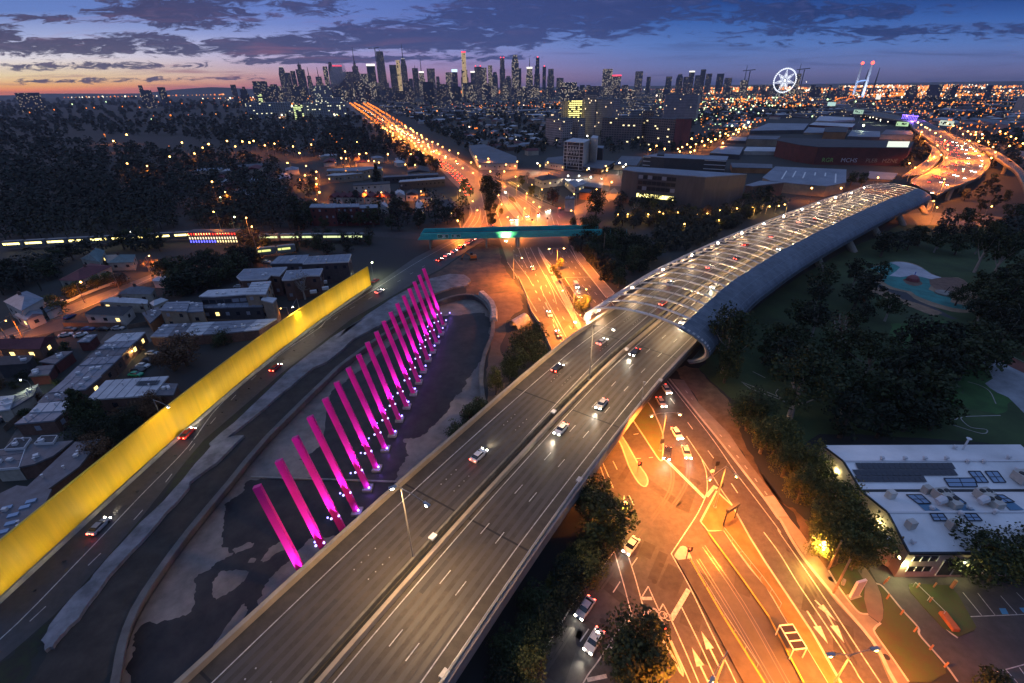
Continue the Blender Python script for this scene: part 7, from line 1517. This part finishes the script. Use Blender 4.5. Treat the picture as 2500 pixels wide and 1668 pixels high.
SK=[('g',215,320,432,'pale-topped tower at the left end of the skyline',1,'cham','l',0),('g',330,402,515,'short block right of the pale-topped tower',0,'box',None,0),('g',400,470,490,'narrow dark block left of the stepped dark tower',2,'box',None,0),('g',462,590,395,'dark stepped tower in the left cluster',2,'fin',None,18),
('g',632,705,560,'low block with a bright mast light',1,'step',None,55),('g',750,862,572,'low wide block with a blue-lit mast',1,'step',None,60),('g',862,932,425,'brown flat tower left of the dark domed tower',3,'box',None,0),('g',930,1006,362,'dark domed tower behind the steam plume',2,'cham',None,0),('g',1006,1140,420,'wide dark tower with coloured signs at its top',2,'box','rb',0),('g',1150,1300,500,'broad low tower right of the steam plume',0,'box',None,0),
('g',1262,1372,345,'slim stepped tower with a pointed spire',0,'spire',None,90),('g',1400,1512,530,'broad low tower left of the dark slab',3,'box',None,0),('g',1490,1612,388,'dark slab tower with a dotted crown',2,'box','l',0),('g',1622,1740,208,'tallest dark tower under a crane, slightly narrowing',0,'taper',None,12),('g',1820,1922,402,'plain dark tower left of the golden one',2,'box',None,0),('g',1915,1972,335,'golden-lit flank of the twin-masted tower',gold,'box',None,0),('g',1972,2062,312,'twin-masted chamfered tower with a golden flank',0,'cham','l',95),('g',2100,2160,600,'low block between two groups',0,'box',None,0),
('h',33,117,450,'dark narrow tower left of the floodlit crown',2,'box',None,20),('h',120,212,495,'tower with a floodlit crown and red mast',3,'step','l',80),('h',243,357,455,'broad grey-topped tower',1,'box',None,0),('h',372,432,570,'small stepped tower',1,'step',None,0),('h',512,602,510,'wide-shouldered pale tower with a lit side',3,'box',None,0),('h',600,682,460,'dark tower with a white crown lamp',2,'box','b',0),
('h',740,802,222,'slender golden tower with a red crown',gold,'waist','rb',0),('h',730,838,472,'dark stepped base before the slender golden tower',0,'step',None,0),('h',872,932,492,'narrow tower left of the red-topped pair',0,'box','l',0),('h',928,1030,428,'tower with red crown lamps in the middle',0,'box','rr',0),('h',1030,1102,442,'lit tower right of the red crown lamps',3,'box',None,0),('h',1122,1184,410,'orange-sided narrow tower',3,'box',None,0),('h',1184,1262,505,'dark low tower with a green lamp',2,'cham',None,0),('h',1287,1368,305,'tall reddish tower with twin red lamps',0,'step','rr',0),
('h',1370,1460,560,'low slope-topped tower before the lit rounded one',0,'cham',None,0),('h',1460,1564,262,'tall brightly windowed tower with a white-blue crown',3,'cham','b',0),('h',1564,1602,452,'thin dark tower stuck to the bright one',2,'box',None,0),('h',1668,1772,432,'white-lit double tower with masts',3,'step','l',60),('h',1788,1872,412,'dark stepped tower with a blue bar',2,'step',None,0),('h',1812,1862,298,'upper shaft of the dark stepped tower with a red lamp',2,'box','r',0),('h',1908,1958,428,'slim dark tower with one red lamp',2,'box','r',0),('h',1978,2078,460,'last dark slab of the main skyline',0,'step',None,0),
('h',2108,2162,588,'small distant pair, left block',1,'box',None,0),('h',2162,2208,590,'small distant pair, right block',1,'box',None,0),('h',2160,2400,655,'wide low bright-windowed hall before the skyline',3,'box',None,0),
('2',1755,1872,484,'wide block with a red sign right of the skyline',3,'box','rb',0),('2',1755,1818,440,'upper lit block behind the red sign',3,'box',None,0),('2',1963,2012,455,'brown rounded tower standing alone',1,'box',None,0),('2',2035,2062,490,'small dark tower right of the brown one',2,'box',None,0),
('3',70,108,488,'small tower at the left of the docks group',2,'box',None,0),('3',138,181,473,'first dark docks tower',2,'cham',None,0),('3',181,212,490,'second low docks tower',0,'box',None,0),('3',218,253,452,'white-crowned docks tower',2,'box','l',0),('3',255,292,480,'middle docks block',0,'box',None,0),('3',292,325,443,'tallest docks tower',2,'box',None,0),('3',325,364,470,'right shoulder docks tower',0,'box',None,0),('3',395,441,470,'dark square docks tower apart from the group',2,'box',None,0),('3',443,491,497,'half-height docks tower',0,'box',None,0),('3',545,592,512,'white striped lit docks tower under a crane',3,'box',None,90),('3',895,935,470,'lit tower right of the ferris wheel',3,'box',None,60),
('1',90,250,592,'broad dark slab far left on the horizon',1,'box',None,0),('1',878,905,545,'thin dark tower on the left horizon',0,'box',None,0),('1',885,962,575,'grey block under the thin dark tower',1,'box',None,0),('1',1605,1700,518,'wide block left of the skyline',1,'box',None,0),('1',1000,1050,556,'low block on the left horizon',1,'box',None,0),('1',1720,1765,538,'small block before the skyline',1,'box',None,0)]
for i,(tl,x0,x1,y,l_,m,sh,tp_,spr) in enumerate(SK):
    X0,X1,Y=tt(tl,x0,x1,y);D=3900+(i*137)%500
    if tl=='1':D=3000
    if 'hall' in l_:D=2600
    tower(X0,X1,Y,D,l_,m,shape=sh,top=tp_,sp=spr or None)
for i in range(150):
    x=R.uniform(560,1420) if i%3 else R.uniform(1400,2420);D=R.uniform(2600,3900);w=R.uniform(7,17) if i%4 else R.uniform(18,34)
    y=206+R.uniform(0,17)-(8 if 700<x<1350 and R.random()<.5 else 0)
    tower(x,x+w,y,D,'one of the many small office blocks crowded at the foot of the skyline',R.randint(0,3),shape=R.choice(('box','step','box')),grp='small blocks at the foot of the skyline',name='office_block',cat='office block')
# cranes
for s_,D,l_ in (('g:1612,150',3900,'tower crane above the tallest tower'),('k:435,185',3600,'thin crane over the white striped tower'),('k:1060,170',3600,'crane right of the ferris wheel')):
    x,y=G(s_)[0];p=PD(x,y,D);t=thing('tower_crane',l_,'crane',(p.x,p.y,0));q=MB();q.tube([(0,0,0),(0,0,p.z-8)],3.,4);q.build('mast',darkst,t);q=MB();q.bar((-45,0,p.z-8),(30,0,p.z-2),4,4);q.build('jib',darkst,t)
# hospital blocks left of the boulevard end
lw=wmat('green-lit windows',(.16,.18,.2),(.05,.06,.06),(.85,1,.4),7,4.,.6,.9,.5,1.4);lw2=wmat('hospital windows',(.25,.27,.33),(.05,.06,.08),(1,.95,.6),6,4.,.1,.6,.5,1.5)
for x0,x1,y,D,m,l_ in ((1865,1925,668,1500,lw,'block with stacked rows of greenish lit windows'),(1560,1850,655,1600,lw2,'long white low hospital wing'),(1930,2200,655,1550,lw2,'low wing right of the greenish lit block'),(2000,2180,625,1900,lw2,'pale upper wing behind'),(1990,2110,545,2600,lw2,'yellow-windowed office with a red sign'),(1640,1665,600,1900,lw,'narrow lit stair of the hospital')):
    a,b_,c=tt('1',x0,x1,y);tower(a,b_,c,D,l_+' before the skyline at the left',m,name='hospital_block',cat='building',depth=30)
# ferris wheel
wc_=G('k:828,314')[0];bt=G('k:812,448')[0];Dw=2700.;c_=PD(*wc_,Dw);rw_=(PD(wc_[0],G('k:828,184')[0][1],Dw)-c_).length
t=thing('ferris_wheel','big white glowing ferris wheel with a seven-pointed star','ferris wheel',(c_.x,c_.y,0));wg=emat('wheel glow',(.85,.9,1),1.6);fwd=Vector((c_.x,c_.y,0)).normalized();sd=Vector((fwd.y,-fwd.x,0));C0=Vector((0,0,c_.z))
def wp_(a,r):return C0+sd*(r*math.cos(a)*.93)+Vector((0,0,r*math.sin(a)))
q=MB();q.tube([wp_(k*math.tau/64,rw_) for k in range(65)],.95,5,cap=False);q.build('rim',wg,t)
q=MB()
for k in range(7):
    a=math.pi/2+k*math.tau/7
    for s in (-1,1):q.tube([wp_(a,rw_*.93),wp_(a+s*math.pi/7,rw_*.36)],.75,4);q.tube([wp_(a,rw_*.62),wp_(a+s*math.pi/7,rw_*.2)],.8,4)
    q.tube([wp_(a,rw_*.2),wp_(a,rw_*.62)],.8,4)
q.build('star_frame',wg,t)
for k in range(42):a=k*math.tau/42;q=MB();q.ball(wp_(a,rw_*1.05),2.6,5,4);q.build('cabin',wg,t)
q=MB();q.ball(C0,6,8,5);q.build('hub',wg,t)
for s in (-.6,-.25,.3):q=MB();q.tube([C0+fwd*8,Vector((0,0,0))+sd*rw_*s+fwd*20],2.,5);q.build('leg',trimw,t)
# bridge towers
for s0,s1,l_ in (('k:1740,425','k:1832,128','near white-lit bridge tower with a red top lamp'),('k:1662,330','k:1716,130','far white-lit bridge tower with a red top lamp')):
    b0,tp_=G(s0)[0],G(s1)[0];D=2900 if 'near' in l_ else 3300;tz=PD(*tp_,D);t=thing('bridge_tower',l_,'bridge tower',(tz.x,tz.y,0));q=MB();z0=PD(*b0,D).z;q.tube([(0,0,0),(0,0,tz.z)],[6.5,4.5],6);q.build('shaft',mat('tower concrete',(.6,.62,.68),.6),t);light(t,Vector((-tz.x,-tz.y,0)).normalized()*70+Vector((0,0,8)),(.65,.75,1),7e5,'SPOT',3.,110,1.,aim=(tz.x/tz.xy.length*70,tz.y/tz.xy.length*70,tz.z*.5))
    q=MB();q.ball((0,0,tz.z+6),7,8,5);q.build('beacon',emat('red beacon strong',(1,.08,.05),5),t)
q=MB();q.tube([PD(*g_,3100) for g_ in G('k:1650,335 1700,318 1760,312 1790,325')],3,4);tag(q.build('bridge_arc',emat('blue arc glow',(.3,.5,1),1.2)),'thin blue-lit arc between the two bridge towers','bridge')
for x in ('k:1920,165','k:1790,185'):p=PD(*G(x)[0],3600);t=thing('pylon','faint lattice pylon beside the bridge towers'+(', right one' if x=='k:1920,165' else ', left one'),'pylon',(p.x,p.y,0));q=MB();q.tube([(0,0,0),(0,0,p.z)],[7,1.5],4);q.build('lattice',darkst,t)
# distant hills on the left horizon
q=MB();v=[];f=[];hr=random.Random(3);n=60
for i in range(n+1):
    a=rad(-62+i*1.5);zz=100+70*math.sin(i*.33)+40*math.sin(i*.9+1)+hr.uniform(-10,10);zz*=max(0,1-i/52)
    for r_,z in ((11000,-5),(12000,zz),(14500,-5)):v.append((r_*math.sin(a),r_*math.cos(a),z))
for i in range(n):
    for j in (0,1):f.append((i*3+j,i*3+j+1,(i+1)*3+j+1,(i+1)*3+j))
q.add(v,f);struct('hills',q,mat('far hills',(.03,.035,.045),.95,.3,.001))
# ---------------------------------------------------------------- suburb fill
hz=[("2:420,720 620,660 1480,650 1480,760 1360,900 1330,1000 1000,980 800,870",150,'small suburban house beyond the boulevard','houses right of the boulevard'),("3:280,660 1100,720 650,780 400,820 260,800",40,'small house before the docks','houses before the docks'),("l:700,330 1300,300 1651,420 1651,700 1300,560 900,520 760,440",46,'small house beyond the ramps at the right','houses beyond the ramps'),("2:0,1010 700,1040 680,1080 430,1090 0,1080",8,'small dark house behind the pale flats','houses behind the pale flats'),("1:1280,1060 1900,1100 1880,1260 1500,1300 1280,1200",22,'small dark house in the trees at the park edge','houses at the park edge')]
for s_,n,l_,g_ in hz:
    pg_=G(s_);x0,x1=min(p[0] for p in pg_),max(p[0] for p in pg_);y0,y1=min(p[1] for p in pg_),max(p[1] for p in pg_);k=0
    for _t in range(n*30):
        if k>=n:break
        x,y=R.uniform(x0,x1),R.uniform(y0,y1)
        if not pip(x,y,pg_):continue
        p=P(x,y)
        if any(pip(p.x,p.y,o) for o in OCC):continue
        a=R.choice((.35,.35+math.pi/2))+R.uniform(-.1,.1);L_,W_=R.uniform(12,26),R.uniform(9,13);u=Vector((math.cos(a),math.sin(a),0));w_=Vector((-u.y,u.x,0))
        hip('house',l_,'',R.uniform(3.5,6),R.uniform(1.5,2.5),R.choice(('pale','cream','tan','brick','pale')),R.choice(('blue','dark','grey','maroon','white','blue')),gable=R.random()<.4,pts=[p+u*L_/2+w_*W_/2,p-u*L_/2+w_*W_/2,p-u*L_/2-w_*W_/2,p+u*L_/2-w_*W_/2],group=g_,win=0,chim=False);k+=1
# roofs too many to count, far off
q=MB();fm=[wmat('far house windows',(.12,.12,.14),(.05,.05,.07),(1,.75,.4),4,3.5,.12,.4,.4,1.6),RF['blue'],RF['dark'],RF['grey'],RF['white']]
for _t in range(2600):
    z_=R.random();x=R.uniform(520,2520);y=226+ (z_**1.6)*62
    if x<820 and y>250:continue
    p=P(x,y)
    if any(pip(p.x,p.y,o) for o in OCC[:6]):continue
    a=R.choice((.35,1.92));big_=R.random()<.2;L_,W_=(R.uniform(30,70),R.uniform(20,40)) if big_ else (R.uniform(12,24),R.uniform(9,14));h=R.uniform(5,12) if big_ else R.uniform(4,7);u=Vector((math.cos(a),math.sin(a),0))*L_/2;w_=Vector((-math.sin(a),math.cos(a),0))*W_/2
    q.prism([p+u+w_,p-u+w_,p-u-w_,p+u-w_],-.5,h,0,R.randint(1,4))
tag(q.build('distant_buildings',fm),'countless low roofs of the distant suburbs','buildings',kind='stuff')
# ---------------------------------------------------------------- far lamps beyond counting
q=MB();gm=[emat('far lamp orange',(1,.24,.035),1.7),emat('far lamp warm',(1,.36,.08),1.9),emat('far lamp white',(1,.85,.6),3),emat('far lamp green',(.7,1,.5),2.5),emat('far lamp red',(1,.05,.04),2.5)]
def fl2(p,r,mi):q.ball(p,r,4,3,mi=mi);q.tube([(p.x,p.y,0),p],.25,3,mi=5,cap=False)
for p,r,k,pw in far_lamps:
    fl2(p,max(r,(p-CAM).length*.0009),{'o':0,'w':2,'g':3,'r':4}[k])
lz=[(2,"2:120,560 2350,520 2350,640 1500,700 1400,760 1300,900 1000,900 700,800 400,660",900,(0,0,1,0,0,2)),(3,"3:0,540 1200,560 1150,660 600,720 260,700 0,720",1300,(0,1,0,1,0,2,0,3)),(3,"3:1150,530 2350,530 2350,640 1250,620",1300,(1,0,2,0,1)),(3,"3:1250,640 2350,640 2350,1000 2050,880 1700,780",240,(0,0,1)),(1,"1:0,600 900,570 1700,560 2300,560 2350,640 1500,680 300,720",330,(1,0,2,0)),(1,"1:1500,640 2200,660 2200,740 1800,750",130,(2,3,1)),(1,"1:0,700 1500,700 2300,900 2300,1100 1300,1050",26,(0,0,1)),(3,"3:250,660 700,760 600,800 250,900",60,(3,1,0))]
LT8=[]
for _,s_,n,ms in lz:
    pg_=G(s_);x0,x1=min(p[0] for p in pg_),max(p[0] for p in pg_);y0,y1=min(p[1] for p in pg_),max(p[1] for p in pg_);k=0;tr=0;run=0
    while k<n and tr<n*20:
        tr+=1;x,y=R.uniform(x0,x1),R.uniform(y0,y1)
        if not pip(x,y,pg_):continue
        if run>0:
            run-=1;p=p+st_*R.uniform(.8,1.3);v=p-CAM;x=CX+F*v.dot(RT)/v.dot(FW);y=CY-F*v.dot(UP)/v.dot(FW)
            if not pip(x,y,pg_):run=0;continue
        hor=209-(x-1250)*.014
        if y<hor+4.5:
            if R.random()<.75 or x<700:run=0;continue
            y=hor+4.5+R.random()*3
        if run==0:
            p=P(x,y,9.);run=R.randint(3,9);a_=R.choice((.35,.35,1.92))+R.uniform(-.04,.04);st_=Vector((math.cos(a_),math.sin(a_),0))*42*R.choice((1,-1))
        if (p-CAM).length>9000:run=0;continue
        D=(p-CAM).length;
        if D<2000 and k%9==0:LT8.append(p)
        fl2(p,D*.00095*R.choice((.5,.7,.8,1.,1.6)),R.choice(ms));k+=1
tag(q.build('distant_lamps',gm+[darkst]),'countless far street lamps and lit windows out to the horizon','lamps',kind='stuff')
for p in LT8[:110]:light(None,p-Vector((0,0,2)),ORC,26000,'SPOT',1.,165,.5).parent=[o for o in SC.objects if o.name=='distant_lamps'][0]
dl=[o for o in SC.objects if o.name=='distant_lamps'][0]
for i,(p,r,k,pw) in enumerate(far_lamps):
    if pw>20000 and i%3==0:light(dl,p-Vector((0,0,1.5)),ORC,pw*3.5,'SPOT',1.,160,.5)
    elif pw>1000 and i%3==0:light(dl,p-Vector((0,0,1.5)),ORC if k=='o' else GRC,pw*3,'SPOT',1.,160,.5)
# ---------------------------------------------------------------- steam
q=MB();sr=random.Random(2)
for x,y,r_ in ((1030,760,10),(1010,730,12),(1000,690,16),(1015,650,20),(1035,610,26),(1055,570,32),(1075,530,36),(1095,495,38),(1115,465,30),(1060,500,24)):
    p=PD(*G('g:%d,%d'%(x,y))[0],2550);q.ball(p,r_*.95,12,8,sq=(1,.8,1.1))
o=tag(q.build('steam_plume',None,smooth=True),'pale steam plume drifting up before the skyline','steam',kind='stuff')
m=bpy.data.materials.new('steam');m.use_nodes=True;N=NT(m.node_tree);vo=N.n('ShaderNodeVolumePrincipled');vo.inputs['Color'].default_value=(.9,.85,.95,1);vo.inputs['Density'].default_value=.02
oo_=N.n('ShaderNodeOutputMaterial');N.l(vo.outputs[0],oo_.inputs[1]);o.data.materials.clear();o.data.materials.append(m)
HB=bpy.data.meshes.new('haze');b=MB();b.box((0,4300,190),(17000,9200,396));hz_=b.build('haze',None);hz_['kind']='stuff';hz_['label']='thin blue evening haze over the city';hz_['category']='haze'
m=bpy.data.materials.new('haze');m.use_nodes=True;N=NT(m.node_tree);vo=N.n('ShaderNodeVolumePrincipled');vo.inputs['Color'].default_value=(.75,.8,.95,1);vo.inputs['Density'].default_value=.000055;vo.inputs['Anisotropy'].default_value=.2
o_=N.n('ShaderNodeOutputMaterial');N.l(vo.outputs[0],o_.inputs[1]);hz_.data.materials.append(m)
for o in SC.objects:
    if o.location.z<-400 and not o.parent:
        for c in list(o.children_recursive):bpy.data.objects.remove(c)
        bpy.data.objects.remove(o)
# a repeat that its look cannot tell from its neighbours is told apart by its place in its own group, counted from the left
ONE='first second third fourth fifth sixth seventh eighth ninth tenth eleventh twelfth thirteenth fourteenth fifteenth sixteenth seventeenth eighteenth nineteenth'.split()
def ordn(n):
    if n<20:return ONE[n-1]
    t=['twent','thirt','fort','fift','sixt','sevent'][n//10-2];return t+'ieth' if n%10==0 else t+'y-'+ONE[n%10-1]
gl={}
for o in SC.objects:
    if not o.parent and o.get('label') and o.get('group') and o.get('kind')!='stuff':gl.setdefault(o['label'],[]).append(o)
for l_,os_ in gl.items():
    if 1<len(os_)<=70:
        os_.sort(key=lambda o:(lambda v:v.dot(RT)/max(1.,v.dot(FW)))(o.location-CAM))
        for i,o in enumerate(os_):o['label']=l_+', '+ordn(i+1)+' from left'
